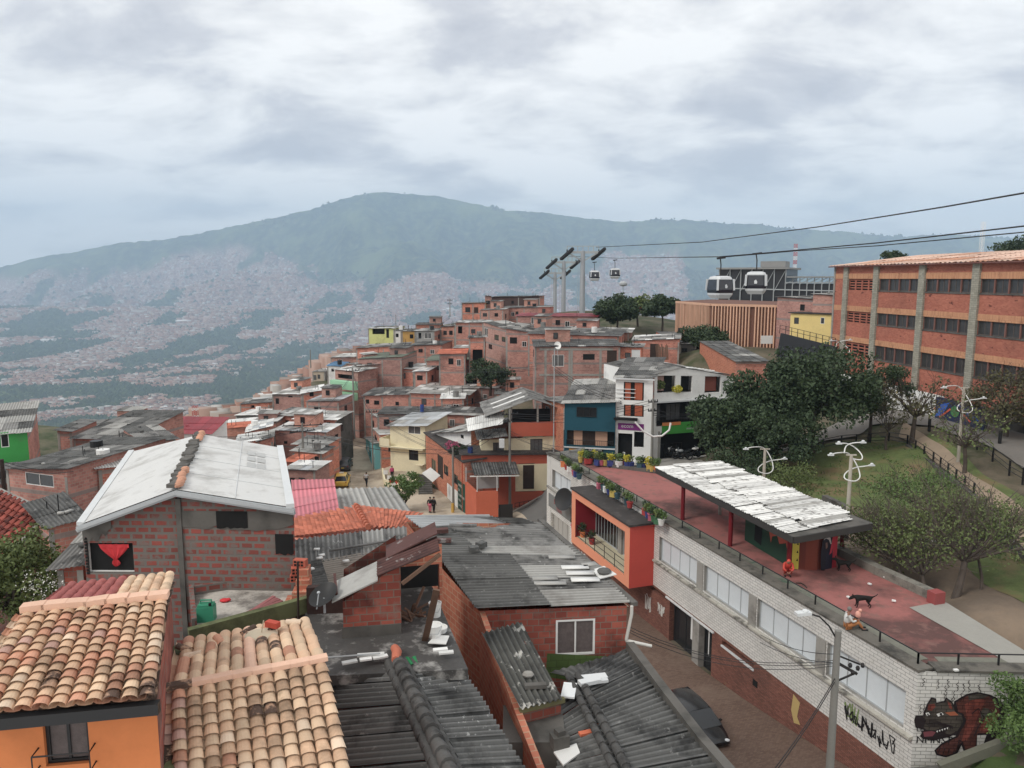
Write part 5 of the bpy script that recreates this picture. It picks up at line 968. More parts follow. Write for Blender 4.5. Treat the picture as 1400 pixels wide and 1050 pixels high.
rl = [CF.p(s0 + .75, zb3 + .62, D_ - .12), CF.p(s1 - .75, zb3 + .62, D_ - .12)]; railing(cb, rl, .95, 1.6, .022, 'bay_railing', steel if 0 else dframe, 3, .045)
# grey sign with red lettering, dish, garage
mb = MB(); mb.box(CF.p(35.0, -20.1, .1), CF.u * 5.0, CF.n * .08, UP * 1.15); sg = mb.build('sign_panel', paint('sign_grey', 120, 122, 120), cb)
def text3(par, s, F, s_, z, size, m_, out_=.12, name='lettering', flip=False):
 cu = bpy.data.curves.new('t', 'FONT'); cu.body = s; cu.size = size; cu.extrude = .004; cu.resolution_u = 2; to = bpy.data.objects.new('t', cu); C.objects.link(to)
 me = bpy.data.meshes.new_from_object(to.evaluated_get(bpy.context.evaluated_depsgraph_get())); C.objects.unlink(to); bpy.data.objects.remove(to)
 me.materials.clear(); me.materials.append(m_); o = bpy.data.objects.new(name, me); C.objects.link(o)
 u = -F.u if F.u.dot(V((1, 0, 0)).normalized()) < 0 and not flip else F.u
 n_ = u.cross(UP); mt = Matrix((u, UP, n_)).transposed().to_4x4(); p = F.p(s_, z, out_)
 if par is not None: o.parent = par; p = p - wloc(par)
 mt.translation = p; o.matrix_basis = mt; return o
text3(sg, 'SUPER', CF, 38.7, -19.55, .62, paint('faded_red_letters', 170, 60, 60), .115); text3(sg, 'TODO', CF, 38.1, -20.0, .42, MC['faded_red_letters'], .115)
mb = MB(); c_ = CF.p(35.3, -18.2, .5); rows = []
ax = (-CF.n * .8 + UP * .3 - CF.u * .4).normalized(); xx_ = ax.cross(UP).normalized(); yy_ = xx_.cross(ax)
for i in range(5): q = i / 4 * .95; rows.append([c_ + ax * q * q * .2 + xx_ * math.cos(6.283 * j / 20) * q + yy_ * math.sin(6.283 * j / 20) * q for j in range(20)])
mb.grid(rows, 0, .5, True); tag(mb.build('satellite_dish', M('dish_dark', sr(46, 46, 46)), smooth=True), 'large dark round dish on the white wall between sign and orange bay', 'satellite dish', 'satellite dishes')
for k in range(4):
 mb = MB(); mb.box(CF.p(35.45 + k * 1.03, -24.6, -.25), CF.u * .95, CF.n * .05, UP * 3.9); mb.build('garage_panel', paint('garage_grey', 168, 166, 160), cb)
# lower glazed entrance and slit windows
window(cb, CF, 16.2, 19.0, -23.2, -20.4, 2, dframe, glass, -.4, .08, 'entrance'); window(cb, CF, 14.25, 15.5, -23.2, -20.4, 1, dframe, glass, -.4, .08, 'entrance')
mb = MB(); mb.box(CF.p(15.5, -23.4, .05), CF.u * .7, CF.n * .4, UP * 3.2); mb.build('pier', conc, cb)
mb = MB(); mb.box(CF.p(15.0, -22.6 + .4, -.36), CF.u * .1, CF.n * .01, UP * 1.6)
mb.box(CF.p(16.3, -22.1, -.37), CF.u * .75, CF.n * .01, UP * 1.5); mb.build('poster', wframe, cb)
mb = MB(); mb.box(CF.p(10.25, -20.72, .06), CF.u * 3.0, CF.n * .1, UP * .1); mb.box(CF.p(14.0, -23.45, .12), CF.u * 5.2, CF.n * .5, UP * .3); mb.box(CF.p(14.0, -20.32, .1), CF.u * 5.4, CF.n * .2, UP * .1); mb.build('ledge', lpaint, cb)
for (s_, z_, r_, m_) in ((9.9, -21.5, .17, dark),): mb = MB(); mb.box(CF.p(s_, z_, .02), CF.u * .4, CF.n * .02, UP * .35); mb.build('vent', m_, cb)
mb = MB(); pts = [(7.1, -20.3), (6.6, -20.5), (6.75, -21.3), (6.5, -21.6), (6.95, -21.75), (7.2, -21.2)]; mb.add([CF.p(a, z, .014) for a, z in pts]); mb.build('yellow_patch', paint('ochre_patch', 186, 160, 96), cb)
# graffiti on the wall
def scribble(par, F, s_, z, w, h, n_, m_, out_=.016, th=.03, name='graffiti'):
 mb = MB(); x = s_
 for k in range(n_):
  pts = []; x = s_ + w * k / n_
  for i in range(7): pts.append((x + R(-.15, .9) * w / n_ * 1.1, z + h * R(0, 1)))
  for a, b_ in zip(pts, pts[1:]):
   d = V((b_[0] - a[0], b_[1] - a[1], 0));
   if d.length < .02: continue
   nx, nz = -d.y / d.length * th, d.x / d.length * th
   mb.add([F.p(a[0] - nx, a[1] - nz, out_), F.p(b_[0] - nx, b_[1] - nz, out_), F.p(b_[0] + nx, b_[1] + nz, out_), F.p(a[0] + nx, a[1] + nz, out_)]);
   out_ += .0003
 return mb.build(name, m_, par)
black_g = paint('spray_black', 34, 32, 34); scribble(cb, CF, .9, -19.75, 2.9, .85, 9, black_g); scribble(cb, CF, 2.9, -19.6, .9, .95, 4, paint('spray_green', 120, 140, 84), .012); text3(cb, 'N', CF, 2.75, -19.6, 1.0, black_g, .03, 'graffiti')
scribble(cb, CF, 19.6, -21.9, .9, .9, 5, paint('spray_white', 200, 198, 192), .02, .04); scribble(cb, CF, 21.4, -22.3, .8, 1.2, 5, MC['spray_white'], .02, .04)
# ---- mural of a growling brown dog on the right face ----
def mural(F, par):
 mp = lambda nm, r, g, b_: MBrick(nm, sr(r, g, b_), sr(r * .85, g * .85, b_ * .85), sr(r * .55, g * .55, b_ * .55), w=.42, h=.155, ms=.011, var=.22, bp=.9, st=(sr(r * .6, g * .6, b_ * .6), .7, 1.6, .48, .64))
 ol = paint('mural_outline', 40, 30, 32); body = mp('mural_brown', 100, 56, 48); red = mp('mural_rust', 134, 64, 52); gry = mp('mural_grey', 84, 76, 68); tng = paint('mural_tongue', 120, 62, 70); wht = wframe; bl = paint('mural_blueblack', 44, 40, 66)
 def at(x, y): return F.at(1230 + x / 7, 900 + y / 7)
 lay = [0.012]
 def poly(pts, m_, name='mural_shape'):
  mb = MB(); q = [at(*p) for p in pts]; cxy = (sum(a for a, b_ in q) / len(q), sum(b_ for a, b_ in q) / len(q)); nn_ = len(q)
  tri = [q[i] for i in range(nn_)]; mb.add([F.p(a, z, lay[0]) for a, z in tri]); lay[0] += .0025; return mb.build(name, m_, par)
 poly([(520, 410), (640, 340), (740, 320), (860, 345), (960, 390), (1010, 480), (1040, 600), (1000, 740), (860, 800), (800, 820), (830, 730), (740, 735), (735, 860), (690, 890), (610, 885), (590, 830), (545, 920), (440, 945), (350, 925), (330, 880), (400, 810), (540, 740), (470, 730), (500, 560)], ol)
 poly([(540, 420), (650, 355), (740, 340), (850, 360), (930, 420), (960, 520), (930, 600), (860, 690), (830, 715), (745, 715), (720, 850), (680, 872), (625, 870), (600, 800), (560, 830), (530, 905), (440, 930), (365, 912), (350, 880), (410, 825), (560, 750), (600, 640), (560, 520)], body)
 poly([(620, 440), (720, 380), (830, 400), (780, 470), (745, 560), (700, 680), (640, 780), (590, 790), (620, 680), (640, 560)], red); poly([(800, 560), (920, 560), (900, 640), (830, 705), (760, 700)], red)
 poly([(800, 470), (850, 480), (900, 540), (820, 560), (780, 600), (770, 520)], gry); poly([(650, 350), (760, 335), (850, 360), (760, 385), (660, 400)], gry)
 poly([(240, 480), (260, 430), (300, 370), (345, 380), (350, 420), (420, 405), (440, 370), (500, 410), (540, 500), (610, 530), (625, 600), (560, 710), (470, 750), (320, 785), (220, 770), (190, 740), (230, 680), (150, 660), (135, 590), (150, 545), (220, 545)], ol)
 poly([(258, 480), (270, 440), (310, 385), (335, 395), (345, 432), (425, 420), (450, 385), (495, 420), (525, 505), (590, 540), (605, 600), (550, 690), (470, 730), (400, 700), (330, 690), (250, 680), (210, 640), (200, 570), (235, 545)], gry)
 poly([(270, 440), (330, 430), (340, 460), (300, 500), (262, 490)], red); poly([(430, 515), (520, 505), (560, 540), (480, 545)], paint('mural_orange', 170, 92, 60)); poly([(450, 400), (485, 430), (505, 490), (470, 470)], red)
 poly([(150, 550), (215, 550), (250, 590), (225, 650), (165, 650), (145, 600)], ol); poly([(205, 690), (330, 685), (430, 650), (460, 660), (420, 720), (300, 765), (215, 755)], ol); poly([(220, 700), (300, 690), (340, 700), (310, 740), (230, 745)], tng)
 for i in range(5): x = 345 + i * 24; poly([(x, 690 - i * 8), (x + 16, 684 - i * 8), (x + 10, 706 - i * 8)], wht)
 poly([(240, 515), (270, 510), (285, 530), (255, 545)], wht); poly([(345, 525), (395, 508), (415, 530), (360, 550)], wht); poly([(255, 520), (270, 520), (270, 538), (256, 538)], ol); poly([(375, 515), (398, 515), (398, 538), (376, 538)], ol)
 def line(pts, m_, w=4.5):
  for a, b_ in zip(pts, pts[1:]):
   d = V((b_[0] - a[0], b_[1] - a[1], 0)); d = d.normalized() if d.length else d; x, y = -d.y * w, d.x * w
   mb2.add([F.p(*at(*q), lay[0]) for q in ((a[0] - x, a[1] - y), (b_[0] - x, b_[1] - y), (b_[0] + x, b_[1] + y), (a[0] + x, a[1] + y))]); lay[0] += .0002
 mb2 = MB()
 for k in range(6): line([(215 + 12 * k, 590 + 12 * k), (330 + 6 * k, 585 + 10 * k), (420 + 14 * k, 620 + 6 * k), (500, 640 + 6 * k)], ol, 2.2)
 line([(590, 530), (625, 580), (600, 640), (560, 700)], ol, 5); line([(745, 470), (680, 520)], ol); line([(745, 470), (800, 560), (740, 650), (700, 740)], ol); line([(600, 800), (560, 770), (540, 860), (500, 920)], ol)
 for k in range(4): line([(380 + 45 * k, 840 + 8 * k), (360 + 45 * k, 900 + 6 * k)], ol, 4)
 for (x, y) in ((235, 180), (370, 190), (460, 190), (555, 220), (610, 230), (655, 200), (760, 240), (420, 320), (520, 300), (590, 320), (200, 430), (235, 430), (1040, 220), (510, 360), (430, 250)):
  p = [(x, y)];
  for i in range(5): p.append((p[-1][0] + (18 if i % 2 else -18) + R(-8, 8), p[-1][1] + R(10, 26)))
  line(p, bl, 3)
 mb2.build('mural_lines', ol, par)
mural(RF, cb)
text3(cb, 'NMNST', RF, .12, -18.55, .42, black_g, .02, 'graffiti'); text3(cb, 'LEGS', RF, .1, -18.05, .3, black_g, .02, 'graffiti')
# ---------------- open pavilion ----------------
pv = thing('pavilion', 'open shelter with white patched corrugated roof on dark red posts on the terrace', 'pavilion', PZ(1020, 740, TZ)); zr = -12.95
pA, pB, pC, pD = PZ(897, 643, zr), PZ(1085, 738, zr), PZ(1192, 719, zr), PZ(985, 636, zr)     # front-left, front-right, back-right, back-left
mb = MB()
for a, b_ in ((pA, pB), (pB, pC), (pC, pD), (pD, pA)): mb.bar(a - UP * .02, b_ - UP * .02, .14, .34)
for i in range(1, 9): mb.bar(pA.lerp(pB, i / 9), pD.lerp(pC, i / 9), .08, .12)
mb.build('roof_frame', M('dark_grey_steel', sr(62, 60, 58), rough=.6), pv)
mb = MB(); up = UP * .2; a, b_, c, d = pA + up, pB.lerp(pA, .03) + up, pC.lerp(pD, .05) + up, pD + up
nst = 34
for i in range(nst):
 u0, u1 = i / nst, (i + R(.82, 1.12)) / nst; e = R(-.03, .04) - (.12 if i > 31 else 0)
 for k in range(2):
  t0, t1 = (0 if k == 0 else .30 + R(-.05, .05)), (.34 + R(-.06, .1) if k == 0 else 1.0 + e)
  p = [d.lerp(c, u0), d.lerp(c, u1), a.lerp(b_, u1), a.lerp(b_, u0)]; q0 = p[3].lerp(p[0], t0 - .02 * (k == 0)); q1 = p[2].lerp(p[1], t0 - .02 * (k == 0)); q2 = p[2].lerp(p[1], t1); q3 = p[3].lerp(p[0], t1); h = UP * (R(0, .05) + .06 * k)
  corr(mb, q3 + h, q2 + h, q1 + h, q0 + h + UP * R(-.03, .05), [(0, 6), (1, .5)], pitch=.2, amp=.03, k=4, sw=5, sl=9, lift=0, wild=.4)
mb.build('roof', [M('white_roof_sheet', sr(218, 218, 214), rough=.6, var=.03, st=((.12, .11, .1), .85, 2.2, .53, .64, (.35, 1.8, 1))), r_lite], pv)
mb = MB(); mb.slab([pA + UP * .13, pB + UP * .13, pC + UP * .13, pD + UP * .13], (0, 0, .03)); mb.build('roof_board', conc_d, pv)
for px, py, r_ in ((933, 711, .13), (998, 747, .13), (1078, 781, .13), (984, 704, .11), (1056, 730, .11), (1150, 757, .11)):
 b0 = PZ(px, py, TZ); mb = MB(); mb.tube([b0, V((b0.x, b0.y, zr))], r_, 10); mb.build('post', redcol if px != 984 else conc, pv, smooth=True)
# painted hut under the roof
hut = thing('painted_hut', 'round ended hut with colourful murals under the right end of the pavilion', 'hut', PZ(1080, 770, TZ))
h0, h1, h2, h3 = PZ(1018, 739, TZ), PZ(1082, 778, TZ), PZ(1143, 776, TZ), PZ(1120, 745, TZ); HT = 2.25
g_dark = paint('mural_dark_green', 32, 66, 50); mb = MB(); mb.add([h0, h1, h1 + UP * HT, h0 + UP * HT], 0)
rnd = []
for i in range(9): t_ = i / 8; p = h1.lerp(h2, t_); rnd.append(p + V((.1, -1, 0)).normalized() * math.sin(math.pi * t_) * .35)
for i, (p, q) in enumerate(zip(rnd, rnd[1:])): mb.add([p, q, q + UP * HT, p + UP * HT], [1, 2, 3, 3, 2, 4, 4, 5][i])
mb.add([h2, h3, h3 + UP * HT, h2 + UP * HT], 4); mb.add([h3, h0, h0 + UP * HT, h3 + UP * HT], 0); mb.add([p + UP * HT for p in (h0, h1, h2, h3)], 0)
mb.build('wall', [g_dark, paint('mural_bright_yellow', 214, 200, 50), paint('mural_bark', 112, 52, 40), MC['mural_bright_yellow'] if 0 else paint('mural_ochre_bark', 128, 60, 42), paint('mural_navy', 40, 40, 56), paint('mural_crimson', 168, 36, 52)], hut)
HF = Fac(h0, h1); mb = MB()
def hp(F, pts, m_, nm, out_=.02): mb = MB(); mb.add([F.p(a, TZ + z, out_) for a, z in pts]); return mb.build(nm, m_, hut)
hl = HF.L; hp(HF, [(hl * .5, 1.9), (hl * .62, 2.1), (hl * .78, 1.9), (hl * .9, 1.3), (hl * .75, 1.0), (hl * .7, 1.4), (hl * .6, 1.2), (hl * .58, .8), (hl * .54, 1.3)], paint('mural_orange_figure', 186, 84, 62), 'mural_figure'); hp(HF, [(hl * .86, 2.1), (hl * .99, 2.0), (hl * .99, .9), (hl * .93, .7), (hl * .88, 1.2)], MC['mural_orange_figure'], 'mural_figure')
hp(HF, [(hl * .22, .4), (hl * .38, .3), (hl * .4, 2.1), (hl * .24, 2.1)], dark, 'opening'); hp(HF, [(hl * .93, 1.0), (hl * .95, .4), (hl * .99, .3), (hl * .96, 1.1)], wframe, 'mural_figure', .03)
HF2 = Fac(rnd[4] + V((0, -.05, 0)), rnd[7] + V((0, -.05, 0))); L2 = HF2.L
hp(HF2, [(L2 * .1, .1), (L2 * .35, .05), (L2 * .42, 1.0), (L2 * .6, 1.3), (L2 * .5, 1.9), (L2 * .3, 2.0), (L2 * .1, 1.7), (L2 * .02, 1.0)], paint('mural_ink', 34, 34, 44), 'mural_figure', .16); hp(HF2, [(L2 * .15, 1.75), (L2 * .35, 2.02), (L2 * .6, 1.85), (L2 * .7, 1.5), (L2 * .62, 1.5), (L2 * .5, 1.75), (L2 * .3, 1.85)], MC['garage_grey'], 'mural_figure', .18); hp(HF2, [(L2 * .28, 1.6), (L2 * .4, 1.62), (L2 * .44, 1.35), (L2 * .32, 1.25)], paint('mural_face', 120, 92, 84), 'mural_figure', .19)
hp(HF2, [(L2 * .6, .9), (L2 * .75, 1.0), (L2 * 1.0, 2.1), (L2 * .8, 2.1), (L2 * .72, 1.6)], MC['mural_crimson'], 'mural_figure', .17)
for i in range(4): hp(Fac(rnd[0] + V((0, -.03, 0)), rnd[1] + V((0, -.03, 0))), [(.2, .5 + i * .45), (.3, .5 + i * .45), (.26, .66 + i * .45)], dark, 'mural_dot', .03)
# ---------------- the hillside quarter: every house a thing ----------------
random.seed(81)
GH = 'brick houses climbing the hillside'
def H_(label, xl, yl, dl, xr, yr, dr, L, zb, dzb=.4, wall=B_far, roof='mix', wins=(), side=None, cat='house', grp=GH, name='brick_house', **k):
 return house(name, label, cat, PD(xl, yl, dl), PD(xr, yr, dr), L, zb, dzb, wall=wall, roof=roof, wins=wins, side=side or B_far2, grp=grp, **k)
# --- blue house, narrow white house, big white house ---
o, F, zt = H_('dark teal two storey house with an open balcony and two shop boards', 772, 551, 71, 842, 549, 70, 9, -20, 1.0, teal, 'mix', [(775, 588, 840, 611, 'x')], side=B_far, name='teal_house', grp=None, deb=0, oh=.3)
wn = window(o, F, *(F.at(795, 0)[0], F.at(824, 0)[0]), F.at(810, 570)[1], F.at(810, 557)[1], 3, dframe, glass, .03)
for a, b_ in ((775, 790), (803, 822)): mb = MB(); mb.box(F.p(F.at(a, 0)[0], F.at(800, 612)[1], -.5), F.u * (F.at(b_, 0)[0] - F.at(a, 0)[0]), -F.n * .04, UP * 1.5); mb.build('door', wood_d, o)
for a, b_ in ((790, 803), (822, 840)): mb = MB(); mb.box(F.p(F.at(a, 0)[0], F.at(800, 612)[1], -.52), F.u * (F.at(b_, 0)[0] - F.at(a, 0)[0]), -F.n * .04, UP * 1.5); mb.build('inner_wall', paint('peach', 196, 152, 124), o)
mb = MB(); za = F.at(800, 611)[1]
for i in range(26): mb.bar(F.p(.2 + i * .17, za, .03), F.p(.2 + i * .17, za + .62, .03), .025, .025, up=(0, 1, 0))
mb.tube([F.p(.2, za + .62, .03), F.p(F.L - .2, za + .62, .03)], .025, 4); mb.build('balcony_rail', blk, o)
mb = MB(); mb.box(F.p(0, za - .14, .12), F.u * F.L, F.n * .1, UP * .12); mb.build('ledge', lpaint, o)
def board(par, F, x0, y0, x1, y1, m_, out_=.05, name='sign_board'):
 a, z1 = F.at(x0, y0); b_, z0 = F.at(x1, y1); mb = MB(); mb.box(F.p(a, z0, out_), F.u * (b_ - a), F.n * .04, UP * (z1 - z0)); return mb.build(name, m_, par), a, z0, b_ - a, z1 - z0
board(o, F, 778, 613, 799, 619, paint('shop_orange', 206, 140, 40)); s_, a, z, w, h = board(o, F, 803, 612, 825, 621, blk); text3(s_, 'BALCON', F, a + .12, z + h * .5, .3, wframe, .06); text3(s_, 'DEL BAR', F, a + .25, z + .08, .22, wframe, .06)
mb = MB(); zq = F.at(800, 612)[1]; mb.box(F.p(.3, zq - 2.6, .01), F.u * 1.2, -F.n * 0 + F.n * .02, UP * 1.9); mb.box(F.p(2, zq - 2.6, .01), F.u * 1.6, F.n * .02, UP * 1.9); mb.build('door', wood_d, o)
o, F, zt = H_('narrow white three storey house with orange curtains and purple shop sign', 842, 516, 70, 893, 516, 69, 8, -18.5, 1.0, white_r, 'mix', [(853, 522, 880, 548, 'o'), (853, 553, 880, 570, 'o'), (845, 592, 864, 628, 'x'), (867, 590, 880, 612, 'x')], side=B_far, name='white_house', grp=None, deb=0)
oc_ = paint('orange_curtain', 176, 88, 56)
for y0, y1 in ((523, 547), (554, 569)):
 for x0, x1 in ((855, 862), (868, 878)):
  a, z1 = F.at(x0, y0); b_, z0 = F.at(x1, y1); mb = MB(); mb.grid([[F.p(a + (b_ - a) * q / 8, zz_, -.02 + .02 * (q % 2)) for q in range(9)] for zz_ in (z0, z1)]); mb.build('curtain', oc_, o)
mb = MB()
for y in (532, 537, 543, 573, 577): z = F.at(860, y)[1]; mb.tube([F.p(F.at(852, 0)[0], z, .12), F.p(F.at(881, 0)[0], z, .12)], .035, 5)
mb.build('balcony_rail', lpaint, o); mb = MB(); z = F.at(860, 570)[1]; mb.box(F.p(F.at(851, 0)[0], z - .25, .5), F.u * 2.1, F.n * .45, UP * .2); mb.build('planter_box', dark, o)
mb = MB(); z = F.at(860, 517)[1]; mb.box(F.p(-.2, z - .1, .35), F.u * (F.L + .4), F.n * .1, UP * .12); mb.build('gutter', lpaint, o)
s_, a, z, w, h = board(o, F, 845, 578, 880, 589, paint('shop_purple', 120, 40, 116)); text3(s_, 'ecom', F, a + .3, z + h * .35, .5, wframe, .06)
mb = MB(); a_ = F.at(868, 0)[0];
for i in range(8): mb.box(F.p(a_, -18.3 + i * .2, .3 - i * .12), F.u * 1.0, F.n * .6, UP * .12)
mb.build('stair', conc, o); mb = MB(); mb.box(F.p(F.at(864, 0)[0], -18.4, .06), F.u * .2, F.n * .1, UP * 2.6); mb.build('pillar', white_r, o)
o, F, zt = H_('big white three storey corner house with square openings and a green shop sign', 893, 512, 70, 1004, 514, 73, 10, -17.5, 0, white_r, None, [(899, 514, 923, 536, 'x'), (931, 514, 946, 536, 'x'), (964, 514, 985, 536, 'x'), (898, 551, 1000, 576, 'x'), (903, 592, 1000, 620, 'x')], side=white_r, name='white_house', grp=None)
mid = F.p(F.at(945, 0)[0], 0); top = V((mid.x, mid.y, PD(945, 502, 71).z)); mb = MB(); mb.add([F.p(0, zt[0] - .08), F.p(F.L, zt[1] - .08), top]); a, b_ = F.p(0, zt[0]), F.p(F.L, zt[1])
mb.build('gable_wall', white_r, o); mb = MB(); n9 = F.n * 9.5; corr(mb, top + n9, top - F.n * .1, a - F.n * .1, a + n9, [(0, 4), (1, 2), (2, 1)], k=4); corr(mb, top - F.n * .1, top + n9, b_ + n9, b_ - F.n * .1, [(0, 4), (1, 2), (2, 1)], k=4)
for i in range(7): p = top.lerp(b_, .2 + i * .1) + F.n * (.3 + .3 * i % 2) + UP * .08; mb.cbox(p, .7, .25, .06, .3, 2, 1)
mb.build('roof', [r_mid, r_dark, r_white], o)
for x0, x1, c_ in ((899, 911, 'curtain_red'), (966, 983, 'curtain_rust')):
 a, z1 = F.at(x0, 515); b_, z0 = F.at(x1, 535); mb = MB(); mb.box(F.p(a, z0, -.5), F.u * (b_ - a), F.n * .03, UP * (z1 - z0)); mb.build('curtain', paint('curtain_rust', 150, 84, 70) if 'rust' in c_ else paint('curtain_pink', 190, 150, 140), o)
zf_ = F.at(920, 577)[1]
for x0, x1 in ((899, 922), (930, 951), (960, 990)): window(o, F, F.at(x0, 0)[0], F.at(x1, 0)[0], zf_ + .1, zf_ + 1.65, 3, dframe, glass_c, -.55)
mb = MB()
for i in range(40): mb.bar(F.p(.4 + i * .17, zf_, .02), F.p(.4 + i * .17, zf_ + .55, .02), .022, .022, up=(0, 1, 0))
mb.tube([F.p(.4, zf_ + .55, .02), F.p(7, zf_ + .55, .02)], .022, 4); mb.build('balcony_rail', blk, o)
mb = MB(); mb.box(F.p(0, F.at(920, 549)[1], .4), F.u * F.L, F.n * .38, UP * .14); mb.build('awning', lpaint, o)
s_, a, z, w, h = board(o, F, 905, 579, 958, 590, paint('shop_green', 62, 160, 56)); board(o, F, 905, 578, 930, 580.5, paint('shop_orange2', 220, 130, 60), .08)
text3(s_, 'mercado', F, a + w * .62, z + h * .3, .34, wframe, .06)
for x0, x1 in ((908, 930), (938, 955)): window(o, F, F.at(x0, 0)[0], F.at(x1, 0)[0], -16.9, -15.3, 2, dframe, glass, -.5, name='shopfront')
def pottree(par_, p, r, m_, m2=None): pass
o_ = thing('potted_plant', 'leafy green potted plant in the upper opening of the white corner house', 'plant', F.p(F.at(918, 0)[0], F.at(918, 536)[1], -.3), 'window plants'); leaves('foliage', o_, [tuple(wloc(o_) + UP * .7)], .55, 400, .1, lf_olive)
o_ = thing('potted_plant', 'yellow green bush in the narrow opening of the white corner house', 'plant', F.p(F.at(941, 0)[0], F.at(941, 536)[1], .05), 'window plants'); leaves('foliage', o_, [tuple(wloc(o_) + UP * .35)], .5, 400, .09, lf_yel)
# --- house with terracotta parapets ---
o, F, zt = H_('cream house with terracotta parapet bands and a porch at the street corner', 631, 622, 80.4, 771, 621, 81.6, 4, -25, 0, terra_r, 'flat', [(709, 634, 732, 672, 'x'), (742, 634, 768, 672, 'x')], side=B_orange, name='corner_house', grp=None, deb=0)
F1 = F; mb = MB(); za, zb_ = F.at(700, 635)[1], F.at(700, 672)[1]; mb.box(F.p(F.at(705, 0)[0], zb_, .012), F.u * (F.L - F.at(705, 0)[0]), -F.n * 0 + F.n * .01, UP * (za - zb_)); mb.build('cream_wall', cream, o)
for x0, x1, y0, y1 in ((715, 730, 636, 668), (748, 758, 640, 660)): a, z1 = F.at(x0, y0); b_, z0 = F.at(x1, y1); mb = MB(); mb.box(F.p(a, z0, .05), F.u * (b_ - a), F.n * .03, UP * (z1 - z0)); mb.build('door', wood_d, o)
F2 = Fac(F.p(F.at(656, 0)[0], 0, -1.6), F.p(F.L, 0, -1.6)); zp = F.at(700, 622)[1]; mb = MB(); z1 = F2.at(700, 597)[1]; hw = [(F2.at(672, 0)[0], F2.at(688, 0)[0], F2.at(680, 620)[1], F2.at(680, 605)[1]), (F2.at(727, 0)[0], F2.at(745, 0)[0], F2.at(735, 618)[1], F2.at(735, 600)[1])]
hole_wall(mb, F2, 0, F2.L, zp - 1, z1 - .3, z1, hw, 0); bk_ = F2.n * 7; mb.add([F2.p(0, zp - 1), F2.p(0, zp - 1) + bk_, F2.p(0, z1) + bk_, F2.p(0, z1 - .3)]); mb.add([F2.p(F2.L, zp - 1), F2.p(F2.L, zp - 1) + bk_, F2.p(F2.L, z1 + 3) + bk_, F2.p(F2.L, z1)]); mb.build('upper_wall', cream, o)
for h_ in hw: window(o, F2, *h_, 3, blk, glass_c, -.06)
F3 = Fac(F2.p(F2.at(696, 0)[0], 0, .25), F2.p(F2.L, 0, .25)); a3, b3 = F3.at(700, 578)[1], F3.at(700, 597)[1]; mb = MB(); mb.box(F3.p(0, b3, 0), F3.u * F3.L, F3.n * .2, UP * (a3 - b3)); mb.build('parapet', terra_r, o)
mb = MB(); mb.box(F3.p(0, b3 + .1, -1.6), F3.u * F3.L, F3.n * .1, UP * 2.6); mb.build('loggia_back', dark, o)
for x in (.1, F3.L * .52, F3.L - .3): mb = MB(); mb.box(F3.p(x, a3, 0), F3.u * .18, F3.n * .18, UP * 1.9); mb.build('pillar', conc, o)
tz = a3 + 1.7; mm = F3.p(F3.L * .42, tz + .9, .5); bb = F3.n * 9; mb = MB()
corr(mb, mm + bb, mm, F3.p(-2.6, tz - .9, .4), F3.p(-2.6, tz - .9, .4) + bb, [(0, 6), (1, 2), (2, .6)], k=4, wild=1.5); corr(mb, mm, mm + bb, F3.p(F3.L + .6, tz - .6, .4) + bb, F3.p(F3.L + .6, tz - .6, .4), [(0, 6), (1, 2)], k=4, wild=1.5)
for t_, u_ in ((.3, .3), (.6, .25)): p0 = (mm + bb * t_).lerp(F3.p(-2.6, tz - .9, .4) + bb * t_, .1) + UP * .08; p1 = (mm + bb * t_).lerp(F3.p(-2.6, tz - .9, .4) + bb * t_, .8) + UP * .08; mb.bar(p0, p1, .6, .04, 3)
mb.build('roof', [r_mid, r_dark, r_lite, r_white], o)
p0, p1 = PD(636, 583, 79.2), PD(690, 572, 81.6); mb = MB(); corr(mb, p1 + UP * .05 + V((0, 1.6, .5)), p0 + V((0, 1.6, .5)), PD(640, 590, 78.6), PD(687, 580, 80.4), [(0, 1)], k=4); mb.build('white_roof', r_white, o); mb = MB(); corr(mb, PD(648, 588, 81.6), PD(690, 585, 82.8), PD(694, 597, 80.4), PD(652, 602, 79.2), [(0, 1)], k=4); mb.build('lower_roof', r_mid, o)
# porch
PF = Fac(PD(651, 672, 75.8), PD(681, 670, 76.1)); mb = MB(); zz1 = PF.at(660, 672)[1]; mb.box(PF.p(0, -25, 0), PF.u * PF.L, PF.n * .2, UP * (zz1 + 25)); q = PD(636, 664, 79.8); d = V((q.x, q.y, 0)) - PF.p(0, 0); mb.box(PF.p(0, -25, .005), d, PF.u * .2, UP * (zz1 + 25 - .01)); mb.build('porch_wall', M('porch_orange', sr(196, 96, 64)), o)
mb = MB();
for p in (PF.p(.1, zz1), PF.p(PF.L - .1, zz1), PF.p(.05, zz1) + d * .95): mb.tube([p, p + UP * 1.5], .05, 6)
mb.build('porch_post', lpaint, o); A_, B_, C_, D_ = PD(643, 632, 80.4), PD(704, 631, 81), PD(710, 649, 76.2), PD(648, 650, 75.6); mb = MB(); corr(mb, A_, B_, C_, D_, [(0, 1), (1, 3)], k=4, pitch=.24, amp=.05, sl=3); mb.bar(D_ - UP * .1 + V((-.4, 0, 0)), C_ - UP * .1, .08, .1, 2); mb.build('porch_roof', [r_mid, r_dark, wframe], o)
mb = MB(); mb.box(PF.p(.3, zz1 - .2, -1.8), PF.u * 2.2, PF.n * .05, UP * 1.8); mb.build('shutter', paint('pale_shutter', 176, 174, 172), o)
mb = MB(); mb.box(PF.p(PF.L + .1, -24.5, -.2), PF.u * 1.4, PF.n * .05, UP * 2.2); mb.build('metal_gate', dframe, o)
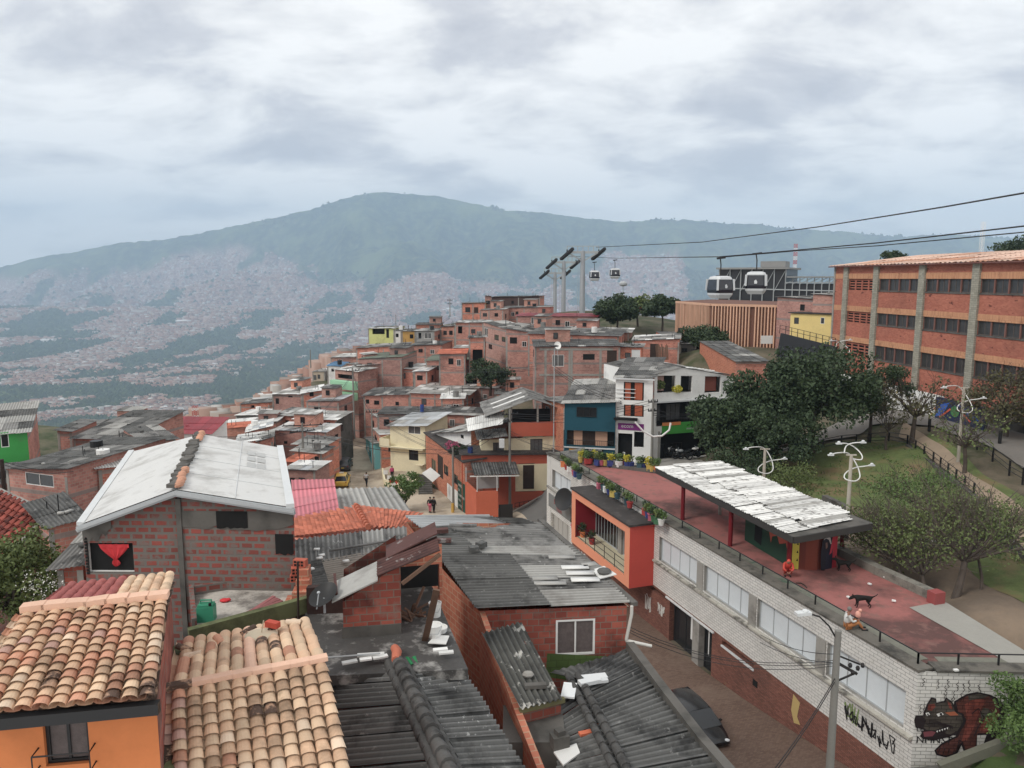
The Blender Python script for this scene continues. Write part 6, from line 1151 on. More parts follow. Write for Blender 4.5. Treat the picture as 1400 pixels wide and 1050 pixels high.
railing(o, [F.p(F.at(703, 0)[0], -24.2, .9), F.p(F.L - .1, -23.4, .9)], .8, .5, .03, 'fence_rail', blk, 2)
mb = MB(); zq = F1.at(700, 622)[1]
pts = [F1.p(F1.at(700, 0)[0] + i * .25, zq + .12 + .22 * (i % 2), .05) for i in range(17)]; mb.tube(pts, .03, 4); mb.tube([pts[0] + UP * .0, pts[-1]], .02, 4); mb.build('wavy_rail', blk, o)
mb = MB(); mb.cbox(PD(686, 612, 79.2), .55, .35, .9); tag(mb.build('meter_cabinet', lpaint), 'white box beside the pole on the terrace of the corner house', 'box')
# --- brick house with street side windows + white upper wall (left of the corner house)
o, F, zt = H_('long orange brick house facing the alley with bougainvillea on its terrace', 582, 592, 94, 635, 632, 80, 2.2, -26, .2, B_orange, 'flat', [(590, 626, 596, 646, 'd'), (598, 620, 606, 656, 'n'), (607, 634, 613, 652, 'd'), (618, 645, 626, 664, 'd')], side=B_far, name='brick_house', grp=None, deb=0)
mb = MB(); a = F.at(604, 0)[0]; mb.box(F.p(a, -26, .04), F.u * (F.L - a - 1.2), F.n * .02, UP * 3.3); mb.build('white_base', white_r, o)
mb = MB(); a = F.at(620, 0)[0]; mb.box(F.p(a, -24.6, .07), F.u * (F.at(636, 0)[0] - a - .05), F.n * .02, UP * 3.3); g_ = mb.build('painted_board', paint('board_green', 34, 74, 60), o)
for i in range(5): text3(g_, ['BARRIO', 'SIN', 'FRONTERAS', 'VIVA', 'LA PAZ'][i], F, a + .25, -21.9 - i * .55, .38, wframe, .08)
o, F, zt = H_('white walled upper room under a grey corrugated roof above the brick house', 597, 592, 92, 644, 588, 85, 7, -22.4, .8, white_r, 'mix', [(630, 594, 634, 600, 'o')], side=B_orange, name='white_house', grp=None, k=3, oh=.5)
# --- cream house by the dirt road
o, F, zt = H_('cream two storey house with pale corrugated awning roof at the dirt road', 533, 582, 97, 581, 581, 95, 6, -25, .6, cream, 'zinc', [(558, 582, 575, 594, 'c'), (559, 614, 572, 630, 'd')], side=cream, name='cream_house', grp=None, oh=.45, deb=0)
mb = MB(); z0, z1 = F.at(520, 609)[1], F.at(520, 577)[1]; mb.box(F.p(-1.2, z0, .7), F.u * (F.L + 1.2), F.n * .68, UP * .15); mb.box(F.p(-1.2, z0, .7), F.u * .1, F.n * 3, UP * 1.1); mb.box(F.p(-1.2, z0 + .15, .7), F.u * 1.5, F.n * .1, UP * .95); mb.build('balcony', cream, o)
mb = MB(); mb.box(F.p(F.L - 1.0, z0 - 1.9, .8), F.u * 1.0, F.n * .75, UP * .1); mb.build('awning', cream, o)
mb = MB(); mb.bar(PD(526, 661, 92), PD(556, 669, 89), .2, 1.0); mb.bar(PD(526, 661, 92), PD(523, 645, 98), .2, 1.0); mb.bar(PD(556, 669, 89), PD(570, 662, 91), .2, 1.3); tag(mb.build('yard_wall', cream), 'cream yard wall hung with laundry in front of the cream house', 'wall')
for i, (px, py, c_) in enumerate(((524, 643, wframe), (529, 650, wframe), (532, 655, redcur), (539, 656, redp), (535, 659, wframe), (553, 659, redp), (558, 661, wframe))):
 mb = MB(); p = PD(px, py, 90); rows = [[p + V((.1 * q, .03 * math.sin(q * 2), -z)) for q in range(6)] for z in (0, .3, .5)]; mb.grid(rows); tag(mb.build('laundry_cloth', c_), ['white cloth at the top corner of the yard wall', 'white towel on the yard wall near its bend', 'pink red shirt hanging on the yard wall', 'small red garment over the yard wall', 'white sheet folded low on the yard wall', 'red cloth at the right end of the yard wall', 'white cloth at the far right end of the yard wall'][i], 'laundry', 'laundry on the yard wall')
mb = MB(); p = PD(588, 651, 84); mb.slab([p + V((-.9, 0, .3)), p + V((.3, -.3, -.6)), p + V((1.1, .2, 0)), p + V((0, .6, .8))], (0, 0, .04)); tag(mb.build('white_awning', wframe), 'tilted white awning sheet at the foot of the alley steps', 'awning')
mb = MB()
for i in range(9): mb.cbox(PD(582, 672, 88) + V((-i * .05, i * .35, -.3 + i * .17)), 1.6, .4, .2)
tag(mb.build('outdoor_stair', conc_d), 'narrow concrete steps between cream house and brick house', 'stair')
# --- mid field: (label, xl,yl,dl, xr,yr,dr, L, zb, dzb, wall, roof, wins, side)
T = [
 ('small orange brick wall house leaning to the left of the teal house', 741, 545, 86, 772, 552, 80, 8, -20, .9, B_orange, 'mix', [], B_orange),
 ('large brick house with concrete frame, dark overhanging roof and hanging street lamp', 731, 474, 97, 848, 473, 97, 9, -17, .9, B_far, 'dark', [(755, 485, 771, 501, 'c'), (797, 484, 813, 492, 'o'), (830, 479, 843, 502, 'n')], B_far),
 ('tall three storey brick block with small square windows on two faces', 692, 449, 122, 757, 460, 112, 10, -18, 1.2, B_far, 'mix', [(697, 461, 707, 470, 'o')], B_far2),
 ('pale orange brick flank of the tall block with a row of windows', 661, 440, 134, 692, 450, 122, 4, -18, .5, B_far2, 'mix', [(662, 448, 667, 461, 'c'), (676, 457, 682, 466, 'd'), (686, 460, 691, 468, 'd'), (668, 470, 673, 478, 'd')], B_far2),
 ('brick house with tall balcony openings left of the tall block', 622, 441, 146, 661, 441, 142, 9, -16, .4, B_far, 'pale', [(626, 446, 632, 456, 'x'), (644, 450, 650, 456, 'd')], B_far2),
 ('orange sided brick house with two dark red doors at the crest', 631, 415, 168, 664, 414, 168, 9, -14, .1, B_far, 'mix', [(636, 420, 643, 427, 'd'), (648, 420, 654, 428, 'n')], ochre),
 ('dark brown walled crest building with a thin pale roof line', 671, 406, 178, 738, 405, 176, 9, -12, .1, M('brown_wall', sr(84, 66, 62)), 'mix', [(726, 413, 733, 418, 'c')], B_far),
 ('brick tower piece beside the dark brown crest building', 663, 405, 172, 671, 405, 172, 5, -12, .1, B_far, 'mix', [(664, 411, 670, 416, 'd')], B_far),
 ('long plain brick house stepping down from the crest', 686, 421, 162, 746, 420, 158, 8, -12, .5, B_far, 'mix', [], B_far2),
 ('small brick house with pale roof below the crest building', 656, 424, 156, 688, 423, 154, 6, -12, .4, B_far2, 'pale', [(660, 428, 666, 433, 'd'), (676, 428, 681, 433, 'o')], B_far2),
 ('long brick house under a bright red metal roof', 706, 432, 142, 815, 433, 134, 7, -13, .9, B_far, 'red', [(726, 434, 733, 443, 'c')], B_far2),
 ('low brick house with patchwork pale roof below the red roof', 722, 456, 112, 846, 460, 106, 12, -14, 1.0, B_far, 'mix', [], B_far),
 ('low house with weathered silver sheets beside the patchwork roof', 770, 452, 120, 860, 455, 114, 8, -13, .8, B_far, 'pale', [], B_far),
 ('small shed with dark doorway and grey tilted roof near the tile roof', 641, 462, 118, 663, 461, 118, 5, -17, .3, B_far, 'mix', [(646, 478, 660, 497, 'x')], B_far2),
 ('low house under an old pink tan tile roof by a green shrub', 600, 484, 116, 636, 483, 116, 5, -19, .9, B_far, 'terra', [], B_far),
 ('wide brick house with dark green sheet roof', 582, 493, 122, 648, 492, 121, 7, -21, .9, B_far, 'green', [(590, 500, 596, 506, 'd')], B_far2),
 ('low open fronted workshop with rails beside the round tree', 624, 515, 118, 662, 514, 118, 7, -20, .5, B_far2, 'mix', [(628, 519, 658, 528, 'x')], B_far),
 ('brick house with cluttered pale roof and a tall corner window', 530, 503, 126, 566, 505, 125, 8, -22, .6, B_far, 'pale', [(534, 508, 540, 516, 'x')], B_far2),
 ('narrow brick house between cluttered roof and green sheet roof', 566, 508, 122, 584, 507, 114, 6, -22, .5, B_far, 'white', [(570, 513, 578, 520, 'o')], B_far2),
 ('two storey brick house with broad blank wall and moss grey roof', 490, 491, 126, 549, 488, 124, 9, -23, .8, B_far, 'green', [(491, 497, 495, 503, 'd')], B_far2),
 ('brick house with mint green balconies above the dirt road', 475, 497, 132, 491, 500, 124, 4, -25, .5, B_far2, 'pale', [(477, 501, 487, 505, 'x'), (478, 512, 488, 518, 'x')], B_far),
 ('white house with blue sheet roof at the slope edge', 447, 500, 142, 466, 501, 142, 8, -26, .3, white_r, 'blue', [(453, 504, 457, 508, 'd')], white_r),
 ('low brick house below a long pale roof at the slope edge', 452, 489, 150, 490, 488, 148, 8, -26, .5, B_far2, 'pale', [], B_far),
 ('brick house with one white side wall and small dark window', 487, 476, 144, 545, 473, 142, 8, -22, .5, B_far, 'mix', [], B_far),
 ('white sided narrow house with one dark window', 545, 472, 141, 556, 472, 141, 6, -22, .2, white_r, 'mix', [(549, 476, 553, 480, 'o')], B_far),
 ('brick house behind the narrow white sided house', 556, 473, 142, 604, 471, 140, 8, -22, .6, B_far, 'dark', [(572, 477, 578, 482, 'd'), (588, 478, 594, 484, 'c')], B_far),
 ('yellow green house with dark balcony opening at the slope edge', 503, 449, 158, 539, 449, 157, 8, -21, .3, lime, 'pale', [(509, 449.5, 526, 457, 'x'), (528, 450, 532, 462, 'o')], lime),
 ('small white fronted house left of the ochre house', 539, 452, 156, 549, 452, 156, 7, -20, .2, white_r, 'mix', [(541, 456, 545, 461, 'o')], white_r),
 ('ochre walled house with wide grey awning roof', 549, 453, 155, 568, 453, 155, 8, -20, .3, ochre, 'mix', [], B_far),
 ('grey fronted open house under the wide awning roof', 568, 452, 155, 594, 453, 154, 8, -20, .4, grey_r, 'pale', [(572, 455, 576, 463, 'x'), (580, 455, 590, 463, 'c')], B_far),
 ('dark roofed brick house behind the grey fronted house', 568, 444, 168, 602, 444, 168, 8, -18, .3, B_far, 'dark', [(596, 450, 601, 457, 'o')], B_far2),
 ('brick house with several small windows below the crest antenna', 602, 447, 158, 622, 446, 156, 8, -18, .3, B_far2, 'mix', [(606, 452, 611, 458, 'd'), (614, 452, 619, 458, 'o')], B_far),
 ('brick house with bright white roof overlooking the valley', 372, 539, 122, 413, 539, 118, 9, -26, .6, B_far, 'white', [(394, 541, 400, 543.5, 'o')], B_far2),
 ('right wing of the white roofed valley house', 413, 538, 119, 441, 533, 120, 6, -26, .5, B_far, 'white', [(423, 536, 429, 542, 'o')], B_far),
 ('low brick house with blue grey roof beside the valley house', 419, 549, 112, 463, 548, 111, 6, -27, .5, B_far, 'zinc', [], B_far),
 ('brick house with broad white patched roof above the dirt road', 402, 573, 104, 460, 574, 100, 6, -27, .8, B_far, 'white', [(446, 577, 452, 588, 'o')], conc_d),
 ('low brick house with uneven pale sheet roof', 377, 567, 108, 404, 569, 106, 6, -27, .6, B_far, 'pale', [], B_far),
 ('brick house with long white roof and twin tiny windows', 374, 588, 98, 446, 591, 95, 5, -27, .8, B_far, 'white', [(388, 603, 393, 607, 'o')], B_far2),
 ('low brick house covered by loose grey sheets at the road', 402, 607, 92, 443, 610, 89, 4, -27, .6, B_far, 'mix', [], B_far),
 ('low brick house with dark sheets at the road bend', 400, 616, 88, 440, 620, 86, 3, -27, .4, B_far, 'mix', [(430, 624, 436, 630, 'o')], B_far),
 ('small brick hut with orange brick top behind the white roof', 388, 631, 80, 412, 632, 79, 3, -26, .2, B_far, 'terra', [], B_far2),
 ('low brick house with white strip roof above the pink roof', 391, 641, 74, 431, 642, 73, 3, -26, .3, B_far, 'white', [], B_far),
 ('lowest brick house with long white roof left of the road', 301, 583, 104, 377, 576, 104, 4, -30, .5, B_far, 'white', [], B_far2),
 ('pale grey roofed brick house with big red brick wall', 289, 588, 96, 340, 583, 98, 3, -30, .4, B_far2, 'terra', [], B_far),
 ('brick house with slanting white roof and rubble beside it', 338, 591, 94, 370, 582, 96, 4, -29, .5, B_far2, 'white', [], B_far),
 ('low house with torn white sheets behind the white roofed brick house', 324, 606, 88, 355, 601, 90, 4, -29, .5, B_far, 'white', [], B_far),
 ('low house with grey torn sheets beside torn white sheets', 352, 604, 88, 373, 597, 90, 4, -29, .5, B_far, 'mix', [], B_far),
 ('brick house with patched star shaped white roof', 322, 568, 122, 372, 567, 120, 6, -30, .4, conc_d, 'white', [(346, 570, 352, 574, 'o')], B_far),
 ('distant low brick house with several openings near the valley', 328, 553, 140, 368, 550, 140, 6, -30, .1, B_far, 'mix', [(343, 554, 348, 558, 'x')], B_far2),
 ('small beige house at the slope edge under power cables', 427, 508, 150, 444, 508, 149, 6, -26, .2, M('beige_wall', sr(176, 160, 140)), 'pale', [(434, 512, 438, 518, 'd')], grey_r),
 ('wide brick house below the long patchwork roof', 497, 541, 114, 560, 539, 113, 7, -24, 1.0, B_far, 'mix', [(500, 546, 505, 552, 'o')], B_far2),
 ('long brick house with rows of silver and dark roof sheets', 560, 537, 112, 640, 540, 110, 9, -23, 1.4, B_far, 'pale', [], B_far),
 ('brick lean-to with white corrugated door shaped roof', 603, 545, 107, 634, 545, 107, 3, -23, .9, B_far, 'white', [], B_far),
 ('brick yard wall house right of the lean-to', 632, 531, 114, 678, 531, 113, 4, -22, .0, B_far, 'mix', [], B_far),
 ('shed with coarse corrugated roof and open front', 677, 539, 106, 713, 539, 106, 4, -21, .5, B_far2, 'mix', [(680, 543, 712, 556, 'x')], B_far),
 ('low brown roofed house above the cream house', 516, 566, 104, 600, 566, 103, 5, -24, .9, B_far, 'dark', [], B_far),
 ('low brown roofed brick house left of the torn gable roof', 598, 566, 103, 656, 568, 101, 5, -23, .9, B_far, 'mix', [], B_far),
 ('turquoise walled narrow house along the dirt road', 500, 598, 110, 512, 606, 100, 3, -25.5, .2, teal2, 'mix', [], teal2),
 ('pink brick house with white shutter along the dirt road', 512, 586, 106, 521, 594, 99, 4, -25.5, .2, B_far2, 'pale', [(515, 600, 520, 608, 'm')], B_far),
 ('brick house with round balcony behind the cream house', 508, 566, 112, 520, 572, 107, 4, -26, .2, B_far, 'pale', [(511, 575, 517, 580, 'o')], B_far),
 ('brick house with bright white sheet roof and timber planks', 864, 466, 106, 929, 463, 104, 9, -15, .6, B_far, 'pale', [(889, 470, 900, 492, 'n')], B_far2),
 ('low brick house with a white door beside the plank house', 846, 476, 100, 864, 476, 100, 7, -16, .4, B_far, 'mix', [(864, 478, 876, 494, 'm')], B_far2),
 ('brick house with white framed door below the patchwork roofs', 846, 474, 98, 877, 475, 97, 5, -16, .4, B_far, 'mix', [(863.5, 478, 875, 494, 'm')], B_far),
 ('low grey block house behind the slanting brick parapet', 929, 470, 110, 952, 470, 110, 4, -14, .3, conc_d, 'mix', [], B_far),
 ('low brick house with long white ridge sheet behind the plank house', 905, 457, 122, 945, 458, 122, 6, -13, .3, B_far2, 'mix', [], B_far),
 ('brick house with striped black and white roof beside the school court', 1012, 470, 118, 1040, 470, 118, 6, -13, .2, B_far, 'pale', [], B_far),
]
for q in T:
 lab, xl, yl, dl, xr, yr, dr, L, zb, dzb, wl, rf, wn, sd = q
 if not any(x in lab for x in ('flank', 'turquoise', 'pink brick', 'round balc', 'leaning', 'mint')): w_ = (xr - xl) * dl / 1050 * .22; m_ = (dl + dr) / 2; e_ = max(-w_, min(w_, dl - dr)) / 2; dl, dr = m_ + e_, m_ - e_
 dzb *= .35; L = L * .85 if L > 4 else L
 H_(lab, xl, yl, dl, xr, yr, dr, L, zb, dzb, wl, rf, wn, sd, rdir='v' if (rf != 'green') else 'u', k=2, deb=3 if rf in ('mix', 'pale', 'white') else 0, oh=R(.15, .3), extra=True, name='brick_house' if wl in (B_far, B_far2, B_orange) else 'house')
# slanting parapet house right
o, F, zt = H_('orange brick house with slanting side wall and dark roof above the dark trees', 1006, 494, 88, 1050, 494, 88, 17, -17, .95, B_far, 'dark', [], B_orange, deb=0)
# mint balconies
for (y0, y1) in ((520, 531), (535, 545)):
 F = Fac(PD(457, y0, 121), PD(489, y0 + 1, 118)); z1, z0 = F.at(470, y0)[1], F.at(470, y1)[1]; mb = MB(); mb.box(F.p(0, z0, .9), F.u * F.L, F.n * .9, UP * (z1 - z0)); tag(mb.build('balcony_slab', mint), 'mint green balcony band above the dirt road, ' + ('upper' if y0 < 530 else 'lower') + ' of two', 'balcony', 'mint balconies')
o, F, zt = H_('brick body carrying the mint green balconies', 458, 505, 123, 489, 508, 120, 4, -25, .2, B_far2, 'pale', [(462, 511, 482, 519, 'x'), (462, 532, 484, 535, 'x'), (463, 546, 482, 556, 'x')], B_far)
# orange brick yard walls on the left of the teal house, satellite dish etc
dish(PD(762, 487, 89), -1.4, .5, 'pale dish on a post before the large brick house with concrete frame', wframe, 1.2)
mb = MB(); mb.tube([PD(577, 563, 102), PD(577, 553, 102)], .25, 10); tag(mb.build('water_tank', paint('tank_blue', 40, 66, 130), smooth=True), 'blue plastic water barrel on the low brown roof', 'barrel', 'blue water barrels')
mb = MB(); mb.tube([PD(643, 621, 81), PD(643, 611, 81)], .28, 10); tag(mb.build('water_tank', MC['tank_blue'], smooth=True), 'blue plastic barrel on the terrace beside the bougainvillea', 'barrel', 'blue water barrels')
mb = MB()
for i in range(14): mb.bar(PD(898 + i * 1.2, 492, 103), PD(897 + i * 1.2 + R(-.5, .5), 472 + R(-2, 3), 103), .1, .03, 0, R(0, 1), up=(0, 1, 0))
tag(mb.build('timber_planks', timber), 'upright grey timber planks stacked against the brick house wall', 'planks')
# concrete frame of the large brick house
F = Fac(PD(731, 474, 97), PD(848, 473, 97)); mb = MB()
for x in (747, 785, 827): a = F.at(x, 0)[0]; mb.box(F.p(a, -15.5, .04), F.u * .3, F.n * .03, UP * (F.at(x, 479)[1] + 15.5))
for y in (479, 514): z = F.at(790, y)[1]; mb.box(F.p(.6, z, .046), F.u * (F.L - 1.5), F.n * .03, UP * .28)
tag(mb.build('concrete_frame', conc), 'exposed concrete beams and columns on the large brick house front', 'frame')
# --- left group ---
TL = [
 ('green rendered house with white framed window at the left edge', -60, 600, 56, 37, 590, 58, 9, -27, 1.3, green_r, 'mix', [(0, 592, 13, 611, 'w')], B_far, 'green_house'),
 ('brick house with white framed triple window and dark roof', 8, 640, 50, 91, 640, 48, 8, -24, .5, B_far, 'dark', [(34, 645, 74, 667, 'w')], B_far, 'brick_house'),
 ('brick house with broad coarse corrugated roof behind the triple window house', 100, 599, 66, 172, 600, 65, 8, -27, 1.3, B_far, 'mix', [(150, 602, 165, 614, 'c')], B_far, 'brick_house'),
 ('house under a red metal roof behind the white roof', 195, 592, 84, 287, 593, 84, 5, -30, 1.1, white_r, 'red', [], white_r, 'house'),
 ('low house with pale grey awning roof left of the white roof', 165, 618, 56, 222, 616, 58, 3, -27, .5, B_far, 'pale', [], B_far, 'brick_house'),
 ('low house with ribbed dark roof behind the pale awning', 196, 604, 64, 240, 600, 66, 4, -27, .8, B_far, 'mix', [], B_far, 'brick_house'),
 ('low brick house with white corrugated canopy below the awning', 134, 640, 50, 170, 636, 51, 2.5, -26, .5, B_far, 'pale', [], B_far, 'brick_house'),
 ('low dark roofed house in the yard beside the triple window house', 66, 722, 35, 112, 706, 36, 3, -24, .6, B_far, 'dark', [], B_far, 'brick_house'),
 ('grey roofed brick house left of the red curtain window', 78, 776, 27, 113, 768, 27, 3.5, -20, 1.0, B_red, 'mix', [], B_red, 'brick_house'),
 ('small brick house left of the corrugated roof house', 78, 588, 68, 98, 590, 68, 4, -27, .3, B_far, 'mix', [], B_far, 'brick_house'),
 ('low brick house with broken tiles at the far left edge', -70, 668, 52, 8, 660, 52, 5, -26, .5, B_far, 'mix', [], B_far, 'brick_house'),
 ('low valley side house with grey roof left of the red roof', 110, 590, 90, 190, 588, 90, 5, -34, .6, B_far2, 'mix', [], B_far, 'brick_house'),
]
for q in TL:
 lab, xl, yl, dl, xr, yr, dr, L, zb, dzb, wl, rf, wn, sd, nm = q
 H_(lab, xl, yl, dl, xr, yr, dr, L, zb, dzb * .8, wl, rf, wn, sd, k=4, deb=2, extra=nm == 'brick_house', name=nm, grp='houses on the left slope')
# side wall of the triple window house and lower storey
# old red tile roof bottom left
o = thing('tiled_roof_house', 'house under old dark red barrel tiles at the left edge', 'house', PZ(10, 760, -22)); mb = MB(); zR_ = -11.2
A_, B_ = PZ(-70, 640, zR_), PZ(66, 703, zR_); C_, D_ = PZ(-15, 790, zR_ - 1.6), PZ(-190, 760, zR_ - 1.6)
tiles(mb, A_, B_, C_, D_, 24, 12, lambda i, j: 0, k=4, z=.03); mb.build('roof', [t_old], o); mb = MB(); mb.bar(A_ + UP * .08, B_ + UP * .08, .25, .12); mb.bar(B_ + UP * .05, C_ + UP * .05, .25, .14); mb.build('ridge', conc, o)
mb = MB(); e_ = V((.1, .1, 0)); Q = [B_ + V((.05, 0, -.1)), C_ + V((.05, 0, -.1))]; bk_ = V((1.2, 2.8, 0)); mb.add([V((*Q[1].xy, -24)), V((*Q[0].xy, -24)), Q[0], Q[1]]); mb.add([V((*Q[0].xy, -24)), V((A_.x, A_.y, -24)), A_ - UP * .1, Q[0]]); mb.build('wall', B_far, o)
for lab, m_, pts in (('sloping grey sheet roof between the red tiles and the red curtain house', r_mid, [(88, 768), (112, 706), (113, 775), (82, 779)]),):
 pass
# ---------------- streets, pavements, park ----------------
random.seed(91)
sz = lambda x, y: float(fz(float(fso(x, y)[0])))
def off_side(s_, o_): p = CF.p(s_, 0, o_); return (p.x, p.y)
sg_ = 1 if CF.p(10, 0, 5).x < CF.p(10, 0, 0).x else -1
drape('alley_paving', [off_side(s_, 0.02 * sg_) for s_ in (-3, 4, 11, 15, 20, 28, 36, 42)] + [off_side(s_, 13 * sg_) for s_ in (-3, 4, 11, 15, 20, 28, 36, 42)], paver, .05, 1.0)
mb = MB(); rows = []
for s_ in np.linspace(16, 27, 12): p0, p1 = CF.p(s_, 0, 5.0), CF.p(s_, 0, 5.3); rows.append([V((p.x, p.y, sz(p.x, p.y) + .07)) for p in (p0, p1)])
mb.grid(rows); o = mb.build('paving_strip', kerb); o['kind'] = 'structure'
drape('street', XY([V((-1, 56, 0)), PZ(640, 722, -24.3), PZ(756, 686, -24), PZ(800, 660, -21.5), PZ(860, 640, -18.3), V((17, 66, 0))] + [V((4, 52, 0)), PZ(742, 770, -24), PZ(756, 740, -23.7), PZ(830, 700, -21.5), PZ(895, 640, -18.3), V((20, 64, 0))]), asph, .08)
drape('sidewalk', XY([PZ(636, 706, -24.3), PZ(690, 690, -24.3), PZ(748, 674, -24), PZ(800, 645, -21)] + [PZ(645, 722, -24.3), PZ(702, 706, -24.3), PZ(752, 688, -24), PZ(806, 655, -21)]), walkc, .2)
mb = MB(); kp = [PZ(645, 723, -24.3), PZ(702, 707, -24.3), PZ(752, 689, -24), PZ(806, 656, -21)]
for a, b_ in zip(kp, kp[1:]): mb.bar(V((a.x, a.y, G(a.x, a.y) + .1)), V((b_.x, b_.y, G(b_.x, b_.y) + .1)), .18, .26)
o = mb.build('kerb', kerb); o['kind'] = 'structure'
mb = MB()
for a, b_ in zip([PZ(700, 745, -24), PZ(748, 722, -23.7)], [PZ(748, 722, -23.7), PZ(754, 716, -23.6)]): mb.bar(V((a.x, a.y, G(a.x, a.y) + .1)), V((b_.x, b_.y, G(b_.x, b_.y) + .1)), .15, .02)
o = mb.build('yellow_road_line', paint('road_yellow', 190, 160, 80)); o['kind'] = 'structure'
drape('house_forecourt', XY([PZ(842, 634, -17.6), PZ(895, 630, -16.9), PZ(960, 625, -16.3)] + [PZ(846, 645, -17.6), PZ(900, 642, -16.6), PZ(970, 640, -16.0)]), conc, .1)
drape('upper_road', XY([PZ(1030, 590, -14.6), PZ(1110, 583, -14.2), PZ(1200, 560, -13.1), PZ(1290, 560, -12.9), PZ(1420, 585, -12.9), PZ(1560, 610, -12.9)] + [PZ(1040, 618, -15), PZ(1110, 608, -14.8), PZ(1190, 592, -14.3), PZ(1275, 590, -13.4), PZ(1420, 645, -13.6), PZ(1560, 690, -13.8)]), M('upper_asphalt', sr(120, 116, 110), var=.1, sc=.4), .1)
drape('grass_slope', XY([PZ(1060, 612, -15), PZ(1130, 612, -14.9), PZ(1200, 600, -14.5), PZ(1245, 612, -14.4), PZ(1330, 690, -14.8), PZ(1430, 775, -14.9)] + [PZ(1000, 640, -15.6), PZ(1060, 668, -15.6), PZ(1140, 690, -15.6), PZ(1200, 700, -15.6), PZ(1290, 750, -15.6), PZ(1420, 840, -15.6)]), grass_m, .12)
drape('grass_strip', XY([PZ(1270, 598, -13.6), PZ(1330, 635, -13.9), PZ(1430, 700, -14.2)] + [PZ(1262, 606, -13.7), PZ(1310, 640, -14.1), PZ(1420, 720, -14.4)]), grass_m, .14)
drape('footpath', XY([PZ(1235, 596, -14.2), PZ(1262, 606, -14.1), PZ(1310, 640, -14.4), PZ(1420, 720, -14.6)] + [PZ(1228, 603, -14.3), PZ(1245, 612, -14.4), PZ(1330, 690, -14.8), PZ(1430, 775, -14.9)]), M('footpath_stone', sr(150, 132, 110), var=.12), .17)
drape('park_ground', XY([PZ(1060, 668, -15.6), PZ(1140, 690, -15.6), PZ(1200, 700, -15.6), PZ(1290, 750, -15.6), PZ(1420, 840, -15.6)] + [PZ(1040, 690, -15.5), PZ(1120, 738, -15.5), PZ(1200, 780, -15.5), PZ(1290, 825, -15.5), PZ(1430, 905, -15.5)]), earth, .1)
drape('lawn', XY([V((16.4, 28.3, 0)), V((20, 28.1, 0)), V((30, 27.5, 0))] + [V((16.4, 20, 0)), V((22, 18, 0)), V((32, 18, 0))]), M('lawn', sr(72, 92, 44), var=.25, sc=2, bmp=.8), .05)
mb = MB(); a, b_ = PZ(1285, 1050, -19.15), PZ(1430, 995, -17.4); mb.bar(a, b_, .3, .4); tag(mb.build('retaining_kerb', M('mossy_kerb_stone', sr(112, 112, 98), var=.2)), 'sloping mossy stone kerb under the dog mural wall', 'kerb')
mb = MB(); a, b_ = PZ(1240, 1058, -19.5), PZ(1290, 1052, -19.3); mb.bar(a, b_, .3, .25); tag(mb.build('planter_edge', conc_d), 'low concrete edge at the foot of the mural wall', 'kerb')
# fences of the park
def fence(label, px, h, step=2.0):
 pts = [V((p.x, p.y, G(p.x, p.y))) for p in [PZ(*q) for q in px]]; o = thing('fence', label, 'fence', pts[0], 'park fences'); mb = MB(); mr_ = MB()
 for a, b_ in zip(pts, pts[1:]):
  n_ = max(1, round((b_ - a).length / step))
  for i in range(n_ + (b_ is pts[-1])): p = a.lerp(b_, i / n_); mb.bar(p - UP * .3, p + UP * h, .1, .1, up=(0, 1, 0))
  for k in (1, .62, .3): mr_.tube([a + UP * h * k, b_ + UP * h * k], .028, 4)
 mb.build('posts', blk, o)['kind'] = 'stuff'; mr_.build('rails', blk, o); return o
fence('black iron fence curving around the grass slope beside the upper road', [(1055, 626, -15.3), (1100, 618, -15), (1150, 610, -14.6), (1190, 604, -14.4), (1215, 603, -14.3), (1240, 612, -14.3)], .95)
fence('black iron fence running down along the inner edge of the footpath', [(1240, 612, -14.3), (1275, 640, -14.6), (1330, 690, -14.8), (1385, 735, -14.9), (1430, 772, -14.9)], .95)
fence('black iron fence between grass strip and upper road', [(1296, 610, -13.6), (1335, 622, -13.7), (1380, 645, -13.9), (1440, 680, -14)], 1.1)
mb = MB(); kp = [PZ(1240, 615, -14.4), PZ(1275, 643, -14.7), PZ(1330, 693, -14.9), PZ(1430, 775, -15)]
for a, b_ in zip(kp, kp[1:]): mb.bar(V((a.x, a.y, G(a.x, a.y) - .1)), V((b_.x, b_.y, G(b_.x, b_.y) - .1)), .3, .7)
tag(mb.build('fence_kerb', conc_d), 'concrete kerb under the footpath fence', 'kerb')
for i, (px, py) in enumerate(((1270, 590), (1366, 612))): p = PZ(px, py, -13.2); p.z = G(p.x, p.y); mb = MB(); mb.tube([p, p + UP * 1.1], .13, 8); tag(mb.build('bollard', blk), ['black bollard near the white mural wall', 'black bollard near the right edge of the upper road'][i], 'bollard', 'road bollards')
def bench(px, py, rz, label):
 p = PZ(px, py, -15.5); p.z = G(p.x, p.y) + .08; o = thing('park_bench', label, 'bench', p, 'concrete park benches'); ux = V((math.cos(rz), math.sin(rz), 0)); mb = MB(); mb.cbox(p + UP * .42, 1.9, .5, .1, rz); mb.build('seat', conc, o)
 for s_ in (-.6, .6): mb = MB(); mb.cbox(p + ux * s_, .22, .38, .42, rz); mb.build('leg', conc_d, o)
bench(1187, 760, -.1, 'concrete bench nearest the painted hut'); bench(1223, 775, -.55, 'concrete bench second from the painted hut, before a tree trunk'); bench(1236, 790, -.5, 'low concrete bench right behind the kerb wall'); bench(1280, 752, -.7, 'concrete bench under the feathery tree crown'); bench(1046, 768 - 18, -.55, 'concrete bench inside the pavilion against the green hut wall')
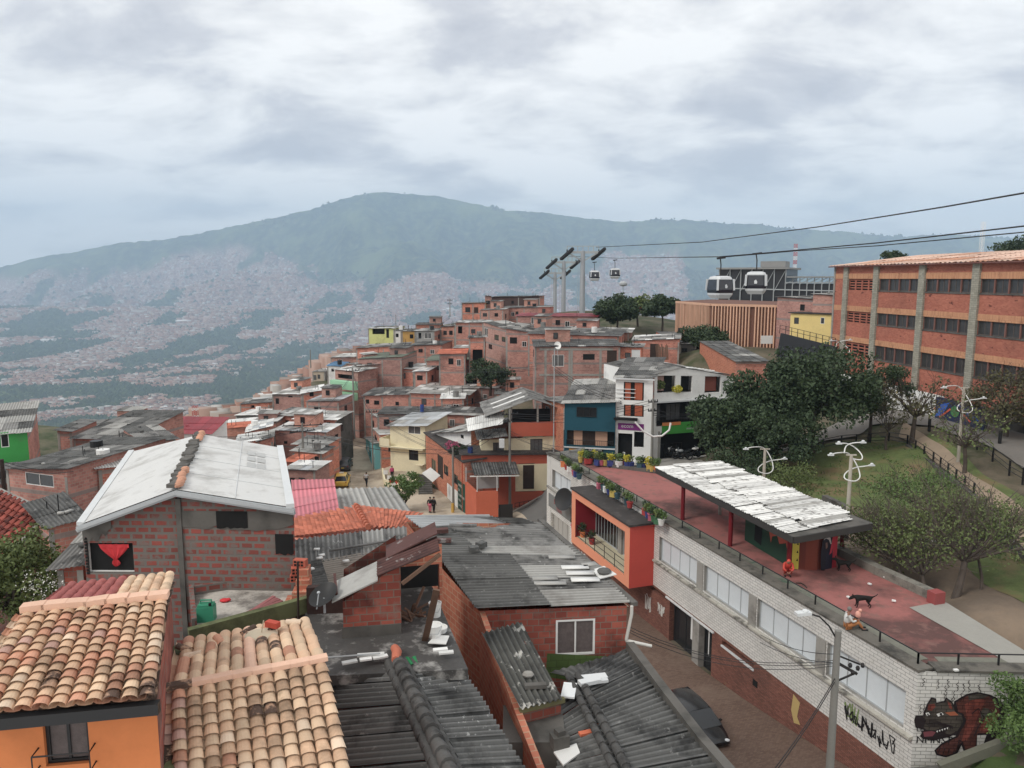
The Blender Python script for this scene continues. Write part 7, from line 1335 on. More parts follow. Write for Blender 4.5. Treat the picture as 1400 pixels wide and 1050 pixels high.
mb = MB(); p = PZ(1149, 690, -15.5); mb.bar(PZ(1127, 681, -15.3), PZ(1160, 697, -15.3), .4, .45); tag(mb.build('stone_bench', conc_d), 'long low stone seat at the foot of the grass slope', 'bench')
# ---------------- big orange brick building ----------------
QA, QB = PD(1142, 362, 95), PD(1400, 352, 65); BF = Fac(QA, QB); Lb = 62.0; ZT, ZBs = 1.55, -13.2
bb_ = thing('brick_factory', 'large three storey orange brick building with grey green stone pilasters', 'building', BF.p(25, ZBs))
rowz = [(-1.3, 0.0), (-5.1, -3.8), (-9.0, -7.45)]; pil = [BF.at(x, 380)[0] for x in (1156, 1197, 1259.5, 1333)]; step_ = pil[3] - pil[2]; pil += [pil[3] + step_ * k for k in (1, 2, 3)]
mb = MB(); holes = []
for i, (a, b_) in enumerate(zip(pil, pil[1:])):
 for z0, z1 in rowz: holes.append((a + .75, b_ - .15, z0, z1))
hole_wall(mb, BF, 0, Lb, ZBs, ZT, ZT, holes, 0, .3)
bk_ = BF.n * 22; mb.add([BF.p(0, ZBs), BF.p(0, ZT), BF.p(0, ZT) + bk_, BF.p(0, ZBs) + bk_]); mb.add([BF.p(Lb, ZBs), BF.p(Lb, ZT), BF.p(Lb, ZT) + bk_, BF.p(Lb, ZBs) + bk_]); mb.build('wall', B_big, bb_)
sol = MBrick('soldier_course_tan', sr(206, 150, 108), sr(190, 132, 94), sr(170, 120, 90), w=.12, h=.6, ms=.008, off=0, st=((.2, .08, .05), .6, .8, .55, .7)); mb = MB()
for z0, z1 in rowz: mb.box(BF.p(0, z1 + .0, .04), BF.u * Lb, BF.n * .03, UP * .62)
mb.build('lintel_band', sol, bb_)
stn = MBrick('pilaster_stone', sr(164, 160, 144), sr(146, 142, 128), sr(120, 116, 106), w=.5, h=.2, ms=.012, st=((.08, .08, .06), .5, .5, .5, .75))
for a in pil: mb = MB(); mb.box(BF.p(a - .15, ZBs, .22), BF.u * .95, BF.n * .25, UP * (ZT - ZBs - .06)); mb.build('pilaster', stn, bb_)
mb = MB(); mb.box(BF.p(0, ZBs, .1), BF.u * .3, BF.n * .2, UP * (ZT - ZBs - .1)); mb.build('corner_post', conc, bb_)
for i, (a, b_, z0, z1) in enumerate(holes):
 if i < 3:
  mb = MB(); mb.add([BF.p(a, z0, -.25), BF.p(b_, z0, -.25), BF.p(b_, z1 - .1, -.25), BF.p(a, z1 - .1, -.25)])
  for k in range(3): mb.box(BF.p(a + (b_ - a) * (k + 1) / 4 - .1, z0, -.1), BF.u * .2, BF.n * .1, UP * (z1 - z0), 1)
  for k in range(4): mb.box(BF.p(a, z0 + (z1 - z0) * (k + .6) / 4.3, -.12), BF.u * (b_ - a), BF.n * .06, UP * .12, 1)
  mb.build('brick_lattice', [dark, B_big], bb_); continue
 w = window(bb_, BF, a, b_, z0, z1, 8, M('grey_brown_frame', sr(92, 84, 80)), M('dusty_glass', sr(58, 58, 58), rough=.3, spec=.5, var=.3, sc=1.5, bmp=0), -.2, .09)
 for k in range(1, 4): mb = MB(); mb.box(BF.p(a + (b_ - a) * k / 4 - .07, z0, -.05), BF.u * .14, BF.n * .12, UP * (z1 - z0)); mb.build('mullion', M('rusty_mullion', sr(128, 88, 78)), w)
 mb = MB(); mb.box(BF.p(a - .05, z0 - .12, .08), BF.u * (b_ - a + .1), BF.n * .25, UP * .12); mb.build('sill', conc_d, w)
rA, rB = BF.p(-.5, ZT - .02, .5), BF.p(Lb, ZT - .02, .5); up_ = UP * 1.35 + BF.n * 11; dn_ = BF.n * 23; mb = MB(); k2 = UP * .0
corr(mb, rA + up_ + BF.u * 1.5, rB + up_, rB, rA, [(0, 5), (1, 1)], k=2, pitch=.5, amp=.05, sl=3, sw=2.5); corr(mb, rB + up_, rA + up_ + BF.u * 1.5, rA + dn_, rB + dn_, [(0, 1)], k=2, pitch=.5, amp=.05, sl=4, sw=3)
mb.build('roof', [M('pale_clay_sheet', sr(206, 172, 152), st=((.2, .1, .08), .5, .7, .55, .75)), t_salmon], bb_)
mb = MB(); mb.bar(rA - UP * .08, rB - UP * .08, .25, .12); mb.build('gutter', M('rust_edge', sr(120, 80, 72)), bb_)
mb = MB(); mb.box(BF.p(0, ZBs, .9), BF.u * Lb, BF.n * .9, UP * 1.55); tag(mb.build('plinth_wall', conc_d), 'dark concrete plinth along the foot of the large brick building', 'wall')
# white wall with mural animals, and a blue geometric painting
WA = Fac(BF.p(BF.at(1165, 520)[0], 0, 2.6), BF.p(BF.at(1322, 548)[0], 0, 2.6)); mw = thing('mural_wall', 'low white wall with small animal and flower paintings below the brick building', 'wall', WA.p(WA.L / 2, -13.4)); mb = MB(); mb.box(WA.p(0, -13.4, 0), WA.u * WA.L, WA.n * .3, UP * 2.5); mb.build('wall', white_r, mw)
cols = [paint('m_red', 190, 50, 60), paint('m_orange', 220, 130, 60), paint('m_grey', 110, 108, 106), paint('m_black', 60, 58, 60), paint('m_green', 90, 140, 90), paint('m_yellow', 220, 190, 80), paint('m_grey2', 150, 150, 148)]
lay = .015
for i in range(170):
 s_ = R(.3, WA.L - .4); z = R(-13.0, -11.2); r = R(.08, .3); mb = MB(); n_ = random.choice([3, 4, 5, 6]); mb.add([WA.p(s_ + r * math.cos(6.283 * k / n_ + i) * R(.5, 1), z + r * math.sin(6.283 * k / n_ + i) * R(.5, 1.1), lay) for k in range(n_)]); lay += .0006
 if i < 90: mb.build('painted_motif', random.choices(cols, [1, 1, 4, 4, .6, .8, 3])[0], mw)
 else:
  bm_ = globals().setdefault('_rest', MB()); bm_.v, bm_.f, bm_.m, bm_.c = bm_.v, bm_.f, bm_.m, bm_.c; b0 = len(bm_.v); bm_.v += mb.v; bm_.f += [tuple(b0 + q for q in mb.f[0])]; bm_.m.append(0); bm_.c.append(.5)
_rest.build('painted_motif', cols[2], mw)['kind'] = 'stuff'
GA = Fac(BF.p(BF.at(1322, 548)[0] + .1, 0, 3.2), BF.p(BF.at(1395, 560)[0], 0, 3.2)); gw = thing('blue_mural', 'blue geometric painted wall with a green ball beside the white mural', 'wall', GA.p(2, -13.6)); mb = MB(); mb.box(GA.p(0, -13.6, 0), GA.u * GA.L, GA.n * .3, UP * 2.7); mb.build('wall', paint('mural_deep_blue', 44, 52, 84), gw)
def gpoly(pts, m_, o_): mb = MB(); mb.add([GA.p(a * GA.L, -13.5 + z * 2.5, o_) for a, z in pts]); mb.build('painted_shape', m_, gw)
gb, go2 = paint('mural_bright_blue', 50, 100, 190), paint('mural_red_orange', 210, 90, 60)
gpoly([(.0, .3), (.12, .8), (.3, .95), (.16, .4)], gb, .02); gpoly([(.45, .95), (.6, .9), (.9, .55), (.8, .5)], gb, .02); gpoly([(.05, .0), (.3, .02), (.35, .12), (.05, .12)], gb, .022); gpoly([(.1, .35), (.32, .75), (.34, .7), (.12, .3)], go2, .03); gpoly([(.5, .8), (.75, .45), (.73, .42), (.48, .76)], go2, .03); gpoly([(.1, .2), (.4, .12), (.4, .16), (.1, .25)], go2, .03)
gpoly([(.42 + .09 * math.cos(6.283 * k / 12), .66 + .2 * math.sin(6.283 * k / 12)) for k in range(12)], paint('mural_green_ball', 70, 130, 74), .034)
# ---------------- ribbed library, yellow house, station ----------------
lb_ = thing('ribbed_building', 'long low building clad in tan vertical brick ribs beyond the trees', 'building', PD(1010, 470, 113)); c0_, c1__, c2__ = PD(926, 412, 126), PD(974, 413, 113), PD(1081, 417, 106)
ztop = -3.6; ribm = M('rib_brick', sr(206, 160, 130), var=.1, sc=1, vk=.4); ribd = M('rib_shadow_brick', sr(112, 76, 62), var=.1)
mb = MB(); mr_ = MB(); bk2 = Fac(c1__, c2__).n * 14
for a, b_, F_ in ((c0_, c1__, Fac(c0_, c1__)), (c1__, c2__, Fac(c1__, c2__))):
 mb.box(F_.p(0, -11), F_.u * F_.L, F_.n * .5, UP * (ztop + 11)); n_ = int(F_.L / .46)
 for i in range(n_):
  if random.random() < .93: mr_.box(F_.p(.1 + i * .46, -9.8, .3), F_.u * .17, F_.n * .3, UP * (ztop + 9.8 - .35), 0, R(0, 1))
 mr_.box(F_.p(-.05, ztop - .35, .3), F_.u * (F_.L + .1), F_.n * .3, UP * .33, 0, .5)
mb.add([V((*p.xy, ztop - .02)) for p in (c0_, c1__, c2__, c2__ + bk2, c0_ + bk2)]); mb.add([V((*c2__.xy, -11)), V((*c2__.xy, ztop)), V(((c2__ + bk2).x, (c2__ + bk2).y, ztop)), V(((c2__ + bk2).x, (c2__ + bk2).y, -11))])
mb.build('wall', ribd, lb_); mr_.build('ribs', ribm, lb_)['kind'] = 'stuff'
mb = MB(); mb.box(PD(1040, 470, 104), V((1.6, 0, 0)), V((0, .05, 0)), UP * 1.1); tag(mb.build('backboard', wframe), 'white basketball backboard in front of the ribbed building', 'backboard')
H_('brick upper storey house between the ribbed and the yellow building', 1063, 406, 106, 1112, 409, 100, 6, -12, .1, B_far, 'mix', [(1094, 416, 1100, 425, 'o')], grp=None)
H_('brick rooftop room above the yellow building', 1112, 402, 99, 1141, 404, 97, 6, -9, .1, B_far2, 'pale', [(1096, 408, 1102, 420, 'o')], grp=None)
o, F, zt = H_('pale yellow rendered house beside the large brick building with dark sloping balcony', 1081, 428, 100, 1141, 430, 96, 6, -13, .0, yellow_r, 'flat', [(1086, 434, 1092, 443, 'd'), (1122, 434, 1127, 443, 'w')], name='yellow_house', grp=None)
mb = MB(); a, b_ = PD(1066, 455, 98), PD(1142, 474, 92); mb.bar(a - UP * 1.6, b_ - UP * 1.6, .3, 3.2); tag(mb.build('ramp_wall', M('dark_metal_wall', sr(52, 54, 58))), 'dark sloping ramp wall below the yellow house', 'wall'); oo = thing('ramp_railing', 'iron railing on the sloping ramp below the yellow house', 'railing', a); railing(oo, [a, b_], 1.0, .9, .03, 'railing', dframe, 2)
st_ = thing('cable_station', 'dark glazed cable car station with steel roof trusses behind the gondolas', 'station', PD(1060, 408, 150)); SF = Fac(PD(984, 372, 150), PD(1145, 378, 140)); z1 = 2.2; mb = MB(); sx = SF.L * .58
mb.box(SF.p(0, -6, 0), SF.u * sx, SF.n * 14, UP * (z1 + 5.6)); mb.box(SF.p(sx, -6, 0), SF.u * (SF.L - sx), SF.n * 12, UP * (5.1)); mb.build('glazed_hall', M('station_dark_glass', sr(40, 42, 48), rough=.35, spec=.5, var=.2), st_)
mb = MB(); mb.box(SF.p(-.5, z1 - .4, 1.0), SF.u * (sx + 1), SF.n * 16, UP * .35); mb.box(SF.p(sx + .3, .2, 1.0), SF.u * (SF.L - sx + 1), SF.n * 13, UP * .25); mb.box(SF.p(sx * .62, z1, 0), SF.u * 4.5, SF.n * 5, UP * 1.1); mb.build('roof', M('station_roof_grey', sr(140, 140, 138)), st_)
mb = MB()
for i in range(7): a = sx * i / 6; mb.bar(SF.p(a, -6, .3), SF.p(a, z1 - .4, .3), .16, .16, up=(0, 1, 0)); mb.bar(SF.p(a, -2.5, .35), SF.p(min(a + sx / 6, sx), z1 - .5, .35), .1, .1, up=(0, 1, 0))
for i in range(8): a = sx + (SF.L - sx) * i / 7; mb.bar(SF.p(a, -6, .3), SF.p(a, .2, .3), .14, .14, up=(0, 1, 0)); mb.bar(SF.p(a, -1, .35), SF.p(min(a + 2.2, SF.L), .2, .35), .1, .1, up=(0, 1, 0))
mb.bar(SF.p(0, -1.8, .3), SF.p(SF.L, -2.2, .3), .15, .2); mb.bar(SF.p(sx, -.7, .3), SF.p(SF.L, -.7, .3), .15, .15); mb.build('truss', steel, st_)
# masts
def mast(label, px, py0, py1, d, m_s, w=.5):
 a, b_ = PD(px, py1, d), PD(px, py0, d); o = thing('lattice_mast', label, 'mast', a, 'lattice masts'); h = (b_ - a).length; nseg = 8
 for i in range(nseg):
  mb = MB(); p, q = a + UP * h * i / nseg, a + UP * h * (i + 1) / nseg
  for s_ in ((-1, -1), (1, -1), (1, 1), (-1, 1)): k = V((s_[0] * w, s_[1] * w, 0)); mb.tube([p + k, q + k], w * .14, 4)
  for s_ in (-1, 1): mb.tube([p + V((-w, s_ * w, 0)), q + V((w, s_ * w, 0))], w * .1, 3); mb.tube([p + V((w, s_ * w, 0)), q + V((-w, s_ * w, 0))], w * .1, 3)
  mb.build('mast_section', m_s[i % len(m_s)], o)
mr, mw_ = paint('mast_red', 190, 70, 66), paint('mast_white', 225, 225, 225)
mast('red and white banded lattice mast behind the cable station', 1086, 334, 378, 300, [mw_, mr], .5); mast('white lattice mast behind the large brick building roof', 1341, 304, 350, 220, [mw_], .4); mast('red and white mast rising from the valley behind the red roof', 268, 554, 582, 170, [mw_, mr, mr], .45)
# ---------------- pylons, cables, gondolas ----------------
def pylon(label, px, yt, yb, d, r, arm):
 b0 = PD(px, yb, d); t0 = PD(px, yt, d); b0 = V((t0.x, t0.y, b0.z - 3)); o = thing('cable_pylon', label, 'pylon', b0, 'cable car pylons'); mb = MB(); mb.tube([b0, t0], [r, r * .75], 12); mb.build('column', M('pylon_grey', sr(158, 162, 166), rough=.5), o, smooth=True)
 mb = MB(); mb.bar(t0 + V((-arm, 0, -.3)), t0 + V((arm, 0, -.3)), .5, .5); mb.bar(t0 + V((-arm, 0, -.3)), t0 + V((0, 0, -2.2)), .28, .28); mb.bar(t0 + V((arm, 0, -.3)), t0 + V((0, 0, -2.2)), .28, .28)
 for k in range(-3, 4): mb.bar(t0 + V((k * arm / 3, 0, -.2)), t0 + V((k * arm / 3, 0, 1.0)), .14, .14, up=(0, 1, 0))
 mb.bar(t0 + V((-arm, 0, 1.0)), t0 + V((arm, 0, 1.0)), .14, .14); mb.build('crosshead', steel, o)
 for s_ in (-1, 1):
  mb = MB(); c = t0 + V((s_ * arm, 0, -.6)); dr = V((-.45 * 1, .75, -.42)).normalized(); mb.bar(c - dr * 2.4, c + dr * 2.6, .55, .5); mb.bar(c, c + UP * .9, .25, .25, up=(0, 1, 0))
  for k in range(-4, 5): mb.tube([c + dr * k * .5 + V((-.25, 0, -.25)), c + dr * k * .5 + V((.25, 0, -.25))], .22, 8)
  mb.build('sheave_train', dframe, o)
 mb = MB(); a = b0 + V((-r - .2, -.3, 0))
 for s_ in (-.2, .2): mb.tube([a + V((s_, 0, 0)), V((a.x + s_, a.y, t0.z - 1))], .03, 4)
 mb.build('ladder', steel, o)
pylon('nearest and tallest pale grey cable car pylon', 797, 343, 425, 165, .62, 3.4); pylon('middle one of the three cable car pylons', 771, 357, 420, 190, .58, 3.0); pylon('farthest and lowest of the three cable car pylons', 759, 372, 420, 210, .55, 2.9)
def gondola(px, py, d, label, yaw, sc=1.0, ycab=0):
 c = PD(px, py, d); o = thing('gondola', label, 'gondola', c - UP * .0, 'cable car gondolas'); ux = V((math.cos(yaw), math.sin(yaw), 0)); uy = V((-ux.y, ux.x, 0));
 P = lambda x, y, z: c + (ux * x + uy * y + UP * z) * sc
 def ring(hx, hy, z, ch=.25): return [P(sx * hx * a, sy * hy * b_, z) for sx, sy, a, b_ in ((-1, -1, 1, 1 - ch), (-1, -1, 1 - ch, 1), (1, -1, 1 - ch, 1), (1, -1, 1, 1 - ch), (1, 1, 1, 1 - ch), (1, 1, 1 - ch, 1), (-1, 1, 1 - ch, 1), (-1, 1, 1, 1 - ch))]
 wh = M('gondola_white', sr(200, 204, 206), rough=.35, spec=.5, bmp=0, var=.02); mb = MB(); mb.grid([ring(.72, .72, 0), ring(.95, .95, .35), ring(1.0, 1.0, .85)], close=True); mb.add(ring(.72, .72, 0)); mb.grid([ring(.93, .93, 1.85), ring(.8, .8, 2.12), ring(.5, .5, 2.2)], close=True); mb.add(ring(.5, .5, 2.2));
 for s1_, s2_ in ((-1, -1), (1, -1), (1, 1), (-1, 1)): mb.bar(P(s1_ * .95, s2_ * .95, .8), P(s1_ * .9, s2_ * .9, 1.9), .17 * sc, .17 * sc, up=(0, 1, 0))
 mb.build('cabin', wh, o, smooth=False)
 mb = MB(); mb.grid([ring(.985, .985, .55), ring(1.01, 1.01, .86), ring(.915, .915, 1.9)], close=True); mb.build('window', M('gondola_glass', (.02, .022, .03), rough=.1, spec=.7, bmp=0), o)
 mb = MB(); x_ = P(0, -.96, 1.15); mb.add([P(-.12, -1.02, 1.02), P(.12, -1.02, 1.02), P(.16, -1.0, 1.2), P(.02, -.985, 1.42), P(-.14, -.995, 1.3)]); mb.build('emblem', wh, o)
 mb = MB(); mb.tube([P(0, 0, 2.15), P(0, 0, 3.3), P(-.1, 0, 3.9)], .06 * sc, 6); mb.bar(P(-.45, 0, 3.9), P(.45, 0, 4.0), .2 * sc, .18 * sc); mb.bar(P(-.5, 0, 2.22), P(.5, 0, 2.22), .12 * sc, .08 * sc); mb.build('hanger', dframe, o)
 return o
gondola(984, 408, 76, 'near white and black gondola, left of the pair before the station', .35); gondola(1033, 402, 76, 'near white and black gondola, right of the pair before the station', -.35); gondola(812.5, 384, 165, 'far gondola just right of the tallest pylon', .1, 1.0); gondola(840.5, 381, 165, 'far gondola farther right of the pylon', .05, 1.0)
def cable(label, pts, r, name='haul_cable'):
 mb = MB(); P_ = [PD(*p) for p in pts]; mb.tube(P_, r, 5); tag(mb.build(name, dframe), label, 'cable', 'cable car ropes')
cable('upper haul rope running from the pylon to the top right', [(815, 338, 165), (960, 331, 120), (1120, 310, 85), (1290, 283, 58), (1480, 250, 42)], .06)
cable('lower haul rope carrying the near gondolas', [(775, 350, 190), (842, 353, 165), (984, 351, 76), (1033, 347, 75), (1200, 332, 60), (1480, 300, 42)], .05)
cable('second lower haul rope just below the first', [(984, 352, 76), (1090, 343, 76), (1200, 336, 62), (1480, 310, 44)], .04)
# ---------------- trees ----------------
def tr(label, px, py_base, zb, h, cr, mat, **k): p = PZ(px, py_base, zb); p.z = G(p.x, p.y) - .1; return tree(label, p, h, cr, mat, grp='street and park trees', **k)
tr('large dark dense tree right of the white corner house', 1006, 630, -15.6, 6.6, 4.0, lf_dark, nl=13000, s=.15, seed=1, flat=.8, ncl=34)
tr('tall dark tree on the grass slope edge, tallest of the group', 1112, 618, -14.9, 9.6, 4.9, lf_dark, nl=15000, s=.15, seed=2, flat=.9, ncl=34, trunk=.22, up_=.75)
tr('dark tree between the two big dark trees', 1055, 622, -15.3, 7.8, 4.0, lf_dark, nl=10000, s=.15, seed=3, flat=.85, ncl=26)
tr('medium tree with thin forked trunk behind the curved fence', 1187, 603, -14.4, 7.4, 3.1, lf_dark, nl=5200, s=.13, seed=4, flat=1.0, ncl=20, trunk=.15)
tr('almost bare tree with reddish leaves in front of the white mural wall', 1245, 612, -14.3, 6.4, 3.0, lf_brown, nl=900, s=.12, seed=5, flat=.9, ncl=16, bare=1, trunk=.2)
tr('slim bare young tree left of the reddish tree', 1212, 620, -14.6, 4.6, 1.8, lf_brown, nl=350, s=.1, seed=6, flat=1.0, ncl=12, bare=1, trunk=.1)
tr('leafless grey tree beside the curled street lamp', 1318, 650, -14.4, 5.6, 2.4, lf_olive, nl=500, s=.1, seed=7, flat=1.1, ncl=16, bare=1, trunk=.14)
tr('brownish bushy tree in front of the blue mural', 1375, 600, -13, 5.2, 3.4, lf_brown, nl=4200, s=.12, seed=8, flat=.8, ncl=26, bare=1, cat='tree')
tr('feathery olive tree with leaning trunk behind the benches, left one', 1243, 784, -15.5, 4.4, 2.5, lf_olive, nl=3000, s=.07, seed=9, flat=.36, ncl=26, bare=1, trunk=.12, th=.5, skew=(-.6, 2.2), up_=0)
tr('feathery olive tree with crooked twin stems in the middle of the park', 1266, 798, -15.5, 4.1, 3.4, lf_olive, nl=3600, s=.07, seed=10, flat=.36, ncl=30, bare=1, trunk=.13, th=.45, skew=(.3, 3.0), up_=0)
tr('feathery olive tree with thick curved trunk at the right edge', 1304, 802, -15.5, 4.4, 3.9, lf_olive, nl=4200, s=.07, seed=11, flat=.36, ncl=34, bare=1, trunk=.18, th=.45, skew=(2.2, 2.2), up_=0)
tr('feathery yellow green tree higher on the slope', 1252, 712, -15.4, 3.4, 3.0, lf_mid, nl=2800, s=.08, seed=12, flat=.45, ncl=24, bare=1, trunk=.1)
tr('small tree with thin straight trunk at the right park edge', 1343, 796, -15.5, 4.0, 2.2, lf_olive, nl=1700, s=.07, seed=13, flat=.4, ncl=20, bare=1, trunk=.08, skew=(1.2, 2), up_=0)
tr('low green shrub mass behind the pavilion', 1075, 668, -15.6, 2.0, 2.6, lf_olive, nl=2600, s=.09, seed=14, flat=.55, ncl=18, cat='shrub', name='shrub', trunk=.06)
tr('low spreading shrub left behind the pavilion roof', 1010, 655, -15.6, 2.2, 2.4, lf_dark, nl=2600, s=.1, seed=15, flat=.6, ncl=18, cat='shrub', name='shrub', trunk=.06)
tree('round dark tree among the brick roofs', PD(670, 528, 110) - UP * 1, 4.8, 3.0, lf_dark, nl=6000, s=.16, seed=16, flat=.75, grp='street and park trees')
tree('bright green bush by the alley wall', PD(556, 698, 82), 4.0, 1.7, lf_mid, nl=3000, s=.12, seed=17, flat=1.0, cat='bush', name='bush', trunk=.06, th=.2)
tree('green tree with white blossoms at the left edge', PZ(26, 905, -14), 4.7, 2.0, lf_olive, nl=10000, s=.075, seed=18, flat=.85, ncl=40)
o_ = thing('blossom_sprays', 'white blossom clusters on the tree at the left edge', 'blossoms', PZ(45, 880, -13)); leaves('blossom', o_, [tuple(PZ(px, py, -9.6)) for px, py in ((45, 800), (60, 805), (52, 815), (72, 800), (38, 793), (66, 790))], .4, 200, .03, lf_wht)
tree('round dark tree at the crest beside the pylons', PD(843, 452, 140) - UP * 0, 5.6, 4.0, lf_dark, nl=7000, s=.24, seed=19, flat=.62, grp='street and park trees'); tree('round dark tree at the crest left of the ribbed building', PD(905, 452, 138), 6.2, 3.3, lf_dark, nl=6000, s=.24, seed=20, flat=.85, grp='street and park trees'); tree('olive tree with red blossoms behind the crest trees', PD(872, 444, 150), 5.6, 3.6, lf_olive, nl=4500, s=.24, seed=21, flat=.7, grp='street and park trees')
o_ = thing('red_blossoms', 'spray of red blossoms on top of the crest trees', 'blossoms', PD(868, 440, 146)); leaves('blossom', o_, [tuple(PD(px, py, 146)) for px, py in ((858, 419), (865, 421), (872, 423), (880, 426))], .8, 380, .18, lf_red)
tree('low dark shrub against the ribbed building', PD(962, 472, 112) - UP, 3.4, 3.2, lf_dark, nl=5000, s=.2, seed=22, flat=.6, cat='shrub', name='shrub')
tree('bushy green tree at the bottom right corner', PZ(1388, 1016, -18) + V((0, -1.2, 0)), 3.3, 1.5, lf_mid, nl=12000, s=.06, seed=23, flat=1.15, ncl=34, trunk=.08, th=.25)
tree('dark hilltop tree beyond the large building roof', PD(1402, 372, 160), 7.2, 6.0, lf_dark, nl=5000, s=.3, seed=24, flat=.5, grp='street and park trees'); tree('small dark tree poking above the large building roof', PD(1222, 362, 130), 2.2, 2, lf_dark, nl=1500, s=.2, seed=25, flat=.5)
o_ = thing('bougainvillea', 'pink flowering bougainvillea and foliage on the brick house terrace', 'plant', PD(628, 622, 83)); leaves('foliage', o_, [tuple(PD(px, py, 83)) for px, py in ((622, 616), (628, 614), (634, 616), (640, 618), (632, 621))], .75, 2200, .09, lf_dark); leaves('blossom', o_, [tuple(PD(px, py, 83)) for px, py in ((611, 608), (615, 605), (619, 608), (623, 606), (626, 611), (613, 612))], .38, 260, .08, lf_pink)
tree('dark spreading tree filling the gap below the tall dark tree', V((*PZ(1062, 640, -15.4).xy, -15.5)), 4.6, 3.4, lf_dark, nl=7000, s=.14, seed=31, flat=.7, grp='street and park trees')
gt = bpy.data.objects.new('g', None); gt.location = (0, 0, 0); pts = []
for i in range(420):
 px, py = R(1010, 1400), R(612, 760); p = PZ(px, py, -15.2)
 if 612 + (px - 1240) * .75 < py < 640 + (px - 1240) * .95 or px < 1240: pts.append((p.x, p.y, G(p.x, p.y) + .15))
o = leaves('grass_tufts', gt, pts, .8, 9000, .07, lf_mid, .16); o.parent = None; o['kind'] = 'stuff'; bpy.data.objects.remove(gt)
# ---------------- poles, lamps, wires ----------------
random.seed(101)
def pole(label, px, yb, yt, d, r=.15, arms=(), m_=None, lean=0):
 b0, t0 = PD(px, yb, d), PD(px, yt, d); h = t0.z - b0.z; b0 = V((t0.x, t0.y, b0.z - .5)); o = thing('utility_pole', label, 'pole', b0, 'utility poles'); mb = MB(); mb.tube([b0, t0 + V((lean, 0, 0))], [r, r * .72], 10); mb.build('post', m_ or polec, o, smooth=True)
 for k, (dz, L, rz) in enumerate(arms):
  mb = MB(); c = t0 - UP * dz; dx = V((math.cos(rz), math.sin(rz), 0)) * L / 2; mb.bar(c - dx, c + dx, .1, .1)
  for q in (-.9, -.4, .4, .9): mb.lathe(c + dx * q + UP * .05, [(.04, 0), (.06, .05), (.04, .1), (.05, .14), (.01, .18)], 6)
  mb.build('crossarm', dframe, o)
 return o, t0
pA_, tA = pole('grey concrete pole with tangled arms in front of the white building, bottom right', 1146, 1110, 862, 24.5, .14, [(1.0, .1, 0)])
mb = MB(); c = tA - UP * 1.0; mb.bar(c + V((.05, 0, -.1)), c + V((.75, .15, -.55)), .07, .09); mb.bar(c + V((.05, 0, .15)), c + V((.85, .2, -.25)), .05, .05); mb.bar(c + V((.75, .15, -.5)), c + V((.15, .1, -.75)), .05, .05)
for q in ((.75, -.4), (.6, -.55), (.9, -.3), (.5, -.3)): mb.lathe(c + V((q[0], .1, q[1])), [(.05, 0), (.07, .08), (.04, .14)], 7)
mb.build('bracket', dframe, pA_)
mb = MB(); a = tA - UP * .35; e = PD(1103, 838, 24.5); mb.tube([a, a + V((-.3, .0, .5)), a.lerp(e, .6) + UP * .25, e], .03, 6); mb.build('lamp_arm', dframe, pA_); mb = MB(); mb.cbox(e + V((-.12, 0, -.06)), .5, .22, .1, .2); mb.ball(e + V((-.05, 0, .06)), .1, .1, .07, 8); mb.build('lamp_head', lpaint, pA_)
pB_, tB = pole('tall grey utility pole with cabinet at the corner house', 697, 705, 560, 79, .17, [(.5, 1.8, .3), (1.2, 1.4, 1.2)]); pC_, tC = pole('pole with yellow banded foot beside the green painted board', 619, 702, 612, 81, .15, [(.4, 1.0, .5)])
mb = MB(); mb.tube([PD(619, 703, 80.9), PD(619, 688, 80.9)], .17, 10); mb.build('yellow_band', paint('band_yellow', 190, 150, 50), pC_)
pD_, tD = pole('tall thin lamp post rising before the large brick house', 758, 640, 472, 76, .07, m_=steel); pE_, tE = pole('utility pole among the white roofs left of the dirt road', 413, 640, 578, 88, .14, [(.3, 4.5, .2), (1.0, 3.0, .6)]); pF_, tF = pole('utility pole beside the mint balconies', 482, 598, 503, 108, .14, [(.4, 2, .5)]); pG_, tG = pole('second utility pole down the dirt road', 508, 640, 560, 98, .12, [(.3, 1.4, .2)])
pole('slim pole by the left slope houses', 424, 500, 478, 160, .12); pole('thin antenna pole above the yellow green house', 541, 452, 430, 156, .08); pole('lamp post between the crest trees', 852, 430, 387, 140, .1, m_=steel); pole('thin antenna on the crest house', 615, 430, 408, 168, .1, [(.4, 1.2, 0), (1.2, 1.0, 0)]); pole('wooden pole at the far left edge beside the triple window house', 2, 760, 628, 46, .16, m_=wood_d); pole('grey pole in front of the white building wing', 893, 634, 545, 68, .13, [(.3, .9, .2), (1.1, .9, .2)]); pole('short pole beside the white corner house', 901, 632, 590, 69, .12)
mb = MB(); mb.ball(PD(852, 388, 140), .8, .5, .5, 8); tag(mb.build('floodlight', steel), 'floodlight head on top of the crest lamp post', 'lamp')
mb = MB(); mb.ball(PD(758, 473, 76), .45, .45, .1, 10); tag(mb.build('lamp_dome', dframe), 'flat lamp dome on the thin post before the large brick house', 'lamp')
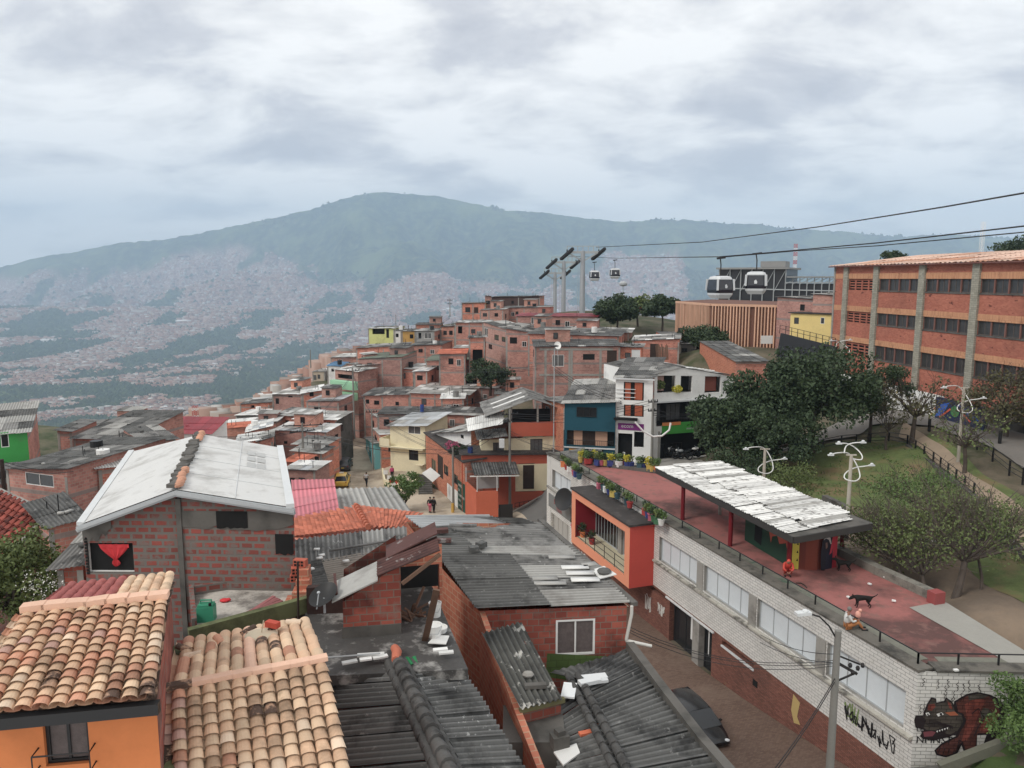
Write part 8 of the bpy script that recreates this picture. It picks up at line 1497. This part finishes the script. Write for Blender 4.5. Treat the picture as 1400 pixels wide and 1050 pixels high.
wires('cable', 'bundle of cables from the corner house pole to the narrow white house', tB - UP * .4, PD(888, 548, 68), 4); wires('cable', 'cables from the corner house pole to the pole at the green board', tB - UP * .5, tC - UP * .3, 4, .3); wires('cable', 'cables crossing the dirt road toward the white roofs', tC - UP * .2, tE - UP * .4, 3, .3, .9); wires('cable', 'cables running along the dirt road houses', tE - UP * .3, tF - UP * .5, 3, .3, .8); wires('cable', 'cables between road pole and second road pole', tG - UP * .2, tF - UP * .6, 3); wires('cable', 'thick cable bundle along the white community building', tA - UP * 1.0, PD(846, 850, 27), 3, .12, .6, .012); wires('cable', 'single cable along the white window band', tA - UP * .8, PD(1040, 868, 29), 2, .3, .2, .012); wires('cable', 'two cables dropping from the near pole to the bottom edge', tA - UP * 1.6, PD(1040, 1075, 17), 2, .12, .15, .015)
wires('cable', 'cables in front of the cream house', tG - UP * .2, tC - UP * .4, 3, .3, .6); wires('cable', 'cables from the corner house pole across the terrace plants', tB - UP * 2.2, PD(800, 612, 68), 3, .3, .5); wires('cable', 'cables spanning the left slope houses', PD(2, 630, 46), PD(100, 640, 47), 2, .2, .3)
for k_, (lab, a, b_) in enumerate((('cables over the white roofs left of the dirt road', (372, 585, 100), (413, 582, 88)), ('cables from the white roofs to the red roofed house', (413, 584, 88), (240, 596, 84)), ('cables strung over the brown roofs behind the cream house', (508, 566, 98), (676, 540, 106)), ('cables rising to the crest houses', (482, 508, 108), (615, 432, 160)), ('cables between the large brick house and the teal house', (758, 500, 76), (850, 545, 70)), ('cables hanging before the white corner house', (893, 560, 68), (1010, 556, 70)), ('cables over the round tree and brick roofs', (600, 500, 116), (735, 500, 97)))):
 wires('cable', lab, PD(*a), PD(*b_), 3, .3, .5, .022)
def lamp_curl(label, px, yb, yt, d, k=1.0, curls=(0, 1), post=True):
 b0, t0 = PD(px, yb, d), PD(px, yt, d); b0 = V((t0.x, t0.y, b0.z)); o = thing('street_lamp', label, 'street lamp', b0, 'curled street lamps'); u_ = 44 / 1050 * k
 if post: mb = MB(); mb.tube([b0, t0], [.13, .09], 10); mb.bar(t0 + V((-.3 * k, 0, 0)), t0 + V((.3 * k, 0, 0)), .08, .07); mb.build('post', M('lamp_post_beige', sr(176, 168, 154)), o, smooth=False)
 arm = M('lamp_arm_white', sr(214, 214, 210), rough=.5)
 C2 = [[(-28, 0, 0), (-20, -2, .1), (-4, -1, .4), (6, 4, .7), (12, 14, .5), (13, 23, .1), (10, 30, -.3), (0, 33, -.6), (-11, 31, -.5), (-10, 27, -.2), (0, 23, .2), (12, 19, .3), (22, 17, .2), (30, 15, .1)], [(-18, -16, 0), (-6, -15, .2), (6, -10, .5), (13, -4, .3), (15, 2, 0), (10, 5, -.3), (0, 4, -.3)], [(-12, -4, -.2), (-6, -11, .2), (4, -15, .3), (16, -17, .1)]]
 for ci in curls:
  for pts in ([C2[0]] if ci == 0 else C2[1:]):
   q = [t0 + V((a * u_, h * k, -b_ * u_)) for a, b_, h in pts]; q2 = [q[0]]
   for i in range(len(q) - 1):
    p0, p1, p2, p3 = q[max(i - 1, 0)], q[i], q[i + 1], q[min(i + 2, len(q) - 1)]
    for t_ in (.33, .66, 1): q2.append(.5 * ((2 * p1) + (p2 - p0) * t_ + (2 * p0 - 5 * p1 + 4 * p2 - p3) * t_ ** 2 + (3 * p1 - p0 - 3 * p2 + p3) * t_ ** 3))
   mb = MB(); mb.tube(q2, .036, 6); mb.build('arm', arm, o, smooth=True)
   for e in ([q[0], q[-1]] if ci == 0 else ([q[0]] if pts is C2[1] else [q[-1]])): mb = MB(); mb.cbox(e - UP * .04, .32 * k, .15, .07); mb.ball(e + UP * .07, .1, .09, .07, 8); mb.build('lamp_head', lpaint, o)
 return o
lamp_curl('curled white double street lamp on the beige post behind the pavilion', 1164, 745, 622, 44, 1.0); lamp_curl('curled white lamp arm showing above the pavilion roof', 1046, 690, 614, 54, 1.15, (0,)); lamp_curl('curled lamp with two arms before the large brick building, right side', 1318, 640, 530, 58, 1.3, (0,)); lamp_curl('curled lamp left of the large building', 1150, 570, 478, 80, 1.4, (1,))
mb = MB(); P_ = [PD(868, 577, 62), PD(880, 590, 62), PD(893, 597, 62), PD(905, 596, 62), PD(915, 588, 62), PD(917, 578, 62)]; mb.tube(P_, .08, 6); o_ = tag(mb.build("hanging_lamp", MC["lamp_arm_white"], smooth=True), 'hanging white curled lamp arm before the narrow white house', 'street lamp', 'curled street lamps')
# ---------------- planters on the terrace ----------------
pots = [paint('pot_' + n_, *c) for n_, c in (('red', (172, 56, 54)), ('blue', (58, 70, 130)), ('yellow', (196, 172, 76)), ('green', (66, 112, 78)), ('pink', (184, 92, 112)), ('white', (220, 220, 216)), ('teal', (60, 90, 100)), ('orange', (216, 120, 60)))]
cn = ['red', 'blue', 'yellow', 'green', 'pink', 'white', 'teal', 'orange']
def planter(p, ci, plant, s=1.0, label='', box=True):
 o = thing('planter', label, 'planter', p, 'painted planters on the terrace'); mb = MB()
 if box: mb.cbox(p, .42 * s, .36 * s, .38 * s, R(0, 1.5)); mb.cbox(p + UP * .38 * s, .46 * s, .4 * s, .05, R(0, .1))
 else: mb.lathe(p, [(.16 * s, 0), (.22 * s, .36 * s), (.24 * s, .36 * s), (.24 * s, .42 * s), (.18 * s, .4 * s)], 10)
 mb.build('pot', pots[ci], o); leaves('foliage', o, [tuple(p + UP * .62 * s + V((R(-.1, .1), R(-.1, .1), 0))), tuple(p + UP * .8 * s)], .3 * s, 170, .07 * s, plant)
pos = [(770, 636), (775, 640), (779, 643), (785, 648), (788, 650), (792, 653), (820, 666), (825, 668), (829, 671), (833, 674), (838, 677), (844, 680), (857, 688), (861, 692), (883, 702), (886, 706), (890, 709), (894, 711), (899, 714), (904, 716)]
rows_ = ['first', 'second', 'third', 'fourth', 'fifth', 'sixth', 'seventh', 'eighth', 'ninth', 'tenth', 'eleventh', 'twelfth', 'thirteenth', 'fourteenth', 'fifteenth', 'sixteenth', 'seventeenth', 'eighteenth', 'nineteenth', 'twentieth']
for i, (px, py) in enumerate(pos):
 p = PZ(px, py + 2, TZ + .05); ci = [7, 0, 5, 4, 1, 6, 4, 6, 5, 1, 2, 6, 6, 0, 0, 1, 4, 3, 3, 5][i]; planter(p, ci, [lf_olive, lf_mid, lf_dark][i % 3], 1.0, '%s painted planter, %s along the terrace railing from its far end' % (cn[ci], rows_[i]), i % 2 == 0)
pos2 = [(794, 628), (799, 627), (803, 630), (807, 630), (812, 629), (817, 632), (822, 632), (828, 632), (834, 633), (840, 632), (846, 634), (852, 633), (857, 635), (862, 635), (874, 637), (880, 637), (887, 639), (892, 640), (898, 641)]
for i, (px, py) in enumerate(pos2):
 p = PZ(px, py + 4, TZ + .15); ci = [2, 5, 0, 0, 6, 1, 4, 2, 1, 5, 5, 4, 1, 1, 6, 1, 2, 2, 7][i]; planter(p, ci, [lf_yel, lf_olive, lf_mid, lf_dark][i % 4], 1.1, '%s planter, %s from the left on the rear kerb of the terrace' % (cn[ci], rows_[i]), i % 3 != 0)
for i in range(3):
 p = CF.p(31.5 - i * 1.7, -19.55, OFB - .5); planter(p, [4, 7, 0][i], lf_dark, 1.1, ['pink', 'orange', 'red'][i] + ' planter inside the orange bay, ' + ['leftmost', 'middle', 'rightmost'][i] + ' one', False)
# ---------------- vehicles ----------------
def car(label, p, rz, L, Wd, Ht, m_, name='parked_car', taxi=False):
 p = V(p); o = thing(name, label, 'taxi' if taxi else 'car', p); ux = V((math.cos(rz), math.sin(rz), 0)); uy = V((-ux.y, ux.x, 0)); P = lambda x, y, z: p + ux * x * L + uy * y * Wd / 2 + UP * z * Ht
 # stations: x, half width at sill, z sill, z belt, half width at belt
 st_ = [(-.5, .78, .32, .52, .74), (-.47, .93, .2, .58, .88), (-.36, .99, .17, .62, .95), (-.15, 1, .16, .63, .97), (.1, 1, .16, .61, .97), (.27, .99, .17, .58, .94), (.4, .95, .19, .50, .86), (.475, .86, .24, .42, .74), (.5, .7, .3, .38, .62)]
 rows = [[P(x, -w, z0), P(x, -w * 1.0, (z0 + z1) / 2), P(x, -w2, z1), P(x, -w2 * .6, z1 + .02), P(x, 0, z1 + .03), P(x, w2 * .6, z1 + .02), P(x, w2, z1), P(x, w, (z0 + z1) / 2), P(x, w, z0)] for x, w, z0, z1, w2 in st_]
 mb = MB(); mb.grid(rows, close=True); mb.add(rows[0]); mb.add(rows[-1][::-1])
 rf = [(-.36, .66, .93), (-.28, .72, .985), (-.1, .74, 1.0), (.06, .73, .985), (.12, .7, .95)]; rr = [[P(x, -w, z - .03), P(x, -w * .6, z), P(x, 0, z + .01), P(x, w * .6, z), P(x, w, z - .03)] for x, w, z in rf]; mb.grid(rr)
 for s_ in (-1, 1):
  mb.tube([P(.30, s_ * .9, .585), P(.12, s_ * .71, .92)], .035, 4); mb.tube([P(-.12, s_ * .95, .62), P(-.1, s_ * .75, .96)], .03, 4); mb.tube([P(-.46, s_ * .86, .6), P(-.36, s_ * .68, .9)], .05, 4)
 mb.build('body', m_, o, smooth=True)
 g = MB(); W1 = [P(.30, -.88, .59), P(.30, .88, .59), P(.12, .69, .94), P(.12, -.69, .94)]; g.add(W1); g.build('windscreen', glass, o); g = MB(); g.add([P(-.47, -.84, .6), P(-.47, .84, .6), P(-.36, .66, .92), P(-.36, -.66, .92)]); g.build('rear_window', glass, o)
 for s_ in (-1, 1):
  g = MB(); g.grid([[P(x, s_ * .94, .61) for x in (-.45, -.12, .29)], [P(x, s_ * w, .955) for x, w in ((-.35, .69), (-.1, .735), (.115, .7))]]); g.build('side_window', glass, o)
  for x in (-.3, .31):
   mb = MB(); c = P(x, s_ * .9, 0) + UP * .31; mb.tube([c - uy * .11, c + uy * .11], .31, 16); w = mb.build('wheel', rubber, o, smooth=False); mb = MB(); mb.tube([c + uy * s_ * .1, c + uy * s_ * .125], .19, 12); mb.build('rim', steel, w)
  mb = MB(); mb.ball(P(.478, s_ * .62, .40), .16, .1, .07, 8); mb.build('headlight', M('headlamp', sr(220, 224, 226), rough=.1, spec=.7), o); mb = MB(); mb.ball(P(-.485, s_ * .74, .5), .07, .09, .11, 8); mb.build('tail_light', paint('tail_red', 150, 20, 24), o)
  mb = MB(); mb.ball(P(.22, s_ * 1.05, .62), .1, .07, .08, 6); mb.build('mirror', m_, o)
 mb = MB(); mb.box(P(-.502, -.22, .34), uy * Wd * .22, ux * -.01, UP * .12); mb.build('number_plate', paint('plate_yellow', 210, 180, 60), o)
 if taxi: mb = MB(); mb.cbox(P(-.1, 0, 1.01), .25, .5, .12, rz); mb.build('roof_sign', wframe, o)
 return o
def road(px, py, z): p = PZ(px, py, z); p.z = G(p.x, p.y) + .1; return p
dpos = PZ(463, 662, -25); car('yellow taxi hatchback seen from behind on the dirt road', road(468, 664, -25), math.radians(97), 3.9, 1.7, 1.55, M('taxi_yellow', sr(226, 184, 52), rough=.3, spec=.6, bmp=0, var=.03), 'taxi', True)
car('dark grey car parked just beyond the yellow taxi', road(466, 648, -25) + V((0, 2.4, 0)), math.radians(95), 4.2, 1.75, 1.5, M('car_dark_grey', sr(70, 70, 72), rough=.4, spec=.5, bmp=0))
cp_ = PZ(947, 988, -22.1); car('black car parked in the paved alley behind the dark roof edge', V((cp_.x, cp_.y, sz(cp_.x, cp_.y) + .05)), math.atan2(-CF.u.y, -CF.u.x), 4.4, 1.8, 1.45, M('car_black', (.01, .01, .011), rough=.2, spec=.7, bmp=0, var=.0, vk=0))
def moto(p, rz, label, c_):
 p = V(p); o = thing('motorcycle', label, 'motorcycle', p, 'parked motorcycles'); ux = V((math.cos(rz), math.sin(rz), 0)); uy = V((-ux.y, ux.x, 0)); P = lambda x, y, z: p + ux * x + uy * y + UP * z
 for x in (-.6, .65): mb = MB(); c = P(x, 0, .3); rows = [c + (ux * math.cos(6.283 * i / 14) + UP * math.sin(6.283 * i / 14)) * .26 for i in range(15)]; mb.tube(rows, .06, 6, cap=False); mb.build('wheel', rubber, o)
 mb = MB(); mb.tube([P(-.6, 0, .3), P(-.1, 0, .45), P(.3, 0, .7), P(.65, 0, .3)], .05, 6); mb.ball(P(-.02, 0, .42), .22, .16, .18, 8); mb.build('frame', dframe, o); mb = MB(); mb.ball(P(.18, 0, .82), .26, .14, .13, 8); mb.build('tank', c_, o); mb = MB(); mb.ball(P(-.35, 0, .78), .38, .13, .07, 8); mb.build('seat', blk, o)
 mb = MB(); mb.tube([P(.6, 0, .35), P(.42, 0, .95)], .03, 5); mb.tube([P(.4, -.33, 1.02), P(.42, 0, .96), P(.4, .33, 1.02)], .02, 5); mb.build('handlebar', steel, o); mb = MB(); mb.ball(P(.56, 0, .85), .09, .09, .1, 8); mb.build('headlight', wframe, o)
moto(road(922, 628, -16.6), 2.6, 'motorcycle parked before the white corner house, left one', blk); moto(road(933, 630, -16.6), 2.9, 'motorcycle parked before the white corner house, right one with silver tank', steel); moto(road(742, 672, -24.2), 2.8, 'motorcycle standing at the porch fence of the corner house', redp); moto(road(451, 671, -25), 1.6, 'motorcycle with black seat parked left behind the taxi', blk); moto(road(947, 622, -16.4), .4, 'white motorcycle under the big dark tree', wframe)
# ---------------- people and dogs ----------------
def skinned(name, pts, edges, rad, mat, par, sub=2):
 me = bpy.data.meshes.new(name); org = wloc(par); me.from_pydata([tuple(V(p) - org) for p in pts], edges, []); o = bpy.data.objects.new(name, me); C.objects.link(o)
 m1 = o.modifiers.new('s', 'SKIN'); sv = me.skin_vertices[0].data
 for i, r in enumerate(rad): sv[i].radius = (r, r) if not hasattr(r, '__len__') else r
 sv[0].use_root = True; m2 = o.modifiers.new('u', 'SUBSURF'); m2.levels = sub; m2.render_levels = sub
 ev = o.evaluated_get(bpy.context.evaluated_depsgraph_get()); m3 = bpy.data.meshes.new_from_object(ev); bpy.data.objects.remove(o); m3.materials.clear(); m3.materials.append(mat)
 m3.polygons.foreach_set('use_smooth', [True] * len(m3.polygons)); o = bpy.data.objects.new(name, m3); C.objects.link(o); o.parent = par; return o
def person(label, base, rz, pose, top, bottom, hairm=None, h=1.7, hat=None, shoe=None, sleeve='long'):
 base = V(base); o = thing('person', label, 'person', base); f = V((math.cos(rz), math.sin(rz), 0)); s_ = V((-f.y, f.x, 0)); k = h / 1.7
 P = lambda x, y, z: base + (f * x + s_ * y + UP * z) * k
 if pose == 'stand' or pose == 'walk':
  w = .22 if pose == 'walk' else .04; J = dict(pel=P(0, 0, .93), ch=P(.02, 0, 1.2), nk=P(.02, 0, 1.42), hd=P(.05, 0, 1.56), sl=P(0, .19, 1.38), sr=P(0, -.19, 1.38), el=P(-.08 - w * .5, .26, 1.12), er=P(.02 + w * .3, -.26, 1.12), wl=P(.0 - w * .3, .27, .88), wr=P(.12 + w * .6, -.25, .9), hl=P(0, .1, .9), hr=P(0, -.1, .9), kl=P(.03 + w * .7, .1, .5), kr=P(.03 - w * .3, -.1, .5), al=P(w, .1, .09), ar=P(-w, -.1, .11), tl=P(w + .17, .11, .04), tr=P(-w + .15, -.11, .05))
 elif pose == 'squat':
  J = dict(pel=P(-.12, 0, .34), ch=P(.06, 0, .6), nk=P(.2, 0, .78), hd=P(.3, 0, .86), sl=P(.16, .19, .74), sr=P(.16, -.19, .74), el=P(.34, .25, .5), er=P(.34, -.25, .5), wl=P(.46, .1, .4), wr=P(.46, -.1, .38), hl=P(-.1, .12, .32), hr=P(-.1, -.12, .32), kl=P(.32, .17, .46), kr=P(.32, -.17, .46), al=P(.04, .13, .1), ar=P(.04, -.13, .1), tl=P(.2, .14, .04), tr=P(.2, -.14, .04))
 else:    # seated on the kerb, knees up, looking ahead
  J = dict(pel=P(0, 0, .18), ch=P(-.02, 0, .48), nk=P(.02, 0, .7), hd=P(.06, 0, .84), sl=P(0, .2, .66), sr=P(0, -.2, .66), el=P(.12, .27, .42), er=P(.14, -.26, .42), wl=P(.36, .16, .42), wr=P(.36, -.14, .46), hl=P(.04, .12, .16), hr=P(.04, -.12, .16), kl=P(.44, .15, .38), kr=P(.44, -.13, .36), al=P(.62, .14, .06), ar=P(.64, -.12, .06), tl=P(.78, .15, .03), tr=P(.8, -.13, .03))
 names = list(J); ix = {n_: i for i, n_ in enumerate(names)}; E_ = [('pel', 'ch'), ('ch', 'nk'), ('nk', 'hd'), ('nk', 'sl'), ('nk', 'sr'), ('sl', 'el'), ('sr', 'er'), ('el', 'wl'), ('er', 'wr'), ('pel', 'hl'), ('pel', 'hr'), ('hl', 'kl'), ('hr', 'kr'), ('kl', 'al'), ('kr', 'ar'), ('al', 'tl'), ('ar', 'tr')]
 rad = dict(pel=.13, ch=.14, nk=.055, hd=.06, sl=.065, sr=.065, el=.042, er=.042, wl=.03, wr=.03, hl=.09, hr=.09, kl=.06, kr=.06, al=.042, ar=.042, tl=.035, tr=.035)
 body = skinned('body', list(J.values()), [(ix[a], ix[b_]) for a, b_ in E_], [rad[n_] * k for n_ in names], skin, o, 1)
 c = J['hd'] + (J['hd'] - J['nk']).normalized() * .05 * k; mb = MB(); mb.ball(c, .085 * k, .08 * k, .115 * k, 12); mb.ball(c + f * .085 * k, .02 * k, .018 * k, .025 * k, 6);
 for q in (-1, 1): mb.ball(c + s_ * q * .082 * k, .012 * k, .02 * k, .03 * k, 6)
 mb.build('head', skin, o, smooth=True); mb = MB(); mb.ball(c + (UP * .03 - f * .02) * k, .098 * k, .095 * k, .105 * k, 12); mb.build('hair', hairm or hair, o, smooth=True)
 for q in (-1, 1): mb = MB(); mb.ball(c + (f * .082 + s_ * q * .03 + UP * .01) * k, .008 * k, .012 * k, .008 * k, 6); mb.build('eye', blk, o)
 for w_, e_ in (('wl', 'el'), ('wr', 'er')):
  d = (J[w_] - J[e_]).normalized(); sd = d.cross(UP if abs(d.z) < .9 else f).normalized(); hp_ = J[w_] + d * .07 * k; mb = MB(); mb.ball(hp_, .04 * k, .03 * k, .045 * k, 8)
  for q in range(4): a = hp_ + sd * (q - 1.5) * .02 * k; mb.tube([a, a + d * (.045 + .01 * (q in (1, 2))) * k, a + d * .075 * k - UP * .015 * k], [.0095 * k, .009 * k, .007 * k], 5)
  a = hp_ + sd * .035 * k; mb.tube([a - d * .02 * k, a + (sd * .03 + d * .03) * k], [.011 * k, .008 * k], 5); mb.build('hand', skin, o, smooth=True)
 T_ = ['pel', 'ch', 'nk', 'sl', 'sr'] + (['el', 'er', 'wl', 'wr'] if sleeve == 'long' else []); e2 = [(a, b_) for a, b_ in E_ if a in T_ and b_ in T_ and b_ != 'hd']; r2 = {n_: rad[n_] * 1.18 + .008 for n_ in T_}; r2['nk'] = .07
 if sleeve != 'long':
  for q in ('l', 'r'): J['m' + q] = J['s' + q].lerp(J['e' + q], .6); T_.append('m' + q); e2.append(('s' + q, 'm' + q)); r2['m' + q] = .065
 i2 = {n_: i for i, n_ in enumerate(T_)}
 if sleeve == 'long':
  for q in ('wl', 'wr'): J[q + 's'] = J[q]
 skinned('shirt', [J[n_] if n_ not in ('wl', 'wr') else J[n_].lerp(J['e' + n_[1]], .12) for n_ in T_], [(i2[a], i2[b_]) for a, b_ in e2], [r2[n_] * k for n_ in T_], top, o, 1)
 T_ = ['pel', 'hl', 'hr', 'kl', 'kr', 'al', 'ar']; e2 = [(a, b_) for a, b_ in E_ if a in T_ and b_ in T_]; i2 = {n_: i for i, n_ in enumerate(T_)}; skinned('trousers', [J[n_] if n_ not in ('al', 'ar') else J[n_].lerp(J['k' + n_[1]], .15) for n_ in T_], [(i2[a], i2[b_]) for a, b_ in e2], [(rad[n_] * 1.15 + .01) * k for n_ in T_], bottom, o, 1)
 for q in ('l', 'r'): mb = MB(); mb.tube([J['a' + q] - f * .06 * k - UP * .03 * k, J['t' + q] + f * .05 * k], [.05 * k, .042 * k], 8); mb.build('shoe', shoe or blk, o, smooth=True)
 return o, P, J, f, s_
pt = PZ(1158, 859, TZ + .1); ang = math.radians(-8)
o_, P, J, f, s_ = person('person in a white shirt sitting on the terrace edge, holding a pale pink thing', pt, ang, 'sit', wframe, paint('tan_trousers', 190, 120, 60), paint('grey_hair', 120, 116, 112));
mb = MB(); mb.ball(J['wl'] + f * .12 + UP * .18, .13, .11, .18, 8); mb.ball(J['wl'] + f * .2 + UP * .38, .08, .08, .08, 8); tag(mb.build('pink_bundle', paint('pale_pink', 226, 160, 140), smooth=True), 'pale pink bundle held by the seated person in white', 'bundle')
person('person in orange red work clothes crouching beside the red pavilion post', PZ(1076, 787, TZ + .02), math.radians(-100), 'squat', paint('work_orange', 226, 70, 50), paint('work_orange2', 196, 60, 50), paint('work_orange', 226, 70, 50));
person('person in a pale shirt walking on the dirt road', road(501, 664, -24.8), math.radians(80), 'walk', lpaint, paint('dark_jeans', 50, 52, 60), None, 1.7, sleeve='short')
person('adult in a dark top walking on the sidewalk behind the child', road(731, 684, -24.4) + UP * .12, math.radians(120), 'walk', paint('black_red', 70, 30, 34), paint('red_trousers', 130, 40, 44), None, 1.65, sleeve='short')
person('child in a bright yellow shirt walking on the sidewalk', road(727, 686, -24.4) + UP * .12, math.radians(150), 'walk', paint('hi_yellow', 220, 220, 70), redp, None, 1.3, sleeve='short')
person('child in red beside the child in yellow', road(723, 687, -24.4) + UP * .12, math.radians(150), 'walk', redp, redp, None, 1.2, sleeve='short')
person('person in black and pink just beyond the patched roof, left one', road(588, 702, -24.5), 1.2, 'stand', blk, paint('pink_trousers', 220, 110, 130)); person('person in black just beyond the patched roof, right one', road(593, 702, -24.5), 1.0, 'stand', blk, blk)
person('person in a pink top standing on the yard wall terrace of the cream house', PD(536, 656, 91), -1.0, 'stand', paint('hot_pink', 220, 70, 130), blk)
person('person in a red shirt bending over the lower patched roof gutter street', road(702, 716 + 8, -23.9), 0.4, 'squat', redp, redp) if 0 else None
def dog(label, base, rz, black, k=1.0, head_down=False):
 base = V(base); o = thing('dog', label, 'dog', base); f = V((math.cos(rz), math.sin(rz), 0)); s_ = V((-f.y, f.x, 0)); P = lambda x, y, z: base + (f * x + s_ * y + UP * z) * k
 hz_ = -.22 if head_down else 0
 pts = [P(-.28, 0, .48), P(0, 0, .47), P(.24, 0, .5), P(.38, 0, .6 + hz_ * .4), P(.5, 0, .68 + hz_), P(.64, 0, .62 + hz_ * 1.2), P(-.42, 0, .52), P(-.58, 0, .6), P(-.66, 0, .7)]
 ed = [(0, 1), (1, 2), (2, 3), (3, 4), (4, 5), (0, 6), (6, 7), (7, 8)]; rd = [.12, .13, .155, .085, .09, .045, .04, .022, .012]
 for y in (-1, 1):
  i = len(pts); pts += [P(.26, y * .09, .34), P(.24, y * .1, .2), P(.27, y * .1, .03), P(.33, y * .1, .02)]; ed += [(2, i), (i, i + 1), (i + 1, i + 2), (i + 2, i + 3)]; rd += [.06, .034, .026, .024]
  i = len(pts); pts += [P(-.26, y * .09, .33), P(-.2, y * .1, .26), P(-.35, y * .1, .15), P(-.32, y * .1, .03), P(-.26, y * .1, .02)]; ed += [(0, i), (i, i + 1), (i + 1, i + 2), (i + 2, i + 3), (i + 3, i + 4)]; rd += [.075, .05, .03, .024, .022]
 skinned('body', pts, ed, [r * k for r in rd], black, o, 1)
 for y in (-1, 1): mb = MB(); c = P(.46, y * .06, .76 + hz_); mb.add([c - f * .04 * k, c + f * .04 * k, c + UP * .09 * k - f * .02 * k]); mb.add([c - f * .04 * k + s_ * .015, c + UP * .09 * k - f * .02 * k, c + f * .04 * k + s_ * .015]); mb.build('ear', black, o)
 return o
fur = M('black_fur', (.012, .01, .009), rough=.8, vk=0); dog('black dog with tan rump walking on the open red terrace', PZ(1179, 830, TZ + .03), math.radians(172), fur, 1.0, True); dog('dark dog standing beside the painted hut', PZ(1153, 780, TZ + .03), math.radians(170), M('dark_fur', (.02, .018, .016), rough=.8, vk=0), .95)
mb = MB(); mb.tube([PZ(1088, 797, TZ + .05), PZ(1095, 797, TZ + .08), PZ(1100, 800, TZ + .05), PZ(1103, 804, TZ + .04)], .035, 5); tag(mb.build('branch', wood_d), 'dark broken branch lying on the red terrace', 'branch')
for i, (px, py) in enumerate(((1160, 817), (1189, 799), (1222, 822), (1209, 789), (1307, 917))): mb = MB(); mb.cbox(PZ(px, py, TZ + .1), .18, .12, .06, R(0, 3)); tag(mb.build('litter', wframe), ['scrap of white litter near the walking dog', 'pair of small white scraps beyond the dark dog', 'tiny white scrap near the ramp', 'white litter below the kerb wall', 'white paper on the stone border above the dog mural'][i], 'litter', 'litter on the terrace')
